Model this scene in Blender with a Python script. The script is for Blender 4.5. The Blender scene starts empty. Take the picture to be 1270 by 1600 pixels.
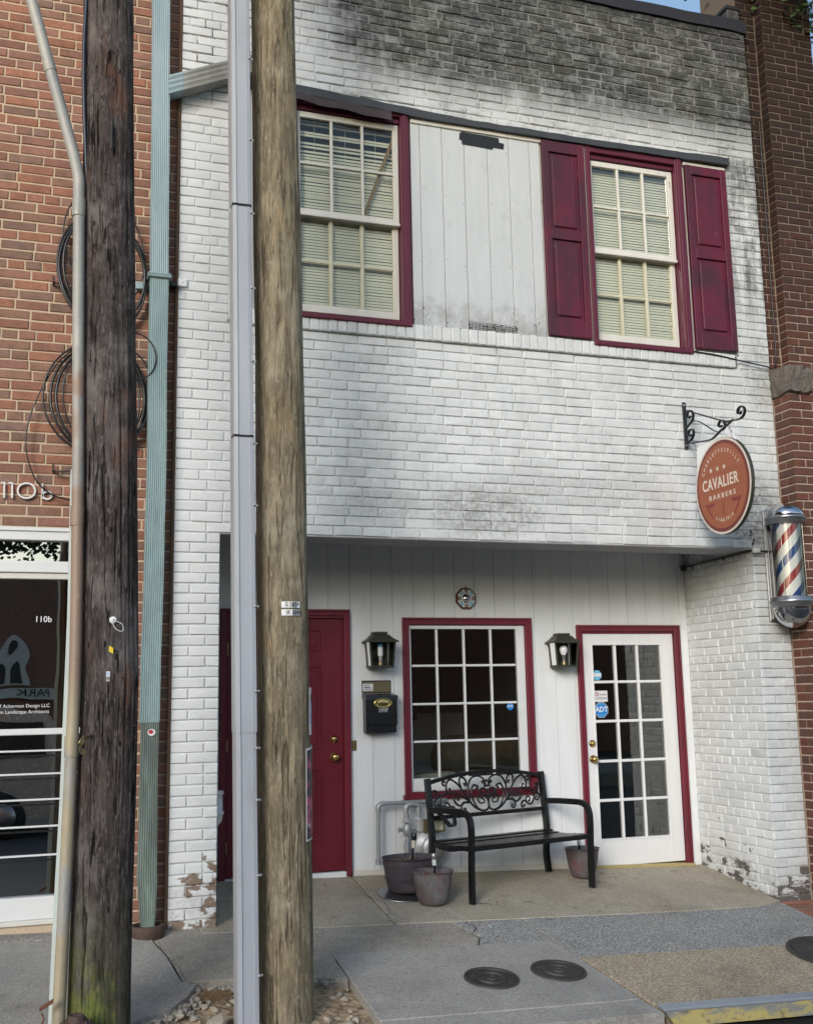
import bpy, math, random
import numpy as np
from mathutils import Vector, Matrix, noise
random.seed(7)
S = bpy.context.scene
COL = S.collection

# ------------------------------------------------------------------ camera, world, sun, exposure
cam_data = bpy.data.cameras.new('camera')
cam = bpy.data.objects.new('camera', cam_data)
COL.objects.link(cam)
R = Matrix(((0.948494, -0.316223, -0.019023), (0.035584, 0.166015, -0.985481), (0.314790, 0.934046, 0.168717)))
CAMP = Vector((0.0, -7.133, 1.369))
mw = Matrix.Identity(4)
for i in range(3):
    mw[i][0] = R[0][i]; mw[i][1] = -R[1][i]; mw[i][2] = -R[2][i]; mw[i][3] = CAMP[i]
cam.matrix_world = mw
cam_data.sensor_fit = 'VERTICAL'; cam_data.sensor_height = 24.0
cam_data.lens = 24.0 * 1698.86 / 1600.0
cam_data.clip_start = 0.05; cam_data.clip_end = 1500
S.camera = cam

SUN_EL, SUN_AZ = math.radians(21), math.radians(-36)      # azimuth measured from -Y (street side) towards +X
w = bpy.data.worlds.new('World'); S.world = w; w.use_nodes = True
wn = w.node_tree; wn.nodes.clear()
sky = wn.nodes.new('ShaderNodeTexSky'); sky.sky_type = 'NISHITA'; sky.sun_disc = False
sky.sun_elevation = SUN_EL; sky.sun_rotation = math.pi - SUN_AZ
sky.air_density = 1.3; sky.dust_density = 1.4; sky.ozone_density = 1.5
bg = wn.nodes.new('ShaderNodeBackground'); bg.inputs['Strength'].default_value = 0.13
wo = wn.nodes.new('ShaderNodeOutputWorld')
wn.links.new(sky.outputs[0], bg.inputs[0]); wn.links.new(bg.outputs[0], wo.inputs[0])
sd = bpy.data.lights.new('sun', 'SUN'); sd.energy = 1.15; sd.angle = math.radians(20); sd.color = (1.0, 0.98, 0.96)
sun = bpy.data.objects.new('sun', sd); COL.objects.link(sun)
sdir = Vector((math.sin(SUN_AZ) * math.cos(SUN_EL), -math.cos(SUN_AZ) * math.cos(SUN_EL), math.sin(SUN_EL)))
sun.location = (0, -20, 20)
sun.rotation_euler = sdir.to_track_quat('Z', 'Y').to_euler()
S.view_settings.view_transform = 'Standard'; S.view_settings.look = 'None'
S.view_settings.exposure = 0.70; S.view_settings.gamma = 1.0; S.view_settings.use_curve_mapping = False
S.cycles.max_bounces = 8; S.cycles.transparent_max_bounces = 16
S.cycles.glossy_bounces = 3; S.cycles.diffuse_bounces = 4; S.cycles.transmission_bounces = 8
S.cycles.caustics_reflective = False; S.cycles.caustics_refractive = False

def to_px(p):
    v = Vector(p) - CAMP
    d = R[2].dot(v)
    if d < 0.1: return None
    return 635 + 1698.86 * R[0].dot(v) / d, 800 + 1698.86 * R[1].dot(v) / d, d

# ------------------------------------------------------------------ node expressions
class X:
    def __init__(s, nt, sock): s.nt, s.s = nt, sock
    def _m(s, op, *a, clamp=False):
        n = s.nt.nodes.new('ShaderNodeMath'); n.operation = op; n.use_clamp = clamp
        for i, v in enumerate((s,) + a):
            if isinstance(v, X): s.nt.links.new(v.s, n.inputs[i])
            else: n.inputs[i].default_value = v
        return X(s.nt, n.outputs[0])
    def __add__(s, o): return s._m('ADD', o)
    def __sub__(s, o): return s._m('SUBTRACT', o)
    def __mul__(s, o): return s._m('MULTIPLY', o)
    def __rsub__(s, o): return (s * -1.0) + o
    __radd__ = __add__; __rmul__ = __mul__
    def clamp(s): return s._m('ADD', 0.0, clamp=True)
    def max(s, o): return s._m('MAXIMUM', o)
    def min(s, o): return s._m('MINIMUM', o)
    def abs(s): return s._m('ABSOLUTE')
    def pow(s, o): return s._m('POWER', o)
    def floor(s): return s._m('FLOOR')
    def frac(s): return s._m('FRACT')
    def sstep(s, a, b):
        n = s.nt.nodes.new('ShaderNodeMapRange'); n.interpolation_type = 'SMOOTHSTEP'
        s.nt.links.new(s.s, n.inputs[0])
        if a < b:
            n.inputs[1].default_value = a; n.inputs[2].default_value = b; n.inputs[3].default_value = 0; n.inputs[4].default_value = 1
        else:
            n.inputs[1].default_value = b; n.inputs[2].default_value = a; n.inputs[3].default_value = 1; n.inputs[4].default_value = 0
        return X(s.nt, n.outputs[0])

class NB:
    def __init__(s, name):
        s.m = bpy.data.materials.new(name); s.m.use_nodes = True
        s.t = s.m.node_tree; s.t.nodes.clear()
        s.out = s.t.nodes.new('ShaderNodeOutputMaterial')
        g = s.t.nodes.new('ShaderNodeNewGeometry'); s.g = g
        s.pos = g.outputs['Position']
        sp = s.t.nodes.new('ShaderNodeSeparateXYZ'); s.t.links.new(s.pos, sp.inputs[0])
        s.x, s.y, s.z = (X(s.t, sp.outputs[i]) for i in range(3))
    def vec(s, a, b, c):
        n = s.t.nodes.new('ShaderNodeCombineXYZ')
        for i, v in enumerate((a, b, c)):
            if isinstance(v, X): s.t.links.new(v.s, n.inputs[i])
            else: n.inputs[i].default_value = v
        return n.outputs[0]
    def rnd(s):
        oi = s.t.nodes.new('ShaderNodeObjectInfo'); return (X(s.t, oi.outputs['Random']) * 7.31 + X(s.t, s.g.outputs['Random Per Island']) * 5.17).frac()
    def noise(s, scale, stretch=(1, 1, 1), detail=3, rough=0.55, off=(0, 0, 0), dist=0.0, vec=None):
        mp = s.t.nodes.new('ShaderNodeMapping'); s.t.links.new(vec or s.pos, mp.inputs[0])
        mp.inputs['Scale'].default_value = stretch; mp.inputs['Location'].default_value = off
        n = s.t.nodes.new('ShaderNodeTexNoise'); n.inputs['Scale'].default_value = scale
        n.inputs['Detail'].default_value = detail; n.inputs['Roughness'].default_value = rough
        n.inputs['Distortion'].default_value = dist
        s.t.links.new(mp.outputs[0], n.inputs[0]); return X(s.t, n.outputs[0])
    def voronoi(s, scale, feature='F1', stretch=(1, 1, 1), out='Distance', rnd=1.0):
        mp = s.t.nodes.new('ShaderNodeMapping'); s.t.links.new(s.pos, mp.inputs[0]); mp.inputs['Scale'].default_value = stretch
        n = s.t.nodes.new('ShaderNodeTexVoronoi'); n.feature = feature; n.inputs['Scale'].default_value = scale
        n.inputs['Randomness'].default_value = rnd
        s.t.links.new(mp.outputs[0], n.inputs[0]); return X(s.t, n.outputs[out])
    def mix(s, f, a, b):
        n = s.t.nodes.new('ShaderNodeMix'); n.data_type = 'RGBA'
        if isinstance(f, X): s.t.links.new(f.s, n.inputs[0])
        else: n.inputs[0].default_value = f
        for i, v in ((6, a), (7, b)):
            if isinstance(v, tuple): n.inputs[i].default_value = (*v, 1) if len(v) == 3 else v
            else: s.t.links.new(v, n.inputs[i])
        return n.outputs[2]
    def scale(s, c, f):
        n = s.t.nodes.new('ShaderNodeVectorMath'); n.operation = 'SCALE'
        if isinstance(c, tuple): n.inputs[0].default_value = c
        else: s.t.links.new(c, n.inputs[0])
        if isinstance(f, X): s.t.links.new(f.s, n.inputs['Scale'])
        else: n.inputs['Scale'].default_value = f
        return n.outputs[0]
    def bsdf(s, col, rough=0.6, metal=0.0, bump=None, bstr=1.0, bdist=0.002, spec=0.5, coat=0.0, trans=0.0, alpha=None):
        p = s.t.nodes.new('ShaderNodeBsdfPrincipled')
        def put(k, v):
            if isinstance(v, X): s.t.links.new(v.s, p.inputs[k])
            elif isinstance(v, tuple): p.inputs[k].default_value = (*v, 1)
            elif isinstance(v, (int, float)): p.inputs[k].default_value = v
            else: s.t.links.new(v, p.inputs[k])
        put('Base Color', col); put('Roughness', rough); put('Metallic', metal)
        put('Specular IOR Level', spec); put('Coat Weight', coat); put('Transmission Weight', trans)
        if bump is not None:
            b = s.t.nodes.new('ShaderNodeBump'); b.inputs['Strength'].default_value = bstr; b.inputs['Distance'].default_value = bdist
            s.t.links.new(bump.s, b.inputs['Height']); s.t.links.new(b.outputs[0], p.inputs['Normal'])
        s.t.links.new(p.outputs[0], s.out.inputs[0]); s.p = p
        return s.m

M = {}
def simple(name, col, rough=0.5, metal=0.0, var=0.15, vs=8, bump=0.0, bs=120, dirt=0.0, dirtcol=(0.08, 0.07, 0.055), stretch=(1, 1, 1), spec=0.5, coat=0.0):
    b = NB(name)
    n = b.noise(vs, stretch, 4)
    c = b.scale(col, (n - 0.5) * (2 * var) + 1.0)
    if dirt > 0:
        d = (b.noise(3.1, stretch, 6, 0.7, (3, 1, 7)).sstep(0.62 - dirt * 0.35, 0.85)) * min(1, dirt * 1.5)
        c = b.mix(d, c, dirtcol)
    r = (b.noise(vs * 2.3, (1, 1, 1), 3, off=(5, 5, 5)) - 0.5) * 0.3 + rough
    M[name] = b.bsdf(c, r.clamp(), metal, b.noise(bs, stretch, 3) if bump else None, 1.0, bump, spec, coat)
    return M[name]

# --- painted white brick, with algae, soot, streaks and flaking by where it is on the wall
def painted(name, joint=False, reveal=False):
    b = NB(name)
    n1 = b.noise(1.3, (1, 1, 1), 8, 0.68); n2 = b.noise(6.0, (1, 1, 1.6), 6, 0.7, (9, 2, 4))
    n3 = b.noise(30.0, (1, 1, 1), 5, 0.7, (2, 6, 1)); streak = b.noise(2.0, (5.5, 1, 0.55), 7, 0.72, (1, 4, 2))
    base = b.mix(n2.sstep(0.3, 0.75), (0.62, 0.65, 0.66), (0.73, 0.75, 0.755)); base = b.mix(b.x.sstep(1.7, 1.3).max(b.y.sstep(0.012, 0.03) * b.x.sstep(5.0, 5.2) * b.z.sstep(2.8, 2.6)), base, b.mix(n2.sstep(0.3, 0.75), (0.76, 0.785, 0.80), (0.81, 0.83, 0.84)))
    if not joint: base = b.scale(base, (b.rnd() - 0.5) * 0.10 + 1.0)
    # clean area to the left, weathered paint elsewhere
    right = b.x.sstep(1.35, 2.1)
    top = b.z.sstep(5.62, 6.25)
    blot = (n1 * 0.55 + streak * 0.45)
    pool = b.noise(0.9, (1, 1, 1.5), 5, 0.62, (3.3, 0, 1.7))
    algae = (blot * 0.6 + pool * 0.4 + b.x.sstep(1.5, 2.9) * 0.13 + b.z.sstep(5.7, 6.9) * 0.11 + (0.0 if joint else (b.rnd() - 0.5) * 0.05) + b.x.sstep(2.4, 5.0) * 0.03).sstep(0.41, 0.69) * top * right
    algae = (algae * 1.15).clamp() * ((n2 * 0.6 + n3 * 0.4).sstep(0.30, 0.58) * 0.35 + 0.65)
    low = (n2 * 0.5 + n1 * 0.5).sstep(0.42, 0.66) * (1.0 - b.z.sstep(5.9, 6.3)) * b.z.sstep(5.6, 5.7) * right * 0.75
    rside = b.x.sstep(5.16, 5.28) * (1.0 - b.z.sstep(5.7, 5.9)) * b.z.sstep(4.0, 4.8) * (streak * 0.55 + n2 * 0.45).sstep(0.38, 0.60) * 0.85
    def spot(cx, cz, rx, rz, amt):
        dx = (b.x - cx) * (1.0 / rx); dz = (b.z - cz) * (1.0 / rz)
        return (dx * dx + dz * dz).sstep(1.0, 0.05) * (n2 * 0.5 + n3 * 0.5).sstep(0.34, 0.62) * amt
    spots = spot(3.02, 2.68, 0.62, 0.26, 0.62).max(spot(2.2, 2.70, 0.55, 0.16, 0.38)).max(spot(5.32, 2.72, 0.32, 0.45, 0.8)).max(spot(3.6, 2.86, 1.3, 0.20, 0.30)).max(spot(5.0, 3.85, 0.9, 0.3, 0.22)).max(spot(5.45, 3.9, 0.25, 0.45, 0.5))
    haze = (blot.sstep(0.42, 0.66)) * right * 0.20 + (0.0 if joint else 1.0) * ((b.rnd() * 1.7).frac().sstep(0.72, 1.0) * n2.sstep(0.38, 0.62) * right * 0.20)
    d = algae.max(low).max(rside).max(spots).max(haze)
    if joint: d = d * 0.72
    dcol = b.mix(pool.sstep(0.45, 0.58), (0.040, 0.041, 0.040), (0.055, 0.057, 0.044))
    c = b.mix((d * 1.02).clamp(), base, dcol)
    # thin sooty line under the coping and above courses
    soot_shade = (b.z.sstep(6.78, 6.97) * right * (n2.sstep(0.3, 0.6) * 0.5 + 0.4))
    c = b.mix(soot_shade.clamp(), c, (0.03, 0.03, 0.032))
    # flaked paint near the ground
    fl = (n1 * 0.4 + b.noise(9.0, (1, 1, 1.5), 4, 0.6, (4, 4, 9)) * 0.6)
    gz = b.z + b.x * 0.035 - b.y * 0.13
    pr_ = 0.0 if joint else (b.rnd() - 0.5) * 0.16
    flake = (fl + pr_ + (0.52 - gz).max(0.0) * 0.18).sstep(0.615, 0.645) * gz.sstep(0.62, 0.40)
    fr = (pr_ + b.noise(14.0, (1, 1, 3), 4, 0.6, (8, 1, 9)) + (0.24 - gz).max(0.0) * 0.6).sstep(0.67, 0.70) * gz.sstep(0.26, 0.14) * b.x.sstep(4.5, 5.0)
    fcol = b.mix(b.x.sstep(2, 3), (0.25, 0.19, 0.145), (0.13, 0.115, 0.11))
    grime = (n2 * 0.5 + n3 * 0.5).sstep(0.42, 0.62) * gz.sstep(0.42, 0.05) * 0.45
    c = b.mix(grime, c, (0.20, 0.19, 0.17))
    c = b.mix(flake.max(fr).clamp(), c, fcol)
    if joint:
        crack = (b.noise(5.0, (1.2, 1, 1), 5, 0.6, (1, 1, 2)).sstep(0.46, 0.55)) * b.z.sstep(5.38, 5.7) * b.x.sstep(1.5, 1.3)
        grime_shade = b.noise(9.0, (1, 1, 2), 5, 0.7, (7, 3, 2)).sstep(0.42, 0.66) * 0.38 * (right * 0.75 + 0.25) * b.y.sstep(0.06, 0.02).max(0.35) + 0.03  # joint grime that also paints in the thin shadow lines between bricks
        c = b.mix(crack.max(grime_shade).clamp(), c, (0.11, 0.075, 0.055))
    bump = n3 * 0.6 + b.noise(110.0, (1, 1, 1), 3) * 0.25 + n2 * 0.8 - flake * 0.5
    M[name] = b.bsdf(c, (n3 * 0.25 + 0.42), 0, bump, 0.9, 0.004, spec=0.4)
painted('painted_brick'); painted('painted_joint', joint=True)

def redbrick(name, c1, c2, soot_shade=0.0):
    b = NB(name)
    n = b.noise(40.0, (1, 1, 1.6), 5, 0.7); n2 = b.noise(5.0, (1, 1, 1), 5, 0.65, (3, 3, 3)); n4 = b.noise(160.0, (1, 1, 1), 2)
    c = b.mix(n.sstep(0.3, 0.7), c1, c2); c = b.scale(c, (b.rnd() - 0.5) * 0.25 + 1.0); c = b.scale(c, (b.noise(11.0, (1, 1, 1), 5, 0.7, (2, 7, 3)) - 0.5) * 0.9 + 1.0)
    c = b.mix(n2.sstep(0.52, 0.8) * 0.6, c, (0.13, 0.10, 0.085))
    c = b.mix(n4.sstep(0.68, 0.8) * 0.5, c, (0.05, 0.035, 0.03))
    # pale mortar smears and a whitish efflorescence here and there
    c = b.mix(b.noise(2.3, (1, 1, 1), 8, 0.72, (8, 0, 4)).sstep(0.66, 0.80) * 0.35, c, (0.45, 0.40, 0.33))
    if soot_shade: c = b.mix((b.z.sstep(2.8, 6.2) * 0.78 + 0.12).clamp(), c, (0.020, 0.014, 0.012))  # shade on the right-hand pier painted into the brick, blacker with height
    M[name] = b.bsdf(c, n * 0.2 + 0.62, 0, n * 0.6 + n4 * 0.5 + n2 * 0.6, 1.0, 0.005, spec=0.3)
REDS = [((0.25, 0.115, 0.078), (0.33, 0.155, 0.11)), ((0.23, 0.115, 0.082), (0.30, 0.15, 0.11)), ((0.23, 0.125, 0.09), (0.29, 0.165, 0.12)),
        ((0.28, 0.125, 0.080), (0.35, 0.165, 0.11)), ((0.20, 0.125, 0.10), (0.26, 0.155, 0.12)), ((0.25, 0.125, 0.095), (0.31, 0.16, 0.125))]
for i, (a, c) in enumerate(REDS):
    redbrick('red_brick_%d' % i, a, c)
    redbrick('dark_brick_%d' % i, tuple(v * 0.56 * q_ for v, q_ in zip(a, (1, .82, .82))), tuple(v * 0.52 * q_ for v, q_ in zip(c, (1, .82, .82))), soot_shade=1)
def mortar(name, col, soot_shade=False, dark=(0.12, 0.10, 0.08)):
    b = NB(name); n = b.noise(60.0, (1, 1, 1), 5, 0.7); n2 = b.noise(2.0, (1, 1, 1), 6, 0.7, (4, 1, 1))
    c = b.mix(n.sstep(0.2, 0.8), tuple(v * 0.82 for v in col), col); c = b.mix(n2.sstep(0.55, 0.78) * 0.6, c, dark)
    if soot_shade: c = b.mix((b.z.sstep(2.8, 5.8) * 0.62 + 0.1).clamp(), c, (0.025, 0.02, 0.018))  # the same shade painted into the pier's joints
    M[name] = b.bsdf(c, 0.9, 0, n * 0.7 + b.noise(14.0, (1, 1, 1), 4) * 0.6, 1.0, 0.006, spec=0.2)
mortar('tan_mortar', (0.62, 0.50, 0.37), dark=(0.35, 0.28, 0.21)); mortar('dark_mortar', (0.62, 0.50, 0.40), True); mortar('brown_mortar', (0.17, 0.11, 0.075))

def concrete(name, c1, c2, fine=260, agg=0.0, agcol=(0.5, 0.49, 0.46), stain=(0.10, 0.095, 0.085), st=0.5):
    b = NB(name)
    n = b.noise(2.1, (1, 1, 1), 7, 0.68); f = b.noise(fine, (1, 1, 1), 3, 0.6); n3 = b.noise(9.0, (1, 1, 1), 5, 0.7, (1, 2, 8))
    c = b.mix(n.sstep(0.3, 0.7), c1, c2)
    mm_ = b.noise(75.0, (1, 1, 1), 3, 0.7, (6, 6, 6)); sp_ = b.noise(120.0, (1, 1, 1), 2, 0.5, (1, 9, 6))
    c = b.scale(c, (f - 0.5) * 0.9 + (mm_ - 0.5) * 1.5 + 1.0); c = b.mix(sp_.sstep(0.62, 0.70) * 0.5, c, agcol); c = b.mix(sp_.sstep(0.38, 0.31) * 0.45, c, (0.07, 0.068, 0.062))
    h = f * 0.4 + n3 * 0.5
    if agg:
        v = b.voronoi(70.0); vs = b.noise(70, (1, 1, 1), 2, 0.5, (3, 3, 3))
        c = b.mix(v.sstep(0.25, 0.60) * agg * 0.6, c, (0.075, 0.072, 0.066)); c = b.mix(vs.sstep(0.50, 0.62) * agg * 0.75, c, agcol)
        h = h + (v * -1.0) * 1.2 * agg
    c = b.mix((n * 0.5 + n3 * 0.5).sstep(0.52, 0.72) * st, c, stain)
    spots = b.voronoi(3.3).sstep(0.16, 0.10) * b.noise(50.0).sstep(0.5, 0.65) * 0.5
    c = b.mix(spots, c, (0.05, 0.045, 0.04))
    bl = b.noise(1.1, (1, 1, 1), 6, 0.75, (11, 4, 2)); c = b.mix(bl.sstep(0.50, 0.68) * 0.38, c, (0.13, 0.12, 0.105)); gum = b.voronoi(5.0).sstep(0.07, 0.05); c = b.mix(gum * 0.45, c, (0.07, 0.068, 0.065))
    M[name] = b.bsdf(c, (n * 0.2 + 0.68), 0, h, 1.0, 0.004, spec=0.3)
concrete('porch_concrete', (0.36, 0.32, 0.245), (0.48, 0.43, 0.34), 180, 0.22, (0.45, 0.42, 0.37))
concrete('grey_aggregate', (0.31, 0.305, 0.285), (0.40, 0.395, 0.37), 200, 0.8, (0.56, 0.57, 0.56), st=0.3)
concrete('tan_aggregate', (0.44, 0.35, 0.235), (0.54, 0.44, 0.31), 200, 0.75, (0.62, 0.55, 0.44), (0.20, 0.15, 0.11), st=0.3)
concrete('slab_concrete', (0.30, 0.29, 0.27), (0.40, 0.385, 0.355), 260, 0.15, st=0.45)
concrete('old_concrete', (0.29, 0.265, 0.22), (0.41, 0.375, 0.315), 200, 0.35, st=0.5)
concrete('rough_concrete', (0.25, 0.235, 0.21), (0.40, 0.38, 0.34), 90, 0.5, (0.6, 0.58, 0.54), st=0.7)
concrete('asphalt', (0.045, 0.045, 0.047), (0.065, 0.065, 0.065), 150, 0.3, (0.16, 0.16, 0.155), st=0.3)
def dirtm():
    b = NB('dirt'); n = b.noise(7.0, (1, 1, 1), 8, 0.7); v = b.voronoi(26.0); f = b.noise(90.0, (1, 1, 1), 4)
    c = b.mix(n.sstep(0.35, 0.6), (0.30, 0.22, 0.135), (0.50, 0.40, 0.28)); c = b.mix(f.sstep(0.58, 0.7) * 0.6, c, (0.09, 0.065, 0.045)); c = b.mix(v.sstep(0.5, 0.7) * 0.5, c, (0.08, 0.06, 0.04))
    M['dirt'] = b.bsdf(c, 0.95, 0, n + f * 0.5 + v * 0.5, 1.0, 0.02, spec=0.1)
dirtm()

def wood_pole(name, dark, mid, pale, green=0.0, scale=1.0, crack=1.0, warm=None):
    b = NB(name)
    g = b.noise(30 * scale, (1, 1, 0.13), 7, 0.74, dist=0.5); g2 = b.noise(85, (1, 1, 0.16), 5, 0.75, (4, 4, 4), dist=0.3); big = b.noise(2.4, (1, 1, 0.7), 7, 0.72, (7, 7, 0))
    sw = b.noise(9.0, (1, 1, 0.30), 4, 0.6, (3, 8, 2), dist=1.6)
    ck = b.noise(38 * scale, (1, 1, 0.07), 5, 0.7, (9, 3, 1), dist=0.8).sstep(0.55, 0.66)
    pit = b.voronoi(15.0, stretch=(1, 1, 0.4)).sstep(0.12, 0.05); fleck = b.noise(60, (1, 1, 0.22), 3, 0.6, (5, 1, 9), dist=0.6).sstep(0.58, 0.70)
    c = b.mix(g.sstep(0.38, 0.62), dark, mid); c = b.mix(sw.sstep(0.46, 0.56) * (0.35 if crack > .5 else 0.7), c, tuple(v * 0.50 for v in mid)); kn = b.voronoi(3.1, stretch=(1, 1, 0.55)); c = b.mix(kn.sstep(0.16, 0.05) * 0.6, c, tuple(v * 0.8 for v in dark)); c = b.mix(((kn * 60.0).frac() - 0.5).abs().sstep(0.3, 0.5) * kn.sstep(0.30, 0.14) * 0.5, c, dark); c = b.mix(g2.sstep(0.52, 0.68) * 0.55, c, pale)
    c = b.mix(big.sstep(0.48, 0.66) * 0.55, c, pale); c = b.mix(fleck * 0.55, c, pale)
    if warm: c = b.mix(b.noise(3.4, (1, 1, 0.5), 6, 0.7, (2, 9, 4)).sstep(0.54, 0.68) * 0.6, c, warm)
    c = b.mix((ck * crack).max(pit * 0.8 * crack).clamp(), c, tuple(v * 0.25 for v in dark))
    if green:
        gm = (b.noise(7.0, (1, 1, 0.5), 7, 0.75, (1, 1, 1)) + (0.30 - b.z).max(0.0) * 0.55 + (0.34 - b.x) * 1.2).sstep(0.60, 0.82) * b.z.sstep(0.50, 0.05)
        c = b.mix(b.z.sstep(0.7, 0.1) * 0.35, c, (0.085, 0.095, 0.05)); c = b.mix(gm * 0.75, c, b.mix(g2.sstep(0.35, 0.65), (0.10, 0.13, 0.035), (0.24, 0.27, 0.06)))
    M[name] = b.bsdf(c, 0.85, 0, g * 0.9 + g2 * 0.6 + sw * 0.4 - ck * 1.4 * crack - pit * crack, 1.0, 0.014, spec=0.15)
wood_pole('weathered_wood', (0.040, 0.032, 0.031), (0.095, 0.078, 0.075), (0.26, 0.235, 0.23), green=1, warm=(0.17, 0.085, 0.055))
wood_pole('pine_wood', (0.15, 0.122, 0.080), (0.335, 0.285, 0.195), (0.45, 0.415, 0.32), scale=0.8, crack=0.48, warm=(0.36, 0.26, 0.15))

def paintm(name, col, dirt=0.3, rough=0.45, grain=(1, 1, 0.15), fade=None, dcol=(0.10, 0.09, 0.08), foot=None):
    b = NB(name); n = b.noise(12, grain, 6, 0.65); n2 = b.noise(2.2, (1, 1, 0.6), 6, 0.7, (5, 1, 3)); f = b.noise(90, grain, 3)
    c = b.scale(col, (n - 0.5) * 0.22 + 1.0)
    if fade: c = b.mix(n2.sstep(0.40, 0.58) * 0.75, c, fade)
    c = b.mix((n2 * 0.5 + b.noise(17, (1, 1, 0.4), 6, 0.75, (2, 2, 2)) * 0.5).sstep(0.60 - 0.1 * dirt, 0.78) * dirt, c, dcol)
    if foot: c = b.mix((b.z.sstep(foot[1], foot[0]) * 0.35 + b.noise(7, (1, 1, .8), 7, .75, (4, 9, 1))).sstep(0.60, 1.0) * 0.6, c, dcol)
    c = b.mix(b.noise(26, (1, 1, 0.3), 3, 0.5, (6, 2, 7)).sstep(0.74, 0.77) * min(1, dirt * 2), c, (0.35, 0.31, 0.26))
    M[name] = b.bsdf(c, (n * 0.3 + rough - 0.1), 0, n * 0.5 + f * 0.4, 1.0, 0.0015, spec=0.45)
paintm('white_siding', (0.80, 0.825, 0.84), 0.16, 0.42); paintm('white_door_paint', (0.80, 0.81, 0.82), 0.05, 0.32)
paintm('board_paint', (0.55, 0.58, 0.595), 0.6, 0.5, dcol=(0.22, 0.215, 0.205), foot=(4.04, 4.45)); paintm('aged_white', (0.68, 0.67, 0.62), 0.45, 0.5)
paintm('cream_paint', (0.60, 0.58, 0.45), 0.55, 0.5); paintm('maroon_trim', (0.17, 0.018, 0.036), 0.12, 0.36, fade=(0.125, 0.018, 0.030))
paintm('maroon_door', (0.135, 0.012, 0.024), 0.04, 0.32); paintm('shutter_paint', (0.115, 0.010, 0.034), 0.15, 0.5, fade=(0.040, 0.014, 0.024), dcol=(0.03, 0.02, 0.02))
paintm('dark_maroon_trim', (0.105, 0.014, 0.034), 0.15, 0.42, dcol=(0.03, 0.02, 0.02)); paintm('grey_soffit', (0.30, 0.30, 0.31), 0.3)
paintm('ledge_paint', (0.045, 0.050, 0.058), 0.4, 0.5, grain=(0.3, 1, 1), dcol=(0.20, 0.20, 0.20)); paintm('tar_coping', (0.022, 0.024, 0.032), 0.3, 0.6)
paintm('brown_vinyl', (0.052, 0.036, 0.036), 0.25, 0.5); paintm('ceiling_paint', (0.22, 0.215, 0.21), 0.2)
simple('black_metal', (0.008, 0.008, 0.009), 0.30, 0.0, 0.3, 12, 0.0006, 200, dirt=0.05, dirtcol=(0.07, 0.035, 0.025)); simple('black_gloss', (0.012, 0.013, 0.016), 0.3)
simple('galvanised', (0.42, 0.44, 0.46), 0.48, 0.55, 0.25, 9, 0.0008, 80, dirt=0.25, dirtcol=(0.22, 0.20, 0.17))
simple('riser_plastic', (0.375, 0.40, 0.45), 0.48, 0.0, 0.20, 3, 0.0010, 30, dirt=0.42, dirtcol=(0.10, 0.10, 0.10), stretch=(1, 1, 0.25))
simple('meter_paint', (0.52, 0.54, 0.56), 0.42, 0.35, 0.15, 12, 0.0008, 60, dirt=0.2, dirtcol=(0.18, 0.12, 0.08))
simple('chrome', (0.62, 0.63, 0.65), 0.10, 1.0, 0.05); simple('brushed_metal', (0.36, 0.37, 0.39), 0.34, 0.9, 0.15, 30)
simple('brass', (0.62, 0.44, 0.17), 0.25, 1.0, 0.15, 60, dirt=0.1); simple('aged_brass', (0.30, 0.235, 0.13), 0.38, 0.8, 0.2, 40, dirt=0.2)
simple('rust', (0.085, 0.055, 0.045), 0.75, 0.2, 0.4, 30, 0.003, 70); simple('rust_red', (0.16, 0.065, 0.04), 0.8, 0.1, 0.4, 30, 0.003, 70)
simple('cast_iron', (0.052, 0.050, 0.048), 0.6, 0.3, 0.4, 20, 0.002, 90, dirt=0.35, dirtcol=(0.17, 0.145, 0.115))
simple('lantern_metal', (0.060, 0.062, 0.045), 0.5, 0.35, 0.25, 25, 0.001, 120, dirt=0.2, dirtcol=(0.14, 0.13, 0.10))
simple('white_plastic', (0.78, 0.79, 0.80), 0.35, 0, 0.04); simple('paper_white', (0.74, 0.75, 0.78), 0.6, 0, 0.05)
simple('blind_white', (0.92, 0.915, 0.84), 0.45, 0, 0.12, 5); simple('pale_plastic', (0.60, 0.68, 0.66), 0.4, 0, 0.1, 5, dirt=0.2)
simple('ink_black', (0.02, 0.02, 0.022), 0.6, 0, 0.05); simple('sign_blue', (0.015, 0.22, 0.62), 0.35, 0, 0.05); simple('pale_blue', (0.16, 0.50, 0.70), 0.35)
simple('ink_red', (0.45, 0.03, 0.04), 0.5); simple('yellow_tag', (0.75, 0.55, 0.03), 0.4); simple('tape_black', (0.016, 0.015, 0.014), 0.35, 0, 0.3, 30, 0.002, 40)
simple('sign_orange', (0.31, 0.090, 0.040), 0.42, 0, 0.10, 14, 0.0004, 90, dirt=0.08, dirtcol=(0.2, 0.06, 0.03)); simple('sign_maroon', (0.16, 0.030, 0.025), 0.45, 0, 0.1)
simple('sign_cream', (0.66, 0.60, 0.53), 0.5, 0, 0.12, 12, dirt=0.12); simple('sign_dark_red', (0.21, 0.035, 0.028), 0.5)
simple('soil', (0.10, 0.065, 0.04), 0.95, 0, 0.6, 90, 0.012, 60); simple('dark_soil', (0.035, 0.028, 0.022), 0.95, 0, 0.5, 90, 0.012, 60)
simple('stone', (0.36, 0.32, 0.26), 0.85, 0, 0.35, 7, 0.004, 60, dirt=0.3); simple('pale_stone', (0.36, 0.325, 0.265), 0.85, 0, 0.2, 12, 0.003, 60, dirt=0.2)
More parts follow.
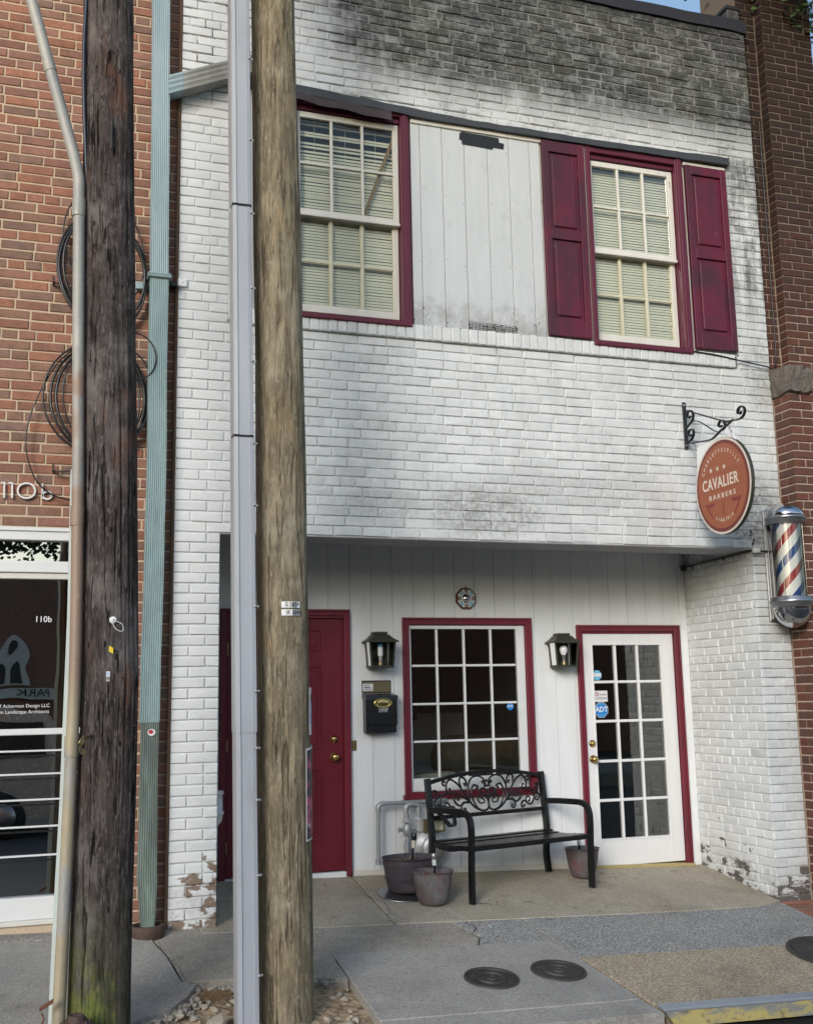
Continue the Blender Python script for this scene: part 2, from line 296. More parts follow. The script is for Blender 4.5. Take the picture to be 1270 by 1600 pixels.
simple('corbel_stone', (0.14, 0.12, 0.105), 0.9, 0, 0.35, 14, 0.01, 40, dirt=0.4, dirtcol=(0.04, 0.035, 0.03)); simple('leaf_brown', (0.13, 0.07, 0.04), 0.8, 0, 0.4, 40)
simple('straw', (0.28, 0.18, 0.09), 0.9, 0, 0.4, 40); simple('leaf_green', (0.06, 0.12, 0.03), 0.55, 0, 0.5, 6); simple('leaf_dark', (0.03, 0.06, 0.02), 0.6, 0, 0.5, 2)
simple('bark', (0.07, 0.055, 0.045), 0.9, 0, 0.4, 12, 0.01, 30, stretch=(1, 1, 0.2)); simple('white_frame', (0.74, 0.76, 0.77), 0.4, 0, 0.08, 5, dirt=0.08)
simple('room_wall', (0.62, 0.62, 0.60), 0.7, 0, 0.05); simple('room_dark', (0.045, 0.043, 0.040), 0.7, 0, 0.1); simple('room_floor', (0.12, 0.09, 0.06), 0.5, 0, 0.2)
simple('brown_velvet', (0.12, 0.09, 0.055), 0.6, 0, 0.35, 14, 0.01, 25); simple('cream_fabric', (0.58, 0.55, 0.45), 0.8, 0, 0.1, 20); simple('terracotta', (0.42, 0.24, 0.17), 0.8, 0, 0.2)
simple('wire_dark', (0.05, 0.05, 0.05), 0.5, 0.5); simple('church_white', (0.60, 0.60, 0.58), 0.7); simple('yellow_threshold', (0.42, 0.34, 0.15), 0.5, 0, 0.25, 10, dirt=0.3)
simple('steel_blue', (0.33, 0.37, 0.42), 0.5, 0.3, 0.15, 12, 0.001, 80, dirt=0.2)
def planterm(name, c1, c2, c3):
    b = NB(name); n = b.noise(5, (1, 1, 1), 5, 0.65); st = b.noise(60, (1, 1, 0.05), 3, 0.6); c = b.mix(n.sstep(0.35, 0.6), c1, c2)
    c = b.mix(b.noise(9, (1, 1, 0.5), 5, 0.7, (3, 8, 1)).sstep(0.48, 0.68) * 0.8, c, c3); c = b.scale(c, (st - 0.5) * 0.5 + 1.0)
    M[name] = b.bsdf(c, 0.6, 0, st * 0.5 + n, 1.0, 0.002, spec=0.3)
planterm('barrel_plastic', (0.15, 0.15, 0.155), (0.11, 0.09, 0.095), (0.16, 0.055, 0.065)); planterm('dark_tub', (0.055, 0.048, 0.06), (0.085, 0.075, 0.09), (0.075, 0.05, 0.06))
def copperm(name, a, bcol, dk, zr):
    b = NB(name); n = b.noise(5, (1, 1, 0.25), 6, 0.7); n2 = b.noise(22, (1, 1, 0.12), 5, 0.7, (3, 1, 5)); c = b.mix(n.sstep(0.35, 0.65), a, bcol)
    c = b.mix((n * 0.45 + n2 * 0.55 + zr).sstep(0.50, 0.68) * 0.85, c, dk); M[name] = b.bsdf(c, 0.58, 0.1, n2, 1.0, 0.002, spec=0.35)
copperm('verdigris', (0.26, 0.36, 0.40), (0.33, 0.43, 0.47), (0.14, 0.19, 0.21), -0.08); copperm('verdigris_green', (0.20, 0.29, 0.31), (0.27, 0.38, 0.40), (0.10, 0.12, 0.12), 0.0)
copperm('verdigris_dark', (0.10, 0.125, 0.12), (0.17, 0.22, 0.20), (0.28, 0.42, 0.35), -0.02); copperm('old_downspout', (0.28, 0.28, 0.26), (0.38, 0.39, 0.38), (0.10, 0.09, 0.08), -0.03)
def conduitm():
    b = NB('conduit_metal'); n = b.noise(8, (1, 1, 0.3), 6, 0.7); n2 = b.noise(45, (1, 1, 0.3), 4, 0.7); base = b.mix(n.sstep(0.35, 0.65), (0.30, 0.30, 0.29), (0.40, 0.39, 0.36))
    z1 = (b.noise(3, (1, 1, 0.7), 4, 0.6, (2, 2, 2)) + b.z.sstep(3.3, 3.0) * 0.10).sstep(0.50, 0.62) * b.z.sstep(3.5, 3.1)
    c = b.mix(z1 * 0.75, base, b.mix(b.z.sstep(1.2, 1.6), (0.42, 0.35, 0.22), (0.29, 0.185, 0.125))); c = b.mix(n2.sstep(0.66, 0.74) * 0.6, c, (0.66, 0.62, 0.50))
    M['conduit_metal'] = b.bsdf(c, 0.6, 0.25, n2, 1.0, 0.002)
conduitm()
def glassm(name, tint=(0.93, 0.96, 0.95), ior=1.5, rough=0.0, refl=1.0):
    b = NB(name); t = b.t
    tr = t.nodes.new('ShaderNodeBsdfTransparent'); tr.inputs[0].default_value = (*tint, 1)
    gl = t.nodes.new('ShaderNodeBsdfGlossy'); gl.inputs['Roughness'].default_value = rough; gl.inputs[0].default_value = (1, 1, 1, 1)
    wv = b.noise(1.6, (1, 1, 1), 2); bp = t.nodes.new('ShaderNodeBump'); bp.inputs['Distance'].default_value = 0.006; bp.inputs['Strength'].default_value = 0.35
    t.links.new(wv.s, bp.inputs['Height']); t.links.new(bp.outputs[0], gl.inputs['Normal'])
    fr = t.nodes.new('ShaderNodeFresnel'); fr.inputs[0].default_value = ior
    f = (X(t, fr.outputs[0]) * refl).clamp()
    mx = t.nodes.new('ShaderNodeMixShader'); t.links.new(f.s, mx.inputs[0]); t.links.new(tr.outputs[0], mx.inputs[1]); t.links.new(gl.outputs[0], mx.inputs[2])
    t.links.new(mx.outputs[0], b.out.inputs[0]); M[name] = b.m
glassm('window_glass', refl=1.9); glassm('sash_glass', (0.95, 0.96, 0.92), refl=0.6); glassm('shop_glass', (0.35, 0.38, 0.40), 1.9, refl=4.5); glassm('tube_glass', (0.96, 0.98, 0.98), 1.45, refl=1.6); glassm('bulb_glass', (0.85, 0.87, 0.88), 1.45, refl=2.0)
def barber_stripes():
    b = NB('barber_stripes'); n = b.t.nodes.new('ShaderNodeMath'); n.operation = 'ARCTAN2'
    dx = b.x - 5.42; dy = b.y + 0.20; b.t.links.new(dy.s, n.inputs[0]); b.t.links.new(dx.s, n.inputs[1])
    u = (X(b.t, n.outputs[0]) * (2 / (2 * math.pi))) * -1.0 + b.z * (1 / 0.335) - 0.124
    f = u.frac()
    def band(a, c): return f.sstep(a, a + 0.006) * f.sstep(c + 0.006, c)
    c = b.mix(band(0.05, 0.27), (0.74, 0.74, 0.72), (0.30, 0.03, 0.035)); c = b.mix(band(0.55, 0.77), c, (0.02, 0.065, 0.22))
    M['barber_stripes'] = b.bsdf(c, 0.35, 0)
barber_stripes()
def couchm():
    b = NB('poster_print'); n = b.noise(9, (1, 1, 0.8), 5, 0.7, dist=1.2); c = b.mix(n.sstep(0.5, 0.6), (0.02, 0.022, 0.025), (0.50, 0.10, 0.17)); c = b.mix(b.noise(12, (1, 1, 1), 4, 0.6, (3, 1, 1)).sstep(0.6, 0.68), c, (0.6, 0.55, 0.55))
    M['poster_print'] = b.bsdf(c, 0.45)
couchm()

# ------------------------------------------------------------------ mesh building
class MB:
    def __init__(s): s.v = []; s.f = []; s.mi = []; s.sm = []; s.mats = []
    def m(s, name):
        mat = M[name]
        if mat not in s.mats: s.mats.append(mat)
        return s.mats.index(mat)
    def add(s, vs, fs, mat, smooth=False):
        o = len(s.v); s.v += [tuple(p) for p in vs]; k = s.m(mat)
        for f in fs: s.f.append(tuple(i + o for i in f)); s.mi.append(k); s.sm.append(smooth)
    def box(s, a, b, mat, c=0.0, F=None):
        (x0, y0, z0), (x1, y1, z1) = a, b
        if c <= 0:
            vs = [(x, y, z) for z in (z0, z1) for y in (y0, y1) for x in (x0, x1)]
            fs = [(0, 2, 3, 1), (4, 5, 7, 6), (0, 1, 5, 4), (2, 6, 7, 3), (0, 4, 6, 2), (1, 3, 7, 5)]
        else:
            c = min(c, abs(x1 - x0) * 0.45, abs(y1 - y0) * 0.45, abs(z1 - z0) * 0.45)
            vs = []; idx = {}
            for ix, xx in enumerate((x0, x1)):
                for iy, yy in enumerate((y0, y1)):
                    for iz, zz in enumerate((z0, z1)):
                        sx, sy, sz = (1 - 2 * ix) * c, (1 - 2 * iy) * c, (1 - 2 * iz) * c
                        for ax, p in enumerate(((xx, yy + sy, zz + sz), (xx + sx, yy, zz + sz), (xx + sx, yy + sy, zz))):
                            idx[(ix, iy, iz, ax)] = len(vs); vs.append(p)
            g = lambda *k: idx[k]; fs = []
            for e in (0, 1):
                q = [g(e, 0, 0, 0), g(e, 1, 0, 0), g(e, 1, 1, 0), g(e, 0, 1, 0)]; fs.append(q if e else q[::-1])
                q = [g(0, e, 0, 1), g(1, e, 0, 1), g(1, e, 1, 1), g(0, e, 1, 1)]; fs.append(q[::-1] if e else q)
                q = [g(0, 0, e, 2), g(1, 0, e, 2), g(1, 1, e, 2), g(0, 1, e, 2)]; fs.append(q if e else q[::-1])
            for i in (0, 1):
                for j in (0, 1):
                    fs.append([g(0, i, j, 1), g(1, i, j, 1), g(1, i, j, 2), g(0, i, j, 2)])
                    fs.append([g(i, 0, j, 0), g(i, 1, j, 0), g(i, 1, j, 2), g(i, 0, j, 2)])
                    fs.append([g(i, j, 0, 0), g(i, j, 1, 0), g(i, j, 1, 1), g(i, j, 0, 1)])
                    for k in (0, 1): fs.append([g(i, j, k, 0), g(i, j, k, 1), g(i, j, k, 2)])
        if F: vs = [F(*p) for p in vs]
        s.add(vs, fs, mat); return s
    def poly(s, pts, n, mat):        # prism: outline pts extruded by vector n
        k = len(pts); n = Vector(n); a = [Vector(p) for p in pts]; vs = a + [p + n for p in a]
        fs = [tuple(range(k))[::-1], tuple(range(k, 2 * k))] + [(i, (i + 1) % k, k + (i + 1) % k, k + i) for i in range(k)]
        s.add(vs, fs, mat); return s
    def tube(s, pts, r, mat, n=8, closed=False, cap=True, sec=None, up=None, smooth=True):
        P = [Vector(p) for p in pts]; k = len(P); rr = r if isinstance(r, (list, tuple)) else [r] * k
        T = []
        for i in range(k):
            if closed: d = P[(i + 1) % k] - P[i - 1]
            else: d = P[min(i + 1, k - 1)] - P[max(i - 1, 0)]
            T.append(d.normalized() if d.length > 1e-9 else Vector((0, 0, 1)))
        u = Vector(up) if up else (Vector((0, 0, 1)) if abs(T[0].z) < 0.9 else Vector((1, 0, 0)))
        vs = []
        for i in range(k):
            u = (Vector(up) if up else u); u = (u - T[i] * u.dot(T[i]))
            u = u.normalized() if u.length > 1e-6 else T[i].orthogonal().normalized()
            w_ = T[i].cross(u)
            if sec:
                for a, b_ in sec: vs.append(P[i] + w_ * a * rr[i] + u * b_ * rr[i])
            else:
                for j in range(n):
                    t = 2 * math.pi * j / n; vs.append(P[i] + w_ * math.cos(t) * rr[i] + u * math.sin(t) * rr[i])
        m_ = len(sec) if sec else n; fs = []
        for i in range(k if closed else k - 1):
            a, b_ = i * m_, ((i + 1) % k) * m_
            for j in range(m_): fs.append((a + j, a + (j + 1) % m_, b_ + (j + 1) % m_, b_ + j))
        s.add(vs, fs, mat, smooth and not sec)
        if cap and not closed:
            s.add(vs[:m_], [tuple(range(m_))[::-1]], mat); s.add(vs[-m_:], [tuple(range(m_))], mat)
        return s
    def lathe(s, prof, c, mat, n=24, axis=(0, 0, 1), smooth=True, sx=1.0):
        a = Vector(axis).normalized(); u = a.orthogonal().normalized(); w_ = a.cross(u); c = Vector(c); vs = []
        if abs(a.z) > 0.9999: u, w_ = Vector((1, 0, 0)), Vector((0, 1, 0))
        for r, h in prof:
            for j in range(n):
                t = 2 * math.pi * j / n; vs.append(c + a * h + u * math.cos(t) * r * sx + w_ * math.sin(t) * r)
        fs = []
        for i in range(len(prof) - 1):
            for j in range(n): fs.append((i * n + j, i * n + (j + 1) % n, (i + 1) * n + (j + 1) % n, (i + 1) * n + j))
        s.add(vs, fs, mat, smooth)
        for i, fl in ((0, True), (len(prof) - 1, False)):
            if prof[i][0] > 1e-4:
                q = tuple(range(n)); s.add(vs[i * n:(i + 1) * n], [q[::-1] if fl else q], mat)
        return s
    def text(s, txt, size, o, xd, yd, mat, depth=0.001, squeeze=1.0, align='CENTER', spacing=1.0, bold=0.0, fit=None):
        cu = bpy.data.curves.new('lettering', 'FONT'); cu.body = txt; cu.size = size; cu.align_x = align; cu.align_y = 'CENTER'
        cu.extrude = depth; cu.space_character = spacing; cu.offset = bold; cu.resolution_u = 3
        ob = bpy.data.objects.new('lettering', cu); me = bpy.data.meshes.new_from_object(ob)
        xd, yd = Vector(xd).normalized(), Vector(yd).normalized(); zd = xd.cross(yd); o = Vector(o)
        if fit and me.vertices: xs_ = [v.co.x for v in me.vertices]; squeeze = fit / (max(xs_) - min(xs_))
        s.add([o + xd * v.co.x * squeeze + yd * v.co.y + zd * v.co.z for v in me.vertices], [tuple(p.vertices) for p in me.polygons], mat)
        bpy.data.objects.remove(ob); bpy.data.curves.remove(cu); bpy.data.meshes.remove(me); return s
    def build(s, name, parent=None, **kw):
        me = bpy.data.meshes.new(name); me.from_pydata(s.v, [], s.f)
        for mat in s.mats: me.materials.append(mat)
        me.polygons.foreach_set('material_index', s.mi); me.polygons.foreach_set('use_smooth', s.sm); me.update()
        return link(bpy.data.objects.new(name, me), parent, **kw)

INV = {}
def link(o, parent=None, label=None, cat=None, group=None, kind=None):
    COL.objects.link(o)
    if parent is not None:
        o.parent = parent
        if parent.name in INV: o.matrix_parent_inverse = INV[parent.name]
    if label: o['label'] = label
    if cat: o['category'] = cat
    if group: o['group'] = group
    if kind: o['kind'] = kind
    return o
def thing(name, label, cat, loc, group=None):
    o = bpy.data.objects.new(name, None); o.location = loc; o.empty_display_size = 0.1
    link(o, None, label, cat, group); INV[o.name] = Matrix.Translation(Vector(loc)).inverted(); return o
def gz(x, y): return 0.024 - 0.035 * x + 0.13 * y
def bez(pts, n=6, closed=False):      # Catmull-Rom through points
    P = [Vector(p) for p in pts]; out = []; k = len(P)
    for i in range(k if closed else k - 1):
        p0 = P[i - 1] if (closed or i > 0) else P[0] * 2 - P[1]; p1 = P[i]; p2 = P[(i + 1) % k]
        p3 = P[(i + 2) % k] if (closed or i + 2 < k) else p2 * 2 - p1
        for j in range(n):
            t = j / n; out.append(0.5 * ((2 * p1) + (p2 - p0) * t + (2 * p0 - 5 * p1 + 4 * p2 - p3) * t * t + (3 * p1 - p0 - 3 * p2 + p3) * t ** 3))
    if not closed: out.append(P[-1])
    return out

# ------------------------------------------------------------------ bricks
def brick_mesh(name, L, H, D, mat, seed, c=0.004, jit=0.0012):
    rnd = random.Random(seed); b = MB()
    x0, x1, z0, z1 = -L / 2, L / 2, -H / 2, H / 2
    j = lambda: rnd.uniform(-jit, jit)
    fr = [(x0 + c + j(), j() * .6, z0 + c + j()), (x1 - c + j(), j() * .6, z0 + c + j()), (x1 - c + j(), j() * .6, z1 - c + j()), (x0 + c + j(), j() * .6, z1 - c + j())]
    mid = [(x0 + j() * .5, c + j() * .4, z0 + j() * .5), (x1 + j() * .5, c + j() * .4, z0 + j() * .5), (x1 + j() * .5, c + j() * .4, z1 + j() * .5), (x0 + j() * .5, c + j() * .4, z1 + j() * .5)]
    bk = [(x0, D, z0), (x1, D, z0), (x1, D, z1), (x0, D, z1)]
    # extra point in the middle of the face gives each brick its own gentle tilt
    cen = (j() * 8, -abs(j()) * 1.0, j() * 4)
    vs = fr + mid + bk + [cen]
    fs = [(0, 1, 12), (1, 2, 12), (2, 3, 12), (3, 0, 12)]
    for i in range(4):
        k = (i + 1) % 4; fs.append((4 + i, 4 + k, k, i)); fs.append((8 + i, 8 + k, 4 + k, 4 + i))
    b.add(vs, fs, mat); return b
VAR = {}
def brick_variants(style, mats, c, jit, H, D, L=0.2055, n=4):
    VAR[style] = (L, H, [[brick_mesh('brick', L, H, D, m, hash((i, m)) % 9999 if False else i * 31 + k * 7, c, jit) for i in range(n)] for k, m in enumerate(mats)])
class Wall:
    """collects the bricks of one building; the ones that show largest become parts"""
    def __init__(s): s.items = []
    def lay(s, F, rot, u0, u1, z0, z1, style, course=0.0677, holes=(), skip=None, step=0.2145, joint=0.009, headers=7, phase=0.0, start=0, proud=0.0025, rnd=None, mpick=None):
        """F(u, z) -> world point of the wall face, rot = turn about z so that the brick's -Y faces outwards"""
        rnd = rnd or random.Random(int((u0 + 10) * 977 + z0 * 131) & 0xffff)
        nrow = int(round((z1 - z0) / course)); course = (z1 - z0) / nrow
        for r in range(nrow):
            zc = z0 + (r + 0.5) * course; hd = headers and (r + start) % headers == headers - 1
            st = step / 2 if hd else step
            off = phase + (step * 0.25 if hd else (step / 2 if (r + start) % 2 else 0.0))
            edges = [u0]; u = u0 + off
            if off < 0.02: u += st
            while u < u1 - 0.035:
                edges.append(u)
                if not hd and rnd.random() < 0.05: u += st / 2
                else: u += st * rnd.uniform(0.965, 1.035)
            edges.append(u1)
            for a, b in zip(edges, edges[1:]):
                segs = [(a, b)]
                for (ha, hb, hz0, hz1) in holes:
                    if hz0 < zc < hz1:
                        ns = []
                        for (p, q) in segs:
                            if q <= ha or p >= hb: ns.append((p, q))
                            else:
                                if ha - p > 0.02: ns.append((p, ha))
                                if q - hb > 0.02: ns.append((hb, q))
                        segs = ns
                for p, q in segs:
                    L = q - p - joint
                    if L < 0.015: continue
                    w_ = F((p + q) / 2, zc); w_ = w_ + Vector((0, 0, 0.0045 * noise.noise(Vector((w_.x * 1.7 + w_.y, 5.0, zc * 2.3))) + rnd.uniform(-.0012, .0012))); off_ = rnd.uniform(-1, 1) * proud
                    s.items.append((w_, rot, L, course - joint, off_, style, rnd.randrange(4), rnd.random(), rnd.uniform(-1, 1)))
    def finish(s, parent, inv, bad=(), limit=298):
        scored = []
        for it in s.items:
            p = to_px(it[0]); sc = 0
            if p and 4 < p[0] < 1266 and 4 < p[1] < 1596 and not any(a < p[0] < b and (len(t) == 0 or t[0] < p[1] < t[1]) for (a, b, *t) in bad):
                nrm = Matrix.Rotation(it[1], 3, 'Z') @ Vector((0, -1, 0)); v = (CAMP - it[0]).normalized()
                sc = it[2] * it[3] * max(0, nrm.dot(v)) / p[2] ** 2
            scored.append((sc, it))
        scored.sort(key=lambda q: -q[0])
        rest = MB(); data = {}
        for n_, (sc, it) in enumerate(scored):
            w_, rot, L, H, off, style, var, mr, tw = it
            LL, HH, vs = VAR[style]; k = int(mr * len(vs)); tpl = vs[k][var]
            mat = Matrix.Translation(w_) @ Matrix.Rotation(rot, 4, 'Z') @ Matrix.Translation((0, off, 0)) @ Matrix.Rotation(tw * 0.010, 4, 'Z') @ Matrix.Rotation(tw * 0.006, 4, 'Y')
            if n_ < limit and sc > 0:
                key = (style, k, var)
                if key not in data:
                    me = bpy.data.meshes.new('brick'); me.from_pydata(tpl.v, [], tpl.f); me.materials.append(tpl.mats[0]); data[key] = me
                o = bpy.data.objects.new('brick', data[key]); COL.objects.link(o); o.parent = parent; o.matrix_parent_inverse = inv
                o.matrix_basis = mat @ Matrix.Diagonal((L / LL, 1, H / HH, 1))
            else:
                mm = mat @ Matrix.Diagonal((L / LL, 1, H / HH, 1))
                o_ = len(rest.v); rest.v += [tuple(mm @ Vector(p)) for p in tpl.v]
                if tpl.mats[0] not in rest.mats: rest.mats.append(tpl.mats[0])
                mi = rest.mats.index(tpl.mats[0])
                for f in tpl.f: rest.f.append(tuple(i + o_ for i in f)); rest.mi.append(mi); rest.sm.append(False)
        return rest.build('brickwork', parent, kind='stuff')
brick_variants('white', ['painted_brick'], 0.0042, 0.0022, 0.0595, 0.02)
brick_variants('red', ['red_brick_%d' % i for i in range(6)], 0.004, 0.0016, 0.0595, 0.02)
brick_variants('dark', ['dark_brick_%d' % i for i in range(6)], 0.003, 0.0016, 0.0595, 0.02)

# ================================================================== SETTING: ground
def slab(name, pts, mat, th=0.12, lift=0.0, nz=None, kind='structure', jag=0.0, seed=1, tri=True):
    """a paving slab: outline in (x, y) laid on the sloping ground, with its own thickness"""
    rnd = random.Random(seed); P = [Vector((x, y, 0)) for x, y in pts]; out = []
    for i, p in enumerate(P):
        q = P[(i + 1) % len(P)]; n_ = max(1, int((q - p).length / 0.12)) if jag else 1
        for k in range(n_):
            t = k / n_; v = p.lerp(q, t)
            if jag and k: v += Vector((rnd.uniform(-jag, jag), rnd.uniform(-jag, jag), 0))
            out.append((v.x, v.y))
    b = MB(); top = [(x, y, gz(x, y) + lift) for x, y in out]; c = 0.006
    cx = sum(x for x, y in out) / len(out); cy = sum(y for x, y in out) / len(out)
    ins = [(x + (cx - x) / max(1e-6, math.hypot(cx - x, cy - y)) * c, y + (cy - y) / max(1e-6, math.hypot(cx - x, cy - y)) * c) for x, y in out]
    k = len(out); vs = [(x, y, gz(x, y) + lift) for x, y in ins] + [(x, y, gz(x, y) + lift - c * 0.7) for x, y in out] + [(x, y, gz(x, y) + lift - th) for x, y in out]
    b.add(vs, [tuple(range(k))], mat)
    b.add(vs, [(k + i, k + (i + 1) % k, (i + 1) % k, i) for i in range(k)] + [(2 * k + i, 2 * k + (i + 1) % k, k + (i + 1) % k, k + i) for i in range(k)], mat)
    return b.build(name, kind=kind)
g = MB(); g.box((-400, -400, -0.62), (400, 400, -0.60), 'asphalt'); g.build('ground', kind='structure')
g = MB()     # road surface with a little camber, from the kerb outwards
vs = []; xs = [-60, -8, -2, 0, 1, 2, 3, 4, 5, 8, 12, 60]; ys = [-1.70, -2.1, -4, -7, -10, -13]
for y in ys:
    for x in xs: vs.append((x, y, -0.50 - 0.012 * max(0, min(12, x)) + 0.09 * min(1, (-1.7 - y) / 5.5) * (1 if y > -10 else 0.6)))
n_ = len(xs); g.add(vs, [(j * n_ + i + n_, j * n_ + i + n_ + 1, j * n_ + i + 1, j * n_ + i) for j in range(len(ys) - 1) for i in range(n_ - 1)], 'asphalt'); g.build('road', kind='structure')
g = MB()     # earth under the pavement
for pts in ([(-20, -1.62), (3.21, -1.62), (3.21, 1.1), (-20, 1.1)], [(3.21, -1.46), (20, -1.46), (20, 1.1), (3.21, 1.1)]): g.add([(x, y, gz(x, y) - 0.055) for x, y in pts] + [(x, y, -1.2) for x, y in pts], [(0, 1, 2, 3), (4, 5, 1, 0), (5, 6, 2, 1), (7, 4, 0, 3)], 'dirt')
g.build('terrain', kind='structure')
J = 0.004
slab('porch_floor', [(1.0, -0.10), (2.235, -0.10), (2.235 + .01, 1.05), (1.0, 1.05)], 'porch_concrete')
slab('porch_floor', [(2.245, -0.10), (4.13, -0.125), (4.10, 1.05), (2.255, 1.05)], 'porch_concrete', seed=2)
slab('porch_floor', [(4.137, -0.125), (5.0, -0.10), (5.26, -0.005), (5.26, 1.05), (4.107, 1.05)], 'porch_concrete', lift=0.001, seed=3)
slab('pavement', [(0.80, -0.85), (0.76, -0.45), (0.70, -0.14), (0.66, 0.03), (2.24, 0.03), (2.24, -0.105), (2.62, -0.105), (2.70, -0.40), (2.62, -0.565), (1.70, -0.575), (1.69, -0.95), (1.4, -0.87), (1.15, -0.84)], 'old_concrete', jag=0.008, seed=5, lift=-0.004)
slab('pavement', [(2.63, -0.107), (3.12, -0.112), (3.14, -0.55), (2.63, -0.562), (2.71, -0.40)], 'grey_aggregate', lift=-0.003, jag=0.004, seed=6)
slab('pavement', [(3.128, -0.112), (4.13, -0.131), (4.6, -0.125), (5.0, -0.105), (5.24, -0.03), (5.24, -0.45), (5.6, -0.47), (9, -0.5), (9, -0.87), (3.172, -0.85)], 'grey_aggregate', lift=-0.003, seed=7)
slab('pavement', [(3.175, -0.855), (9, -0.875), (9, -1.60), (3.235, -1.595)], 'tan_aggregate', lift=-0.002, seed=8)
slab('pavement', [(1.70, -0.58), (3.135, -0.558), (3.20, -1.515), (1.695, -1.535)], 'slab_concrete', lift=0.002, seed=9)
slab('pavement', [(1.695, -1.54), (3.20, -1.52), (3.225, -1.70), (1.68, -1.74)], 'slab_concrete', th=0.35, lift=-0.001, jag=0.004, seed=10)
slab('pavement', [(-9, -0.10), (0.69, -0.10), (0.75, -0.45), (0.79, -0.85), (0.86, -0.90), (0.80, -1.04), (0.69, -1.2), (0.49, -1.32), (0.15, -1.45), (-0.3, -1.5), (-9, -1.5)], 'slab_concrete', jag=0.010, seed=11, lift=0.0)
slab('pavement', [(-9, 0.12), (-9, -0.095), (0.686, -0.095), (0.66, 0.02), (0.79, 0.10)], 'rough_concrete', lift=0.006, jag=0.01, seed=12)
slab('pavement', [(-9, 0.40), (-9, 0.124), (0.79, 0.104), (0.79, 0.40)], 'old_concrete', lift=0.02, seed=13)
slab('curb', [(-9, -1.505), (-0.3, -1.505), (0.10, -1.46), (0.05, -1.74), (-9, -1.72)], 'rough_concrete', th=0.4, lift=-0.012, jag=0.008, seed=14)
# broken lip of the old pavement round the pit
b = MB(); rnd = random.Random(4)
def chunk(b, c, r, mat, seed, flat=0.6):
    rn = random.Random(seed); t = (1 + 5 ** .5) / 2
    V = [(-1, t, 0), (1, t, 0), (-1, -t, 0), (1, -t, 0), (0, -1, t), (0, 1, t), (0, -1, -t), (0, 1, -t), (t, 0, -1), (t, 0, 1), (-t, 0, -1), (-t, 0, 1)]
    Fc = [(0, 11, 5), (0, 5, 1), (0, 1, 7), (0, 7, 10), (0, 10, 11), (1, 5, 9), (5, 11, 4), (11, 10, 2), (10, 7, 6), (7, 1, 8), (3, 9, 4), (3, 4, 2), (3, 2, 6), (3, 6, 8), (3, 8, 9), (4, 9, 5), (2, 4, 11), (6, 2, 10), (8, 6, 7), (9, 8, 1)]
    rm = Matrix.Rotation(rn.uniform(0, 6.28), 3, 'Z') @ Matrix.Rotation(rn.uniform(-.4, .4), 3, 'X'); sx, sy = rn.uniform(.7, 1.3), rn.uniform(.6, 1.1)
    vs = []
    for v in V:
        p = Vector(v) * (r / 1.9) * rn.uniform(0.72, 1.25); vs.append(Vector(c) + rm @ Vector((p.x * sx, p.y * sy, p.z * flat)))
    b.add(vs, Fc, mat)
for i in range(260):
    x = rnd.uniform(0.45, 1.72); y = rnd.uniform(-1.62, -0.88)
    if x < 0.85 and y > -1.05 - (0.85 - x) * 0.55: continue
    if math.hypot(x - 1.27, y + 1.28) < 0.16: continue
    r = rnd.choice([0.010, 0.013, 0.018, 0.026]); m_ = rnd.choice(['stone', 'pale_stone', 'rough_concrete', 'dirt', 'stone'])
    if x > 1.42 and rnd.random() < 0.6: continue
    chunk(b, (x, y, gz(x, y) - 0.052 + r * 0.3), r, m_, i)
for i in range(110):      # crumbled edge
    t = rnd.random(); a = [(0.86, -0.90), (0.80, -1.04), (0.69, -1.2), (0.49, -1.32), (0.15, -1.45)]; s_ = t * 4; k = int(s_); f = s_ - k
    x = a[k][0] * (1 - f) + a[k + 1][0] * f + rnd.uniform(-0.01, 0.05); y = a[k][1] * (1 - f) + a[k + 1][1] * f + rnd.uniform(-0.06, 0.02)
    chunk(b, (x, y, gz(x, y) - 0.02 - rnd.random() * 0.03), rnd.uniform(0.012, 0.03), rnd.choice(['rough_concrete', 'pale_stone', 'old_concrete']), 900 + i)
for i in range(60):
    x = rnd.uniform(0.9, 1.68); chunk(b, (x, -0.875 - rnd.random() * 0.06, gz(x, -0.9) - 0.02 - rnd.random() * 0.02), rnd.uniform(0.012, 0.028), rnd.choice(['rough_concrete', 'pale_stone', 'rough_concrete']), 1200 + i)
b.build('rubble', label='broken stones and crumbled concrete in the open dirt pit round the poles', cat='rubble', kind='stuff')
def rock(x, y, r, mat, seed, label, flat=0.5):
    b = MB(); chunk(b, (x, y, gz(x, y) - 0.045 + r * 0.25), r, mat, seed, flat); b.build('stone', label=label, cat='stone')
rock(0.90, -1.36, 0.075, 'pale_stone', 41, 'long pale rounded stone lying in the dirt left of the grey cable riser', 0.5)
rock(0.99, -1.52, 0.060, 'pale_stone', 42, 'whitish stone at the foot of the grey cable riser')
rock(1.30, -1.53, 0.075, 'stone', 43, 'flat reddish stone in front of the foot of the tan pole')
rock(1.05, -1.08, 0.045, 'pale_stone', 44, 'small pale chip of stone behind the foot of the grey riser', 0.35)
b = MB()      # dry grass, twigs and leaf litter
for i in range(260):
    x, y = 0.93 + rnd.gauss(0, 0.045), -1.0 + rnd.gauss(0, 0.03); a = rnd.uniform(0, 6.28); L = rnd.uniform(0.02, 0.06); z = gz(x, y) - 0.03
    b.tube([(x, y, z), (x + math.cos(a) * L * .5, y + math.sin(a) * L * .5, z + rnd.uniform(.005, .02)), (x + math.cos(a) * L, y + math.sin(a) * L, z + rnd.uniform(-.005, .01))], 0.0011, 'straw', n=3, cap=False)
b.build('dry_grass', label='tuft of dry brown grass in the dirt beside the broken pavement edge', cat='grass', kind='stuff')
b = MB()
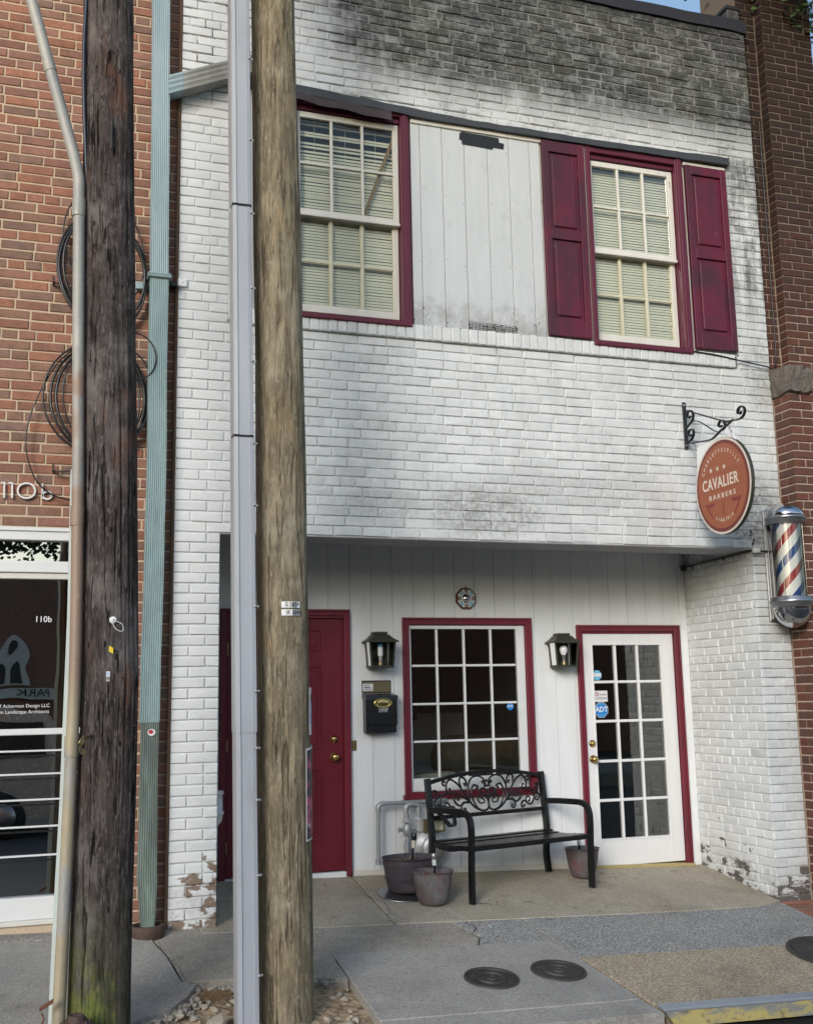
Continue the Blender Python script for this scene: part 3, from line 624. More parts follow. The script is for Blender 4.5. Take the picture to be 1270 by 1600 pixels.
def leaf(b, x, y, z, s, mat, rn, flat=True):
    a = rn.uniform(0, 6.28); tl = rn.uniform(-0.35, 0.35); ca, sa = math.cos(a), math.sin(a); w_ = s * rn.uniform(0.12, 0.4)
    P = [(-s, 0, 0), (-s * .3, w_, s * .15), (s * .5, w_ * .7, s * .1), (s, 0, s * .12), (s * .4, -w_, s * .2), (-s * .4, -w_ * .8, 0.0)]
    b.add([(x + p[0] * ca - p[1] * sa, y + p[0] * sa + p[1] * ca, z + p[2] + p[1] * tl) for p in P], [(0, 1, 2, 3, 4, 5)], mat)
for i in range(85):
    x, y = rnd.uniform(1.15, 5.2), rnd.uniform(-0.5, 0.95)
    if rnd.random() < 0.45: y = rnd.uniform(0.75, 0.97)
    leaf(b, x, y, gz(x, y) + 0.003, rnd.uniform(0.006, 0.017), rnd.choice(['leaf_brown', 'dark_soil', 'leaf_brown', 'straw']), rnd)
for i in range(12):
    x, y = rnd.uniform(2.3, 4.6), rnd.uniform(-0.3, 0.8); a = rnd.uniform(0, 6.28); L = rnd.uniform(0.04, 0.11)
    b.tube(bez([(x, y, gz(x, y) + .004), (x + math.cos(a) * L * .5 + .008, y + math.sin(a) * L * .5, gz(x, y) + .007), (x + math.cos(a) * L, y + math.sin(a) * L, gz(x, y) + .004)], 4), 0.0012, 'dark_soil', n=4)
for i in range(120):
    x, y = rnd.uniform(3.2, 5.6), rnd.uniform(-1.5, -0.1); leaf(b, x, y, gz(x, y) + 0.001, rnd.uniform(0.004, 0.009), rnd.choice(['leaf_brown', 'dark_soil']), rnd)
b.build('leaf_litter', label='scattered dry leaves, twigs and specks on the porch floor and pavement', cat='leaves', kind='stuff')
b = MB(); leaf(b, 2.83, -0.27, gz(2.83, -0.27) + 0.006, 0.035, 'pale_plastic', random.Random(3)); b.build('pale_leaf', label='single pale green leaf lying on the pavement seam', cat='leaf')
# hairline cracks: thin flat dark slivers laid on the slabs
b = MB()
def crack(pts, w_=0.004, seed=1):
    rn = random.Random(seed); P = bez([(x, y, 0) for x, y in pts], 10)
    for p, q in zip(P, P[1:]):
        d = (q - p).normalized(); n_ = Vector((-d.y, d.x, 0)) * w_ * rn.uniform(0.3, 0.9); a_, c_ = Vector((rn.uniform(-1, 1), rn.uniform(-1, 1), 0)) * 0.004, 0
        b.add([(v.x, v.y, gz(v.x, v.y) + 0.0035) for v in (p - n_ + a_, q - n_, q + n_, p + n_ + a_)], [(0, 1, 2, 3)], 'dark_soil')
crack([(0.71, -0.16), (0.75, -0.44), (0.79, -0.65), (0.81, -0.84)], 0.0022); crack([(2.66, 0.84), (2.62, 0.45), (2.66, 0.02)], 0.002, 2)
crack([(2.20, 0.85), (2.22, 0.5), (2.30, 0.35), (2.28, 0.1), (2.34, -0.08)], 0.003, 3); crack([(2.7, -0.12), (2.74, -0.25), (2.66, -0.38), (2.72, -0.5), (2.66, -0.56)], 0.004, 4); crack([(4.3, 0.4), (4.36, 0.1), (4.28, -0.1)], 0.002, 6)
b.build('pavement_crack', label='thin dark cracks wandering through the concrete of porch and pavement', cat='crack', kind='stuff')
# brick paving to the right of the porch
pv = MB(); pv.add([(5.25, -0.46, gz(5.25, -0.46) - 0.01), (9, -0.5, gz(9, -0.5) - 0.01), (9, -0.02, gz(9, -0.02) - 0.01), (5.25, -0.02, gz(5.25, -0.02) - 0.01)], [(0, 1, 2, 3)], 'tan_mortar')
pav = pv.build('paving', kind='structure'); rnd = random.Random(21)
for r in range(7):
    for c in range(7):
        x0 = 5.255 + c * 0.205 + (0.1 if r % 2 else 0) - (0.1 if r % 2 else 0) * (c == 0); x1 = min(x0 + 0.197, 6.5); y0 = -0.455 + r * 0.0625
        if x0 < 5.27 + max(0, -0.06 - y0) * 0.0: pass
        q = MB(); q.box((x0, y0, -0.03), (x1, y0 + 0.054, 0.0), 'red_brick_%d' % rnd.randrange(6), 0.003, F=lambda x, y, z: (x, y, z + gz(x, y) + 0.002)); q.build('brick', pav)
# storm drain throat: steel top plate and yellow painted face over a dark opening
t = thing('storm_drain', 'steel storm drain lintel with worn yellow paint at the kerb over a dark opening', 'storm drain', (3.9, -1.64, -0.35))
b = MB(); b.box((3.245, -1.672, -0.012), (9.0, -1.60, 0.004), 'steel_blue', 0.003, F=lambda x, y, z: (x, y, z + gz(x, y))); b.build('top_plate', t)
yb = NB('drain_yellow'); yn = yb.noise(5, (1, 1, 2.5), 6, 0.75); yc = yb.mix(yn.sstep(0.45, 0.60), (0.43, 0.35, 0.13), (0.20, 0.21, 0.20)); yc = yb.mix(yb.noise(22, (1, 1, 1), 4, .7).sstep(0.55, 0.66) * .7, yc, (0.10, 0.09, 0.06))
M['drain_yellow'] = yb.bsdf(yc, 0.6, 0, yn, 1.0, 0.002)
b = MB(); b.poly([(3.25, -1.673, gz(3.25, -1.67) - 0.012), (9, -1.673, gz(9, -1.67) - 0.012), (9, -1.695, gz(9, -1.67) - 0.085), (3.30, -1.695, gz(3.3, -1.67) - 0.085)], (0, 0.012, 0), 'drain_yellow'); b.build('face_plate', t, label='worn yellow painted steel face')
b = MB(); b.box((3.215, -1.60, -1.15), (8.9, -1.46, -0.42), 'ink_black', F=lambda x, y, z: (x, y, z if z < -1 else gz(x, y) - 0.13)); b.build('throat', t)

def manhole(x, y, r, label, style=0):
    t = thing('manhole_cover', label, 'manhole cover', (x, y, gz(x, y)))
    ax = Vector((0.035, -0.13, 1)).normalized(); b = MB(); z = gz(x, y) + 0.0085
    b.lathe([(r, -0.004), (r * 0.985, 0.005), (r * 0.90, 0.005), (r * 0.885, -0.006)], (x, y, z), 'cast_iron', 48, ax); b.build('frame', t)
    b = MB(); P = [(0.0001, 0.002), (r * 0.10, 0.002), (r * 0.12, 0.006), (r * 0.20, 0.006), (r * 0.23, -0.003), (r * 0.42, -0.003), (r * 0.45, 0.006), (r * 0.52, 0.006), (r * 0.55, -0.003), (r * 0.82, -0.003), (r * 0.83, 0.003), (r * 0.865, 0.003), (r * 0.867, -0.006)]
    b.lathe(P[::-1], (x, y, z), 'cast_iron', 48, ax, smooth=False)
    u = ax.orthogonal().normalized(); v = ax.cross(u); k_ = 20 if style == 0 else 14
    for k in range(k_):
        a = 2 * math.pi * k / k_; d = u * math.cos(a) + v * math.sin(a); c = Vector((x, y, z)) - ax * 0.0015
        b.tube([c + d * r * 0.64, c + d * r * 0.69], 0.004, 'cast_iron', n=4); b.tube([c + d * r * 0.74, c + d * r * 0.79], 0.004, 'cast_iron', n=4)
    for k in range(6):
        a = 2 * math.pi * k / 6; d = u * math.cos(a) + v * math.sin(a); c = Vector((x, y, z)); b.tube([c + d * r * 0.25, c + d * r * 0.40], 0.005, 'cast_iron', n=4)
    b.build('lid', t)
manhole(2.485, -1.105, 0.158, 'round cast iron utility cover in the smooth slab, nearer to the tan pole')
manhole(2.925, -1.06, 0.163, 'round cast iron utility cover in the smooth slab, nearer to the tan paving', 1)
manhole(4.86, -1.07, 0.30, 'larger dark cast iron cover in the tan paving at the right edge', 1)

# ================================================================== WHITE PAINTED BRICK BUILDING
BLD = thing('white_brick_building', 'two storey white painted brick shop building with maroon trim and recessed porch', 'building', (3.17, 0.5, 0.0))
BI = INV[BLD.name]
b = MB(); y0 = 0.0110
for (x0, x1, ya, yb_, z0, z1) in ((0.80, 5.545, y0, 0.30, 5.70, 6.945), (0.80, 1.15, y0, 0.30, 3.925, 5.70), (5.25, 5.545, y0, 0.30, 3.925, 5.70), (0.80, 5.545, y0, 0.33, 2.47, 3.925),
        (0.80, 1.10, y0, 1.0, -0.5, 2.47), (5.2565, 5.545, y0, 1.30, -0.6, 2.47), (5.2565, 5.545, 0.33, 1.30, 2.47, 2.90), (0.80, 1.15, 1.0, 1.3, -0.5, 2.9)):
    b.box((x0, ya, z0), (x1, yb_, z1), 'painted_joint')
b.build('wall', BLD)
# mortar bed, clogged with paint here and open there
b = MB(); nx, nz_ = 200, 190; vs = []; fs = []
for j in range(nz_ + 1):
    for i in range(nx + 1):
        x = 0.801 + 4.743 * i / nx; z = 2.471 + 4.47 * j / nz_; k = noise.noise(Vector((x * 2.3, 3.0, z * 3.1))) * 0.8 + noise.noise(Vector((x * 9, 1.0, z * 12))) * 0.6
        vs.append((x, 0.0078 - 0.0048 * max(-0.4, min(0.85, k + (0.0 if z < 5.3 or x > 1.4 else -0.6))), z))
for j in range(nz_):
    for i in range(nx):
        a = j * (nx + 1) + i; x, z = vs[a][0], vs[a][2]
        if 1.12 < x < 5.235 and 3.91 < z < 5.69: continue
        fs.append((a, a + 1, a + nx + 2, a + nx + 1))
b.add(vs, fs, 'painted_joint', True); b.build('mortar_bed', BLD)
b = MB(); b.box((0.82, 5.6, -0.5), (5.53, 5.8, 6.6), 'room_dark'); b.box((0.82, 0.30, -0.5), (0.95, 5.6, 6.6), 'room_dark'); b.box((5.40, 1.30, -0.5), (5.53, 5.6, 6.6), 'room_dark'); b.box((0.82, 0.30, 6.6), (5.53, 5.8, 6.75), 'room_dark')
b.build('rear_wall', BLD)
W = Wall()
band = (1.15, 5.25, 3.925, 5.705)
W.lay(lambda u, z: Vector((u, 0, z)), 0, 0.80, 5.545, 2.472, 3.925, 'white', 0.069, rnd=random.Random(1), headers=6, start=0)
W.lay(lambda u, z: Vector((u, 0, z)), 0, 0.80, 1.145, 3.925, 5.705, 'white', 0.0688, rnd=random.Random(2), headers=6, start=3)
W.lay(lambda u, z: Vector((u, 0, z)), 0, 5.252, 5.545, 3.925, 5.705, 'white', 0.0688, rnd=random.Random(3), headers=6, start=3)
W.lay(lambda u, z: Vector((u, 0, z)), 0, 0.80, 5.545, 5.705, 6.94, 'white', 0.0687, rnd=random.Random(4), headers=6, start=5, proud=0.005)
W.lay(lambda u, z: Vector((u, 0, z)), 0, 0.80, 1.105, -0.03, 2.472, 'white', 0.0672, rnd=random.Random(5), headers=0)
W.lay(lambda u, z: Vector((u, 0, z)), 0, 5.25, 5.545, -0.20, 2.472, 'white', 0.0675, rnd=random.Random(6), headers=0, start=1)
W.lay(lambda u, z: Vector((5.25, u, z)), -math.pi / 2, 0.004, 1.02, -0.20, 2.472, 'white', 0.0675, rnd=random.Random(7), headers=6, start=2)
W.lay(lambda u, z: Vector((5.25, u, z)), -math.pi / 2, 0.334, 1.02, 2.472, 2.78, 'white', 0.0675, rnd=random.Random(8), headers=6, start=3)
W.finish(BLD, BI, bad=[(360, 482), (1090, 1178, 690, 830)])
# projecting sill course of upright bricks
rnd = random.Random(12); x = 1.15; k = 0
while x < 5.20:
    w_ = rnd.uniform(0.060, 0.072); q = MB(); d = rnd.uniform(-.003, .003)
    q.box((x, -0.028 + d, 3.928), (min(x + w_, 5.2), 0.02, 4.036 + rnd.uniform(-.003, .003)), 'painted_brick', 0.005); q.build('brick', BLD); x += w_ + 0.006
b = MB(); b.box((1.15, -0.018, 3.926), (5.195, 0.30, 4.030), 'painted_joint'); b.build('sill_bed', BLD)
# coping
b = MB(); pts = []
for i in range(25):
    x = 0.80 + 4.76 * i / 24; pts.append((x, 6.93 + (0.012 if i % 3 else 0.0) + 0.004 * math.sin(i * 2.2), 6.985 + 0.062 * (x - 0.8) / 4.75 + 0.005 * math.sin(i * 1.7)))
for (a, c) in zip(pts, pts[1:]):
    b.add([(a[0], -0.02, a[1]), (c[0], -0.02, c[1]), (c[0], -0.02, c[2]), (a[0], -0.02, a[2]), (a[0], 0.32, a[1]), (c[0], 0.32, c[1]), (c[0], 0.32, c[2]), (a[0], 0.32, a[2])], [(0, 1, 2, 3), (3, 2, 6, 7), (1, 0, 4, 5)], 'tar_coping')
b.add([(5.56, -0.02, 6.93), (5.56, 0.32, 6.93), (5.56, 0.32, 7.05), (5.56, -0.02, 7.05)], [(0, 1, 2, 3)], 'tar_coping'); b.build('coping', BLD)
b = MB(); b.box((5.43, 0.05, 6.9), (5.545, 0.33, 7.19), 'painted_brick', 0.004); b.build('party_wall', BLD); b = MB(); b.box((5.415, 0.04, 7.19), (5.56, 0.36, 7.225), 'tar_coping', 0.004); b.box((5.40, 0.32, 7.02), (5.56, 0.42, 7.19), 'tar_coping', 0.004); b.build('party_wall_cap', BLD)
# long dark drip ledge over the windows, uneven
b = MB(); rnd = random.Random(3); n_ = 40; P = []
for i in range(n_ + 1):
    x = 1.14 + 4.12 * i / n_; sag = 0.026 * math.sin(min(1, max(0, (x - 1.6) / 3.6)) * math.pi); e = rnd.uniform(-.003, .003)
    P.append((x, 5.662 - sag * .55 + 0.035 * max(0, 2.6 - x) + e, 5.735 - sag + 0.028 * max(0, 2.9 - x) + rnd.uniform(-.003, .003), -0.055 + rnd.uniform(-.004, .004)))
for a, c in zip(P, P[1:]):
    vs = [(a[0], a[3], a[1]), (c[0], c[3], c[1]), (c[0], c[3], c[2] - .012), (a[0], a[3], a[2] - .012), (a[0], 0.01, a[2]), (c[0], 0.01, c[2]), (a[0], 0.01, a[1]), (c[0], 0.01, c[1])]
    b.add(vs, [(0, 1, 2, 3), (3, 2, 5, 4), (1, 0, 6, 7)], 'ledge_paint')
b.add([(P[-1][0], P[-1][3], P[-1][1]), (P[-1][0], 0.01, P[-1][1]), (P[-1][0], 0.01, P[-1][2]), (P[-1][0], P[-1][3], P[-1][2])], [(0, 1, 2, 3)], 'ledge_paint'); b.build('drip_ledge', BLD)
# white boards between the windows
b = MB(); b.box((2.50, 0.016, 4.03), (3.56, 0.05, 5.66), 'ink_black'); b.box((1.15, 0.010, 4.03), (1.60, 0.05, 5.74), 'board_paint'); b.box((3.54, 0.01, 4.03), (3.99, 0.05, 5.70), 'aged_white'); b.box((4.80, 0.012, 4.03), (5.25, 0.05, 5.70), 'aged_white'); b.build('backing_board', BLD, kind='stuff')
bx = [2.487, 2.561, 2.739, 2.919, 3.107, 3.287, 3.462, 3.552]
for i, (a, c) in enumerate(zip(bx, bx[1:])):
    q = MB(); q.box((a + .002, -0.006 + random.uniform(-.0015, .0015), 4.037), (c - .002, 0.014, 5.640 - 0.02 * (a - 2.5)), 'board_paint', 0.0025); q.build('board', BLD)
b = MB(); b.box((2.487, -0.022, 5.620), (3.56, 0.012, 5.652), 'aged_white', 0.003); b.box((4.838, -0.018, 5.622), (5.236, 0.01, 5.652), 'aged_white', 0.002); b.box((3.56, -0.012, 5.645), (3.95, 0.01, 5.665), 'aged_white', 0.002); b.box((5.233, -0.010, 4.04), (5.249, 0.01, 5.63), 'aged_white', 0.002); b.box((3.921, -0.012, 4.05), (3.943, 0.01, 5.66), 'aged_white', 0.002); b.build('batten', BLD, kind='stuff')
b = MB(); pts = [(2.885, 5.600), (2.905, 5.612), (3.205, 5.606), (3.207, 5.570), (3.249, 5.566), (3.243, 5.522), (3.155, 5.524), (3.153, 5.506), (2.905, 5.512), (2.900, 5.545), (2.880, 5.55)]
b.poly([(x, -0.013, z) for x, z in pts][::-1], (0, 0.004, 0), 'tape_black'); b.build('black_tape', BLD, label='ragged patch of black tape on the white boards')
b = MB()
for k in range(14): x = 2.91 + k * 0.029; b.tube([(x, -0.018, 4.035), (x + random.uniform(-.006, .006), -0.022, 4.10 - 0.0009 * k)], 0.0016, 'wire_dark', n=4)
for k in range(5): z = 4.04 + k * 0.0145; b.tube([(2.905, -0.020, z + .002), (3.30, -0.020, z - 0.006)], 0.0014, 'wire_dark', n=4)
b.build('wire_mesh', BLD, kind='stuff')
b = MB(); rn = random.Random(6)
for k in range(16): leaf(b, rn.uniform(2.98, 3.30), -0.028, rn.uniform(4.040, 4.085), rn.uniform(.012, .022), rn.choice(['leaf_brown', 'rust_red', 'leaf_brown']), rn)
b.build('dry_leaves', label='dead brown leaves caught in wire mesh under the white boards', cat='leaves', kind='stuff')

b = MB(); rn = random.Random(77)
for x in bx[1:-1]:
    for z in (4.12, 4.55, 5.05, 5.52):
        for dx in (-.02, .02): b.lathe([(.0001, .0015), (.003, .001), (.0035, 0)], (x + dx, -.006, z + rn.uniform(-.03, .03)), 'rust', 6, (0, -1, 0))
for k in range(70):
    x = rn.uniform(2.5, 3.52); z = 4.04 + abs(rn.gauss(0, .09)); 
    if rn.random() < .5: x = rn.choice(bx[:7]) + rn.gauss(0, .012)
    s_ = rn.uniform(.003, .010); P = [(x + s_ * rn.uniform(.4, 1) * math.cos(a) * .7, -.0085, z + s_ * rn.uniform(.5, 1.3) * math.sin(a)) for a in (0, 1.05, 2.1, 3.14, 4.2, 5.2)]; b.poly(P[::-1], (0, .0012, 0), rn.choice(['tape_black', 'rust', 'stone']))
b.build('paint_chips', BLD, kind='stuff')
# shutters
def shutter(x0, x1, z0, z1, rows, label):
    b = MB(); s_ = 0.055; y = -0.040
    b.box((x0, y, z0), (x0 + s_, -0.006, z1), 'shutter_paint', 0.003); b.box((x1 - s_, y, z0), (x1, -0.006, z1), 'shutter_paint', 0.003)
    zz = [(z0, rows[0][0]), (rows[0][1], rows[1][0]), (rows[1][1], z1)]
    for a, c in zz: b.box((x0 + s_ + .001, y + .0015, a), (x1 - s_ - .001, -0.006, c), 'shutter_paint', 0.003)
    sh = b.build('shutter', BLD, label=label)
    for a, c in rows:
        p = MB(); p.box((x0 + s_ + .002, -0.020, a + .001), (x1 - s_ - .002, -0.008, c - .001), 'shutter_paint'); p.box((x0 + s_ + .028, -0.034, a + .028), (x1 - s_ - .028, -0.019, c - .028), 'shutter_paint', 0.008); p.build('panel', sh)
shutter(3.558, 3.921, 4.050, 5.640, [(4.185, 4.83), (4.905, 5.548)], 'maroon panelled shutter beside the white boards')
shutter(4.842, 5.226, 4.058, 5.618, [(4.190, 4.818), (4.912, 5.540)], 'darker maroon panelled shutter at the right end')

# upstairs sash windows
def sash_window(x0, x1, z0, z1, zm, label, left):
    """x0..x1 sash width, z0..z1 sash height, zm the meeting rail"""
    b = MB(); cw = 0.072
    b.box((x1 + .004, -0.030, z0 - .06), (x1 + cw, 0.10, z1 + .10), 'dark_maroon_trim', 0.004); b.box((x1 + .018, -0.040, z0 - .055), (x1 + cw - .018, -0.029, z1 + .095), 'dark_maroon_trim', 0.003)
    b.box((x0 - .045 if not left else x0 - .05, -0.030, z0 - .06), (x0 - .004, 0.10, z1 + .10), 'dark_maroon_trim', 0.004)
    b.box((x0 - .003, -0.028, z1 + .045), (x1 + .003, 0.10, z1 + .098), 'dark_maroon_trim', 0.004); b.box((x0 - .003, 0.004, z1 + .006), (x1 + .003, 0.10, z1 + .044), 'dark_maroon_trim', 0.003)
    b.box((x0 - .05, -0.045, z0 - .075), (x1 + .065, 0.10, z0 - .036), 'dark_maroon_trim', 0.005)
    fr = b.build('window', BLD, label=label)
    rb = MB(); rb.box((x0 - .02, 0.26, z0 - .05), (x1 + .02, 0.30, z1 + .1), 'room_dark'); rb.box((x0 - .04, 0.10, z0 - .05), (x0 - .02, 0.26, z1 + .1), 'room_dark'); rb.box((x1 + .02, 0.10, z0 - .05), (x1 + .04, 0.26, z1 + .1), 'room_dark'); rb.build('reveal', fr)
    for (za, zb, yy, mat, mm, nm) in ((zm - .012, z1, 0.020, 'aged_white', 'aged_white', 'upper'), (z0, zm + .022, 0.052, 'aged_white', 'cream_paint', 'lower')):
        s_ = MB(); st = 0.042; y1 = yy + 0.03
        s_.box((x0, yy, za), (x0 + st * .8, y1, zb), mat, 0.003); s_.box((x1 - st, yy, za), (x1, y1, zb), mat, 0.003)
        bt = 0.045 if nm == 'upper' else 0.055; tt = 0.045
        s_.box((x0 + st * .8, yy + .001, za), (x1 - st, y1, za + bt), mat, 0.003); s_.box((x0 + st * .8, yy + .001, zb - tt), (x1 - st, y1, zb), mat, 0.003)
        if nm == 'upper': s_.box((x0 - .002, yy - .012, za - .012), (x1 + .002, y1, za + .012), mat, 0.003)
        so = s_.build('sash', fr)   # sub-part
        gx0, gx1, gz0_, gz1 = x0 + st * .8, x1 - st, za + bt, zb - tt; cols, rws = 3, 2
        for c in range(1, cols):
            xx = gx0 + (gx1 - gx0) * c / cols; q = MB(); q.box((xx - .010, yy + .002, gz0_), (xx + .010, y1 - .004, gz1), mm, 0.003); q.build('glazing_bar', fr)
        zz = (gz0_ + gz1) / 2; q = MB()
        for c in range(cols):
            xa = gx0 + (gx1 - gx0) * c / cols + (.011 if c else 0); xb = gx0 + (gx1 - gx0) * (c + 1) / cols - (.011 if c < cols - 1 else 0)
            q.box((xa, yy + .003, zz - .009), (xb, y1 - .004, zz + .009), mm, 0.003)
            if nm == 'lower':
                for (za_, zb_) in ((gz0_, zz - .009), (zz + .009, gz1)):      # yellowed putty lines
                    e = .005
                    q.box((xa, yy + .010, za_), (xa + e, yy + .02, zb_), 'cream_paint'); q.box((xb - e, yy + .010, za_), (xb, yy + .02, zb_), 'cream_paint'); q.box((xa + e, yy + .010, za_), (xb - e, yy + .02, za_ + e), 'cream_paint'); q.box((xa + e, yy + .010, zb_ - e), (xb - e, yy + .02, zb_), 'cream_paint')
        q.build('glazing_bar', fr)
        for c in range(cols):
            for r in range(rws):
                xa = gx0 + (gx1 - gx0) * c / cols + .003; xb = gx0 + (gx1 - gx0) * (c + 1) / cols - .003; za_ = gz0_ + (gz1 - gz0_) * r / 2 + .002; zb_ = gz0_ + (gz1 - gz0_) * (r + 1) / 2 - .002
                q = MB(); q.box((xa, yy + .021, za_), (xb, yy + .024, zb_), 'sash_glass'); q.build('pane', fr)
    bl = MB(); z = z0 + .03; rn = random.Random(5 if left else 6); i = 0
    while z < z1 - .03:
        t = (z - z0) / (z1 - z0); gap = left and t > 0.80 and rn.random() < 0.50 and t < 0.95; tl = rn.uniform(-.002, .002); dx = 0.004
        if not gap:
            zz = z + (rn.uniform(-.004, .004) if left and t > .55 else 0)
            bl.add([(x0 + dx, 0.094, zz), (x1 - dx, 0.094, zz + tl), (x1 - dx, 0.101, zz + .0203 + tl), (x0 + dx, 0.101, zz + .0203), (x0 + dx, 0.0952, zz), (x1 - dx, 0.0952, zz + tl), (x1 - dx, 0.1022, zz + .0203 + tl), (x0 + dx, 0.1022, zz + .0203)], [(0, 1, 2, 3), (7, 6, 5, 4), (0, 4, 5, 1), (3, 2, 6, 7)], 'blind_white')
        z += 0.0222
    for f in (.2, .5, .8): bl.tube([(x0 + (x1 - x0) * f, 0.092, z0 + .02), (x0 + (x1 - x0) * f, 0.092, z1 - .02)], 0.0012, 'blind_white', n=4)
    bl.build('blind_slats', fr, kind='stuff')
    return fr
wl = sash_window(1.62, 2.400, 4.085, 5.600, 4.815, 'dirty sash window with crooked blinds beside the tan pole', True)
wr = sash_window(3.985, 4.745, 4.080, 5.560, 4.800, 'sash window with neat closed blinds between two maroon shutters', False)
b = MB(); b.box((2.13, 0.054, 4.87), (2.155, 0.058, 5.50), 'straw', 0, F=lambda x, y, z: (x + (z - 4.87) * 0.36, y, z)); b.build('loose_stick', wl, label='thin stick leaning across behind the glass')
# brown vinyl flap nailed over the head of the left window
b = MB(); n_ = 14; vs = []
for i in range(n_ + 1):
    x = 1.55 + (2.33 - 1.55) * i / n_; z1 = 5.722 - 0.038 * i / n_; z0 = 5.640 - 0.055 * i / n_ + 0.006 * math.sin(i * 1.1); vs += [(x, -0.048, z1), (x, -0.062 - 0.006 * math.sin(i * .9), z0), (x, -0.056, z0), (x, -0.042, z1)]
b.add(vs, [(4 * i, 4 * i + 1, 4 * i + 5, 4 * i + 4) for i in range(n_)] + [(4 * i + 2, 4 * i + 3, 4 * i + 7, 4 * i + 6) for i in range(n_)] + [(4 * i + 1, 4 * i + 2, 4 * i + 6, 4 * i + 5) for i in range(n_)] + [(0, 3, 2, 1), (4 * n_, 4 * n_ + 1, 4 * n_ + 2, 4 * n_ + 3)], 'brown_vinyl'); b.build('flashing_flap', BLD, label='dull brown flap over the head of the window')
# white strip where the boarded opening ends at the left, and small white box on the wall
b = MB(); b.box((1.143, -0.014, 3.95), (1.185, 0.012, 5.68), 'white_siding', 0.003); b.build('corner_strip', BLD)

# porch: soffit, ceiling, siding, trim
b = MB(); b.box((1.106, 0.003, 2.463), (5.249, 0.335, 2.4695), 'grey_soffit'); b.build('soffit', BLD)
b = MB(); b.box((1.0, 0.331, 2.78), (5.3, 1.06, 2.84), 'ceiling_paint'); b.build('porch_ceiling', BLD)
b = MB(); b.box((0.9, 1.018, 2.05), (5.25, 1.10, 2.9), 'ink_black'); b.box((2.23, 1.018, -0.3), (2.70, 1.10, 2.05), 'ink_black'); b.box((3.76, 1.018, -0.3), (4.22, 1.10, 2.05), 'ink_black'); b.box((2.70, 1.018, -0.3), (3.76, 1.10, 0.62), 'ink_black'); b.box((0.9, 1.018, -0.3), (1.29, 1.10, 2.05), 'ink_black'); b.box((5.15, 1.018, -0.3), (5.25, 1.10, 2.05), 'ink_black'); b.box((2.70, 1.018, 1.97), (3.76, 1.10, 2.05), 'ink_black'); b.box((4.22, 1.018, 1.92), (5.15, 1.10, 2.05), 'ink_black'); b.build('wall_core', BLD)
HO = [(1.262, 2.256, -1, 2.050), (2.684, 3.783, 0.602, 1.990), (4.196, 5.170, -1, 1.936)]
seams = [2.262 + 0.1735 * k for k in range(-7, 17)]; seams = [1.05] + [s_ for s_ in seams if 1.10 < s_ < 5.16] + [5.188]
rnd = random.Random(8)
for a, c in zip(seams, seams[1:]):
    xs = sorted({a + .0016, c - .0016} | {h for H in HO for h in H[:2] if a + .0016 < h < c - .0016}); y = 1.0 + rnd.uniform(-.0012, .0012)
    up, lo = MB(), MB()
    for x0, x1 in zip(xs, xs[1:]):
        xc = (x0 + x1) / 2; fl = gz(xc, 1.0) + 0.020; segs = [(fl, 2.775)]
        for H in HO:
            if H[0] < xc < H[1]:
                segs = ([(fl, H[2])] if H[2] > fl + .01 else []) + [(H[3], 2.775)]
        for p, r in segs: (up if r > 2.7 else lo).box((x0, y, p), (x1, y + .016, r), 'white_siding')
    if up.v: up.build('siding_board', BLD)
    if lo.v: lo.build('siding_board', BLD)
b = MB()
for x0, x1 in ((2.262, 4.19),): b.box((x0, 0.988, 0), (x1, 1.012, 0.045), 'aged_white', 0.003, F=lambda x, y, z: (x, y, z + gz(x, 1.0) - .002))
b.build('base_board', BLD)
b = MB(); b.box((5.186, 0.975, -0.05), (5.248, 1.015, 2.78), 'white_siding', 0.004); b.box((5.170, 0.985, -0.04), (5.187, 1.012, 1.94), 'white_siding', 0.002); b.build('corner_trim', BLD)

def casing(b, x0, x1, z0, z1, w_, mat, bottom=True, y=0.975):
    for (a, c, d, e) in ((x0, x0 + w_, z0, z1), (x1 - w_, x1, z0, z1)):
        b.box((a, y, d), (c, 1.03, e), mat, 0.004)
    b.box((x0 + w_ + .0005, y + .0015, z1 - w_), (x1 - w_ - .0005, 1.03, z1), mat, 0.004)
    if bottom: b.box((x0 + w_ + .0005, y + .0015, z0), (x1 - w_ - .0005, 1.03, z0 + w_), mat, 0.004)
    # raised outer bead
    r = 0.014
    b.box((x0 - .002, y - .010, z0), (x0 + r, y + .006, z1 + .004), mat, 0.003); b.box((x1 - r, y - .010, z0), (x1 + .002, y + .006, z1 + .004), mat, 0.003); b.box((x0 + r + .001, y - .009, z1 - r), (x1 - r - .001, y + .006, z1 + .003), mat, 0.003)
    if bottom: b.box((x0 + r + .001, y - .009, z0 - .002), (x1 - r - .001, y + .006, z0 + r), mat, 0.003)

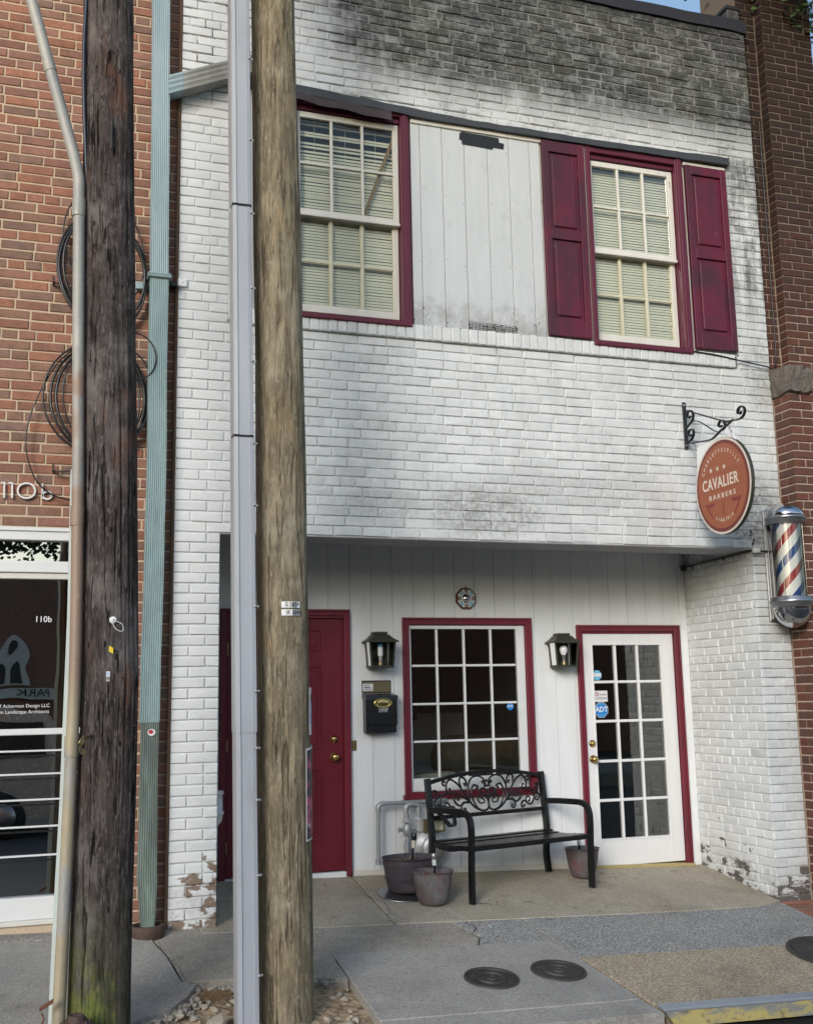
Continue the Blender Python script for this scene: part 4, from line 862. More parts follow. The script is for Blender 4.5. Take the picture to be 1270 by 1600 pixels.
# maroon panelled door
b = MB(); casing(b, 1.266, 2.252, 0.078, 2.049, 0.046, 'maroon_trim', bottom=False); b.box((1.31, 0.99, 1.985), (2.21, 1.05, 2.004), 'maroon_trim', 0.002)
dr = b.build('maroon_door', BLD, label='plain maroon panelled door with brass knob half hidden by the poles')
b = MB(); b.box((1.318, 1.012, 0.118), (2.207, 1.052, 1.984), 'maroon_door', 0.003); b.build('door_leaf', dr)
for (xa, xb) in ((1.44, 1.70), (1.81, 2.035)):
    for (za, zb) in ((1.735, 1.895), (1.005, 1.62), (0.33, 0.85)):
        b = MB(); e = .010
        b.box((xa, 1.006, za), (xa + e, 1.013, zb), 'maroon_door', 0.003); b.box((xb - e, 1.006, za), (xb, 1.013, zb), 'maroon_door', 0.003); b.box((xa + e, 1.006, zb - e), (xb - e, 1.013, zb), 'maroon_door', 0.003); b.box((xa + e, 1.006, za), (xb - e, 1.013, za + e), 'maroon_door', 0.003); b.box((xa + .035, 1.005, za + .035), (xb - .035, 1.013, zb - .035), 'maroon_door', 0.006); b.build('door_panel', dr)
b = MB(); b.box((1.31, 0.97, 0.070), (2.212, 1.02, 0.112), 'white_frame', 0.004); b.build('threshold', dr)
def knob(x, y, z, parent, s=1.0, lever=True):
    b = MB()
    if lever: b.lathe([(0.0001, 0.058), (.016, .057), (.026, .048), (.028, .040), (.022, .028), (.012, .022), (.012, .008), (.032, .006), (.033, 0)], (x, y, z), 'brass', 24, (0, -1, 0))
    else: b.lathe([(0.0001, 0.022), (.014, .022), (.018, .018), (.019, .010), (.028, .008), (.030, 0)], (x, y, z), 'brass', 24, (0, -1, 0)); b.box((x - .003, y - .026, z - .009), (x + .003, y - .02, z + .009), 'aged_brass')
    b.build('door_knob' if lever else 'deadbolt', parent)
knob(2.134, 1.012, 0.941, dr); knob(2.134, 1.012, 1.074, dr, lever=False)
for z in (1.75, 1.052, 0.33):
    b = MB(); b.tube([(1.316, 0.972, z - .045), (1.316, 0.972, z + .045)], 0.006, 'aged_brass', 8); b.build('hinge', dr)

# shop window with sixteen panes
b = MB(); casing(b, 2.684, 3.783, 0.602, 1.990, 0.052, 'maroon_trim'); b.box((2.665, 0.955, 0.597), (2.69, 0.99, 0.64), 'maroon_trim', 0.003); sw = b.build('shop_window', BLD, label='maroon framed shop window of sixteen panes above the bench')
b = MB(); X0, X1, Z0, Z1 = 2.737, 3.730, 0.656, 1.936; gx = [2.757, 3.660]; gz_ = [0.756, 1.905]
b.box((X0, 1.000, Z0), (gx[0], 1.045, Z1), 'white_frame', 0.003); b.box((gx[1], 1.000, Z0), (X1, 1.045, Z1), 'white_frame', 0.003); b.box((gx[0] + .0005, 1.0015, Z0), (gx[1] - .0005, 1.045, gz_[0]), 'white_frame', 0.004); b.box((gx[0] + .0005, 1.0015, gz_[1]), (gx[1] - .0005, 1.045, Z1), 'white_frame', 0.003); b.build('sash', sw)
mv = [2.757, 2.975, 3.205, 3.437, 3.660]; mh = [0.756, 1.033, 1.320, 1.617, 1.905]
for xx in mv[1:-1]: b = MB(); b.box((xx - .009, 1.004, gz_[0]), (xx + .009, 1.036, gz_[1]), 'white_frame', 0.004); b.build('glazing_bar', sw)
for zz in mh[1:-1]:
    b = MB()
    for a, c in zip(mv, mv[1:]): b.box((a + .0095, 1.005, zz - .009), (c - .0095, 1.036, zz + .009), 'white_frame', 0.004)
    b.build('glazing_bar', sw)
for a, c in zip(mv, mv[1:]):
    for d, e in zip(mh, mh[1:]): b = MB(); b.box((a + .002, 1.020, d + .002), (c - .002, 1.023, e - .002), 'window_glass'); b.build('pane', sw)
def octagon(b, c, r, mat, n=8, th=0.002, ph=math.pi / 8, sq=1.0): b.poly([(c[0] + r * math.cos(2 * math.pi * k / n + ph) * sq, c[1], c[2] + r * math.sin(2 * math.pi * k / n + ph)) for k in range(n)][::-1], (0, th, 0), mat)
b = MB(); octagon(b, (3.590, 1.012, 1.288), 0.030, 'sign_blue', 16); b.text('ADT', 0.026, (3.590, 1.0105, 1.289), (1, 0, 0), (0, 0, 1), 'paper_white', 0.0006, bold=0.0006); b.build('sticker', sw, label='small round blue sticker on the shop window pane')

# white french door
b = MB(); casing(b, 4.196, 5.168, -0.030, 1.936, 0.050, 'maroon_trim', bottom=False); b.box((4.246, 0.995, 1.868), (5.118, 1.05, 1.886), 'maroon_trim', 0.002)
fd = b.build('french_door', BLD, label='white glazed door of fifteen panes with blue stickers'); G0, G1, H0, H1 = 4.347, 4.985, 0.216, 1.773
b = MB(); b.box((4.253, 1.004, 0.004), (G0, 1.048, 1.880), 'white_door_paint', 0.003); b.box((G1, 1.004, 0.004), (5.114, 1.048, 1.880), 'white_door_paint', 0.003); b.box((G0 + .0005, 1.0045, 0.004), (G1 - .0005, 1.048, H0), 'white_door_paint', 0.002); b.box((G0 + .0005, 1.0045, H1), (G1 - .0005, 1.048, 1.880), 'white_door_paint', 0.002)
b.box((G0 + .0, 0.999, H0 - .014), (G1, 1.006, H0), 'white_door_paint', .003); b.box((G0, 0.999, H1), (G1, 1.006, H1 + .014), 'white_door_paint', .003); b.box((G0 - .014, 0.999, H0 - .014), (G0 - .0003, 1.006, H1 + .014), 'white_door_paint', .003); b.box((G1 + .0003, 0.999, H0 - .014), (G1 + .014, 1.006, H1 + .014), 'white_door_paint', .003)
b.build('door_leaf', fd); fv = [G0, 4.556, 4.766, G1]; fh = [H0, 0.517, 0.829, 1.150, 1.470, H1]
for xx in fv[1:-1]: b = MB(); b.box((xx - .011, 1.002, H0), (xx + .011, 1.040, H1), 'white_door_paint', 0.004); b.build('glazing_bar', fd)
for zz in fh[1:-1]:
    b = MB()
    for a, c in zip(fv, fv[1:]): b.box((a + (.0115 if a > G0 else .0005), 1.003, zz - .011), (c - (.0115 if c < G1 else .0005), 1.040, zz + .011), 'white_door_paint', 0.004)
    b.build('glazing_bar', fd)
for a, c in zip(fv, fv[1:]):
    for d, e in zip(fh, fh[1:]): b = MB(); b.box((a + .002, 1.022, d + .002), (c - .002, 1.025, e - .002), 'window_glass'); b.build('pane', fd)
knob(4.305, 1.004, 0.849, fd); knob(4.305, 1.004, 0.974, fd, lever=False)
b = MB(); b.box((4.20, 0.95, -0.022), (5.17, 1.04, 0.002), 'yellow_threshold', 0.004, F=lambda x, y, z: (x, y, z + gz(x, 1.0) + 0.012)); b.build('threshold', fd, label='worn yellow threshold')
for z in (1.62, 0.95, 0.28): b = MB(); b.tube([(5.118, 0.968, z - .045), (5.118, 0.968, z + .045)], 0.007, 'maroon_trim', 8); b.build('hinge', fd)
b = MB(); octagon(b, (4.386, 1.019, 1.526), 0.043, 'pale_blue'); b.box((4.350, 1.0165, 1.516), (4.422, 1.0185, 1.542), 'paper_white'); b.build('sticker', fd, label='pale blue octagonal sticker high on the glass')
b = MB(); b.box((4.353, 1.016, 1.308), (4.472, 1.019, 1.399), 'paper_white', 0.0008); rg = [(4.375 + .014 * math.cos(a * .393), 1.0145, 1.372 + .014 * math.sin(a * .393)) for a in range(16)]; b.tube(rg, 0.0022, 'ink_red', 4, closed=True); b.tube([(4.366, 1.0145, 1.382), (4.384, 1.0145, 1.362)], 0.002, 'ink_red', 4)
b.text('NO PUBLIC', 0.0165, (4.431, 1.0152, 1.366), (1, 0, 0), (0, 0, 1), 'ink_black', 0.0004, squeeze=.8); b.text('RESTROOMS', 0.021, (4.416, 1.0152, 1.336), (1, 0, 0), (0, 0, 1), 'ink_black', 0.0004, squeeze=.82); b.build('sticker', fd, label='white rectangular notice on the glass')
b = MB(); octagon(b, (4.410, 1.018, 1.242), 0.066, 'paper_white'); octagon(b, (4.410, 1.0165, 1.242), 0.062, 'sign_blue', th=.001); b.text('ADT', 0.060, (4.410, 1.0152, 1.245), (1, 0, 0), (0, 0, 1), 'paper_white', 0.0006, squeeze=.95, bold=0.0015)
b.box((4.385, 1.0150, 1.282), (4.435, 1.016, 1.285), 'pale_blue'); b.box((4.375, 1.0150, 1.204), (4.445, 1.016, 1.208), 'pale_blue'); b.box((4.385, 1.0150, 1.194), (4.435, 1.016, 1.197), 'pale_blue'); b.build('sticker', fd, label='large blue octagonal sticker lettered ADT')
# rooms behind the glass
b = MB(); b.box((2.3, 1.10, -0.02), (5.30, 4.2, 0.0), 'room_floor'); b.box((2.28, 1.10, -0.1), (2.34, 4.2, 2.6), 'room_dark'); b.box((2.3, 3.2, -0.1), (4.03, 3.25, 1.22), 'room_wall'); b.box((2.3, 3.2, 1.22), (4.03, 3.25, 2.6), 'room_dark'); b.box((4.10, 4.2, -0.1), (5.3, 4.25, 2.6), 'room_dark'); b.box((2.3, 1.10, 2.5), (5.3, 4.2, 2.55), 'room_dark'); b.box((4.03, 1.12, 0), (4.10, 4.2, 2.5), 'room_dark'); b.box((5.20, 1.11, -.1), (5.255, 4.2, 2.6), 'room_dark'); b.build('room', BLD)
# ------------------------------------------------------------------ things in the room, seen through the panes
t = thing('sofa', 'brown velvet sofa seen through the shop window, a cream cushion on it', 'sofa', (3.6, 2.0, 0)); t['label'] = 'rounded brown velvet sofa behind the shop window, right of the cream cushion'
b = MB()
for i in range(18):
    a = i / 17
b.lathe([(0.0001, .52), (.12, .52), (.17, .48), (.19, .4), (.19, -.4), (.17, -.48), (.12, -.52), (.0001, -.52)], (3.72, 1.75, 0.86), 'brown_velvet', 28, (1, 0.1, 0)); b.build('backrest', t)
b = MB(); b.box((2.9, 1.55, 0.35), (4.0, 2.3, 0.66), 'brown_velvet', 0.06); b.build('seat', t)
b = MB(); b.box((2.62, 1.35, 0.40), (3.30, 1.75, 0.74), 'cream_fabric', 0.05, F=lambda x, y, z: (x, y, z + (0.05 * math.sin((x - 2.6) * 4) if z > .6 else 0))); b.build('cushion', label='plump cream cushion lying inside the shop window', cat='cushion')
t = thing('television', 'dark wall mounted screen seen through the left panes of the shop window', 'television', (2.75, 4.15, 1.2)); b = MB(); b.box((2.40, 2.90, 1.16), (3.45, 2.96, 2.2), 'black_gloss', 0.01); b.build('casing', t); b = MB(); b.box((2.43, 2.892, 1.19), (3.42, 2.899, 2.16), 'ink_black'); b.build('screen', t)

# ================================================================== LEFT RED BRICK BUILDING
LB = thing('red_brick_building', 'red brick building with a wide white framed glass front at the left edge', 'building', (-0.6, 0.5, 0))
b = MB()
for (x0, x1, z0, z1) in ((-7, 0.796, 2.47, 8.5), (0.34, 0.796, -0.5, 2.47), (-7, -2.2, -0.5, 2.47), (-2.2, 0.34, -0.5, 0.105)): b.box((x0, 0.0275, z0), (x1, 0.35, z1), 'tan_mortar')
b.box((-7, 0.35, -0.5), (-6.7, 6, 8.5), 'room_dark'); b.box((-7, 5.7, -.5), (0.79, 6, 8.5), 'room_dark'); b.box((0.70, 0.35, -.5), (0.79, 5.7, 8.5), 'room_dark'); b.box((-7, 0.35, 8.4), (0.79, 6, 8.5), 'room_dark'); b.build('wall', LB)
WL = Wall(); F0 = lambda u, z: Vector((u, 0.021, z))
WL.lay(F0, 0, -2.2, 0.790, 2.478, 7.35, 'red', 0.0679, joint=0.0115, rnd=random.Random(31), headers=7, start=2, phase=0.03)
WL.lay(F0, 0, 0.345, 0.790, -0.02, 2.478, 'red', 0.0675, joint=0.0115, rnd=random.Random(32), headers=7, start=3)
WL.finish(LB, LB and INV[LB.name], bad=[(108, 222)])
b = MB(); b.box((0.780, -0.002, -0.05), (0.802, 0.03, 7.4), 'brown_mortar', 0.004); b.build('mortar_bead', LB)
# white framed shopfront glazing
b = MB(); A, B_, yf = -2.15, 0.34, 0.03
b.box((A, yf, 2.394), (B_, 0.12, 2.470), 'white_frame', 0.004); b.box((A, yf - .012, 2.452), (B_, 0.02, 2.474), 'white_frame', 0.003); b.box((A, yf, 2.190), (B_, 0.12, 2.262), 'white_frame', 0.004); b.box((A, yf + .016, 2.150), (B_, 0.12, 2.1895), 'aged_white', 0.004)
b.box((A, yf, 0.108), (B_, 0.12, 0.238), 'white_frame', 0.004); b.box((B_ - .05, yf + .001, 0.24), (B_, 0.12, 2.39), 'white_frame', 0.003); b.box((A, yf, 0.24), (A + .05, 0.12, 2.39), 'white_frame', 0.003); b.box((A - .02, yf - .02, 0.080), (B_, 0.12, 0.107), 'aged_white', 0.003)
sf = b.build('shop_front', LB, label='wide white framed glass shop front')
b = MB(); b.box((A + .05, 0.075, 0.238), (B_ - .05, 0.081, 2.150), 'shop_glass'); b.build('pane', sf); b = MB(); b.box((A + .05, 0.075, 2.262), (B_ - .05, 0.081, 2.394), 'shop_glass'); b.build('pane', sf)
b = MB(); b.box((A + .05, 0.048, 1.190), (B_ - .05, 0.085, 1.228), 'white_frame', 0.004); b.build('transom_bar', sf)
for z in (1.094, 0.955, 0.802, 0.643, 0.474):
    b = MB(); b.box((A + .05, 0.060, z - .006), (B_ - .05, 0.074, z + .005), 'white_frame', 0.002); b.box((A + .05, 0.064, z - .035), (B_ - .05, 0.0745, z - .026), 'black_gloss', 0.002); b.build('glazing_rail', sf)
b = MB(); ty = 0.0735
b.text('110b', 0.052, (0.013, ty, 1.899), (1, 0, 0), (0, 0, 1), 'paper_white', 0.0006, bold=.0006); b.text('olf Ackerman Design LLC', 0.030, (0.070, ty, 1.366), (1, 0, 0), (0, 0, 1), 'paper_white', 0.0006, align='RIGHT'); b.text('am Landscape Architects', 0.030, (0.068, ty, 1.330), (1, 0, 0), (0, 0, 1), 'paper_white', 0.0006, align='RIGHT'); b.build('lettering', sf)
b = MB(); b.box((A - .1, 0.36, 0.0), (B_ + .1, 3.5, 0.1), 'room_floor'); b.box((A - .1, 3.5, 0), (B_ + .1, 3.55, 2.6), 'room_dark'); b.box((A - .1, .36, 2.5), (B_ + .1, 3.5, 2.55), 'room_dark'); b.box((A - .12, .36, 0), (A - .1, 3.5, 2.5), 'room_dark'); b.box((B_ + .1, .36, 0), (B_ + .12, 3.5, 2.5), 'room_dark'); b.build('room', LB)
# house number letters standing off the brick
hn = thing('house_number', 'white raised house number 110b on the red brick above the shop front', 'house number', (-0.12, 0.0, 2.70))
def dig(pts_list, w_=0.010):
    b = MB()
    for P, cl in pts_list:
        b.tube([(x, 0.006, z) for x, z in P], w_, 'white_plastic', closed=cl, sec=[(-.5, -.9), (.5, -.9), (.5, .9), (-.5, .9)], up=(0, 1, 0))
    b.build('digit', hn)
dig([([(-0.268, 2.748), (-0.252, 2.748)], False), ([(-0.249, 2.753), (-0.247, 2.652)], False)]); dig([([(-0.225, 2.748), (-0.207, 2.748)], False), ([(-0.203, 2.753), (-0.200, 2.652)], False)])
dig([([(-0.117 + .052 * math.cos(a * .2244), 2.703 + .048 * math.sin(a * .2244)) for a in range(28)], True)])
dig([([(-0.023, 2.755), (-0.021, 2.655)], False), ([(0.008 + .027 * math.cos(a * .3142), 2.678 + .024 * math.sin(a * .3142)) for a in range(20)], True)])

# ================================================================== RIGHT DARK BRICK BUILDING
RB = thing('dark_brick_building', 'tall dark red brick building with a stepped pier at the right edge', 'building', (6.2, 0.5, 0))
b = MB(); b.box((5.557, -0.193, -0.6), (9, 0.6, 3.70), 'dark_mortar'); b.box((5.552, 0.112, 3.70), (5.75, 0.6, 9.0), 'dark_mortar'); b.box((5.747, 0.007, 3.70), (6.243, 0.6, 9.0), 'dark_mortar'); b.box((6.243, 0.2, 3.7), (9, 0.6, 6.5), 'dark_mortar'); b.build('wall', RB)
WR = Wall()
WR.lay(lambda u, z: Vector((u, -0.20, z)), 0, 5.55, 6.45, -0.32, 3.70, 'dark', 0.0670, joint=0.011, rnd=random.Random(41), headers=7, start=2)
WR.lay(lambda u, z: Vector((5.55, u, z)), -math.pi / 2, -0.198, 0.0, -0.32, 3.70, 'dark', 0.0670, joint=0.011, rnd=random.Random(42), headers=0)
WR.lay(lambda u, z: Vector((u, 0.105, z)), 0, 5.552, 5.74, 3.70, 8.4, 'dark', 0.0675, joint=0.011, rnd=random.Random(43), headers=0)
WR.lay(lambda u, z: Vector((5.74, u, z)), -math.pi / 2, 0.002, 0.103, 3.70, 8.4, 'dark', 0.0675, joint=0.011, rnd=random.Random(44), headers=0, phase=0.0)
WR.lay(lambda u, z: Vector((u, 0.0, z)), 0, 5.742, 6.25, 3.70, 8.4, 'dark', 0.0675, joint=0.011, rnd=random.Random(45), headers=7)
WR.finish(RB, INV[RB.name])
def lump(name, x0, x1, y0, y1, z0, z1, mat, parent, seed, amp=0.02, n=7):
    b = MB(); vs = []; fs = []
    # subdivided box pushed about by noise
    def side(o, u, v, nu, nv):
        base = len(vs)
        for j in range(nv + 1):
            for i in range(nu + 1):
                p = Vector(o) + Vector(u) * (i / nu) + Vector(v) * (j / nv); c = Vector(((x0 + x1) / 2, (y0 + y1) / 2, (z0 + z1) / 2)); h = Vector((x1 - x0, y1 - y0, z1 - z0)) / 2
                q = Vector(((p.x - c.x) / h.x, (p.y - c.y) / h.y, (p.z - c.z) / h.z)); k = 1 - 0.04 * max(0, (abs(q.x) ** 4 + abs(q.y) ** 4 + abs(q.z) ** 4) - 1)
                nz = noise.noise_vector(p * 14 + Vector((seed, 0, 0))) * amp + noise.noise_vector(p * 45) * amp * .4; vs.append(tuple(c + (p - c) * k + nz))
        for j in range(nv):
            for i in range(nu): a = base + j * (nu + 1) + i; fs.append((a, a + 1, a + nu + 2, a + nu + 1))
    X_, Y_, Z_ = (x1 - x0, 0, 0), (0, y1 - y0, 0), (0, 0, z1 - z0)
    side((x0, y0, z0), X_, Z_, n * 2, n); side((x0, y1, z0), Y_ and (0, y0 - y1, 0), Z_, n, n); side((x1, y0, z0), Y_, Z_, n, n); side((x0, y0, z1), X_, Y_, n * 2, n); side((x0, y1, z0), X_, (0, y0 - y1, 0), n * 2, n)
    b.add(vs, fs, mat); return b.build(name, parent)
lump('corbel_stone', 5.53, 5.76, -0.235, 0.05, 3.70, 3.93, 'corbel_stone', RB, 3)
b = MB(); b.box((6.20, -0.205, 3.1), (6.7, -0.19, 3.62), 'black_gloss'); b.box((6.18, -0.215, 3.06), (6.22, -0.19, 3.64), 'room_dark', 0.003); b.build('window', RB)
b = MB(); b.tube(bez([(4.70, -0.035, 4.03), (5.0, -0.035, 4.015), (5.25, -0.03, 3.985), (5.50, -0.03, 3.955), (5.60, 0.06, 3.96), (5.68, 0.095, 4.05), (5.69, 0.095, 4.5), (5.70, 0.09, 6.2)], 6), 0.006, 'black_gloss', 6); b.build('cable', label='thin black cable sagging from the right shutter across to the dark brick pier', cat='cable')
t = thing('flower_pot', 'pale terracotta pot on a dark stand at the right edge of the picture', 'pot', (5.66, -0.33, gz(5.66, -0.33)))
b = MB(); b.lathe([(0.07, 0.02), (0.10, 0.03), (0.135, 0.12), (0.14, 0.16), (0.12, 0.20), (0.13, 0.215)], (5.70, -0.36, 0.02), 'terracotta', 20); b.build('bowl', t)
b = MB(); b.box((5.62, -0.44, gz(5.66, -0.44)), (5.78, -0.28, 0.04), 'cast_iron', 0.01); b.build('stand', t)

# ================================================================== POLES AND WHAT IS FIXED TO THEM
def pole(name, label, mat, prof, z0, z1, seed, amp, n=120, dz=0.014):
    """prof: (z, cx, cy, r); long grooves and knots pushed into the surface"""
    rows = int((z1 - z0) / dz); b = MB(); vs = []
    for j in range(rows + 1):
        z = z0 + (z1 - z0) * j / rows
        for (a, c) in zip(prof, prof[1:]):
            if a[0] <= z <= c[0] or (c is prof[-1] and z > c[0]) or (a is prof[0] and z < a[0]):
                t = (z - a[0]) / (c[0] - a[0]); cx, cy, r = (a[k] + (c[k] - a[k]) * t for k in (1, 2, 3)); break
        for i in range(n):
            th = 2 * math.pi * i / n; p = Vector((math.cos(th) * 4.2, math.sin(th) * 4.2, z * 0.55 + seed))
            g_ = noise.noise(p * 1.9) * 0.9 + noise.noise(Vector((p.x * 4.5, p.y * 4.5, z * 0.9 + seed))) * 0.8 + noise.noise(Vector((p.x * 1.6, p.y * 1.6, z * 6))) * 0.30 - max(0.0, noise.noise(Vector((p.x * 3.2, p.y * 3.2, z * 0.7 + seed * 2))) - 0.30) * 5.0
            k = noise.noise(Vector((p.x * 0.45, p.y * 0.45, z * 0.9 + seed * 3))); rr = r + amp * g_ + 0.006 * k
            vs.append((cx + math.cos(th) * rr, cy + math.sin(th) * rr, z))
    fs = [(j * n + i, j * n + (i + 1) % n, (j + 1) * n + (i + 1) % n, (j + 1) * n + i) for j in range(rows) for i in range(n)]
    b.add(vs, fs, mat, True); return b.build(name, label=label, cat='pole')
pole('utility_pole', 'dark weathered wooden utility pole with green moss at its foot, left of the downspout', 'weathered_wood', [(-0.6, 0.326, -1.45, 0.146), (0.3, 0.328, -1.45, 0.142), (1.5, 0.341, -1.45, 0.137), (3.25, 0.289, -1.45, 0.132), (5.2, 0.232, -1.45, 0.134), (8, 0.15, -1.45, 0.125)], -0.6, 7.6, 3.0, 0.0046)
pole('utility_pole', 'lighter tan wooden pole with two metal number tags, right of the grey riser', 'pine_wood', [(-0.6, 1.272, -1.28, 0.140), (-0.2, 1.270, -1.28, 0.138), (1.5, 1.252, -1.28, 0.138), (3.4, 1.228, -1.28, 0.139), (5.5, 1.185, -1.28, 0.129), (8, 1.13, -1.28, 0.12)], -0.6, 7.6, 11.0, 0.0022)
# grey plastic riser beside the tan pole: a U-shaped cover in overlapping lengths
t = thing('cable_riser', 'long lavender grey plastic cable guard running up the left side of the tan pole', 'cable guard', (1.03, -1.42, -0.2))
def riser_seg(z0, z1, g_, nm='cover'):
    cx = lambda z: 1.042 - (z + .15) * 0.0145; wd = lambda z: 0.0555 - 0.0006 * z; b = MB(); vs = []
    zs = [z0 + (z1 - z0) * k / 6 for k in range(7)]; pr = [(-1, 0.11), (-1, 0.012), (-0.92, 0), (-0.55, -.004), (-0.5, 0.003), (0.5, 0.003), (0.55, -.004), (0.92, 0), (1, 0.012), (1, 0.11)]
    for z in zs:
        for a, d in pr: vs.append((cx(z) + a * (wd(z) + g_), -1.455 - g_ + d, z))
    k = len(pr); b.add(vs, [(j * k + i, j * k + i + 1, (j + 1) * k + i + 1, (j + 1) * k + i) for j in range(6) for i in range(k - 1)], 'riser_plastic'); b.build(nm, t)
    e = MB()
    for zz in (z0, z1): e.box((cx(zz) - wd(zz), -1.450, zz - .002), (cx(zz) + wd(zz), -1.36, zz + .002), 'ink_black')
    return cx, wd
for z0, z1, g_ in ((-0.30, 1.24, 0.0), (1.21, 2.77, 0.0035), (2.785, 4.095, 0.0005), (4.11, 7.4, 0.003)): cx, wd = riser_seg(z0, z1, g_)
b = MB(); b.box((0.944, -1.449, 2.768), (1.055, -1.38, 2.787), 'ink_black'); b.box((0.927, -1.449, 4.092), (1.036, -1.38, 4.113), 'ink_black'); b.build('joint_gap', t, kind='stuff')
for z in (0.02, 0.50, 0.87, 1.13, 1.42, 1.86, 2.40, 2.74, 3.2, 3.62, 4.06, 4.5, 5.0):
    b = MB(); x = cx(z) + wd(z) - .004; b.lathe([(0.0001, .012), (.005, .011), (.008, .006), (.009, 0)], (x, -1.457, z), 'galvanised', 8, (0, -1, 0)); b.box((x + .003, -1.455, z - .006), (x + .022, -1.45, z + .006), 'galvanised', .002); b.build('bolt', t)
# conduit on the dark pole, with its bend at the top
t = thing('conduit', 'grey metal conduit, stained with rust, climbing the left side of the dark pole', 'conduit', (0.14, -1.6, -0.2))
P = bez([(0.139, -1.52, -0.25), (0.150, -1.52, 0.385), (0.158, -1.52, 0.90), (0.166, -1.52, 1.60), (0.150, -1.52, 2.5), (0.128, -1.52, 3.30), (0.110, -1.52, 3.98), (0.098, -1.52, 4.14), (0.040, -1.52, 4.36), (-0.066, -1.52, 4.73), (-0.168, -1.52, 5.09), (-0.30, -1.52, 5.5)], 6)
b = MB(); b.tube(P, 0.030, 'conduit_metal', 20); b.build('pipe', t)
for z, x in ((3.94, 0.1105), (2.30, 0.153), (1.17, 0.161)):
    b = MB(); b.tube([(x, -1.52, z - .05), (x, -1.52, z + .05)], 0.034, 'conduit_metal', 20); b.build('coupling', t)
b = MB(); b.tube([(-0.055, -1.52, 4.69), (-0.068, -1.52, 4.735)], 0.0325, 'conduit_metal', 20); b.build('coupling', t)
b = MB()
for (z0, x0), (z1, x1) in zip([(-0.3, .112), (0.33, .117), (0.89, .127), (1.81, .131)], [(0.33, .117), (0.89, .127), (1.81, .131), (2.54, .122)]):
    w0 = 0.016 - 0.0035 * z0; w1 = 0.016 - 0.0035 * z1
    b.add([(x0 - w0, -1.50, z0), (x0 + w0, -1.50, z0), (x1 + w1, -1.50, z1), (x1 - w1, -1.50, z1), (x0 - w0, -1.47, z0), (x0 + w0, -1.47, z0), (x1 + w1, -1.47, z1), (x1 - w1, -1.47, z1)], [(0, 1, 2, 3), (4, 7, 6, 5), (0, 3, 7, 4), (1, 5, 6, 2)], 'pale_plastic')
b.build('molding_strip', label='thin pale green strip standing along the left of the metal conduit', cat='strip')
b = MB(); b.tube(bez([(0.175, -1.55, 7.0), (0.118, -1.53, 5.3), (0.112, -1.53, 4.7), (0.150, -1.50, 4.05)], 6), 0.010, 'sign_blue', 8)
nb_ = NB('blue_black'); M['blue_black'] = nb_.bsdf((0.016, 0.024, 0.045), 0.4); b.mats = [M['blue_black']]; b.build('cable', label='dark blue cable running down between the dark pole and the bent conduit', cat='cable')
# strap bracket and nails on the dark pole
t = thing('pole_bracket', 'small curved steel strap bolted to the dark pole at chest height', 'bracket', (0.235, -1.58, 1.19))
b = MB(); b.tube(bez([(0.228, -1.585, 1.215), (0.212, -1.605, 1.205), (0.200, -1.612, 1.180), (0.205, -1.605, 1.150), (0.225, -1.59, 1.138)], 5), 0.010, 'aged_brass', sec=[(-.35, -1.2), (.35, -1.2), (.35, 1.2), (-.35, 1.2)], up=(0, 0, 1)); b.build('strap', t); b = MB(); b.lathe([(.0001, .012), (.011, .010), (.012, 0)], (0.236, -1.577, 1.222), 'rust', 10, (-.5, -.85, 0)); b.build('bolt', t)
b = MB(); rnd = random.Random(2)
for i in range(70):
    z = rnd.uniform(0.2, 5.2); a = rnd.uniform(-2.5, -0.4); cx_ = 0.341 - max(0, z - 1.5) * 0.03; b.tube([(cx_ + math.cos(a) * .12, -1.45 + math.sin(a) * .12, z), (cx_ + math.cos(a) * .146, -1.45 + math.sin(a) * .146, z - .002)], 0.0026, rnd.choice(['rust', 'black_metal']), 5)
b.build('nails', label='old nails and staples dotted over the dark pole', cat='nails', kind='stuff')
b = MB(); b.tube([(0.262, -1.598, 4.40), (0.262, -1.606, 4.25)], 0.007, 'ink_black', 6); b.build('spike', label='short black spike standing out near the top of the dark pole', cat='spike')
# tags and stickers on the dark pole (curved to it)
def wrap(b, cx, cy, r, a0, a1, z0, z1, mat, th=0.0015, n=8, slant=0.0):
    vs = []
    for k in range(n + 1):
        a = a0 + (a1 - a0) * k / n
        for rr in (r, r + th):
            for z in (z0, z1): vs.append((cx + math.cos(a) * rr, cy + math.sin(a) * rr, z + slant * k / n))
    fs = []
    for k in range(n):
        o = 4 * k; fs += [(o + 2, o + 6, o + 7, o + 3), (o + 1, o + 5, o + 4, o), (o + 3, o + 7, o + 5, o + 1), (o, o + 4, o + 6, o + 2)]
    fs += [(0, 2, 3, 1), (4 * n, 4 * n + 1, 4 * n + 3, 4 * n + 2)]; b.add(vs, fs, mat)
DP = (0.341, -1.45)
b = MB(); wrap(b, *DP, 0.143, -1.72, -1.58, 1.622, 1.65, 'yellow_tag', slant=-.012); b.build('sticker', label='tiny yellow tag stuck on the dark pole above the barcode label', cat='tag')
b = MB(); wrap(b, *DP, 0.1435, -1.79, -1.66, 1.478, 1.525, 'paper_white')
for k in range(14): a = -1.785 + k * 0.0092; wrap(b, *DP, 0.1452, a, a + .0045, 1.481, 1.500, 'ink_black', .0004, 1)
for r_ in range(2):
    for k in range(6): a = -1.782 + k * .020; wrap(b, *DP, 0.1452, a, a + .012, 1.506 + r_ * .009, 1.511 + r_ * .009, 'sign_blue', .0004, 1)
b.build('sticker', label='small white barcode label stuck on the dark pole', cat='label')
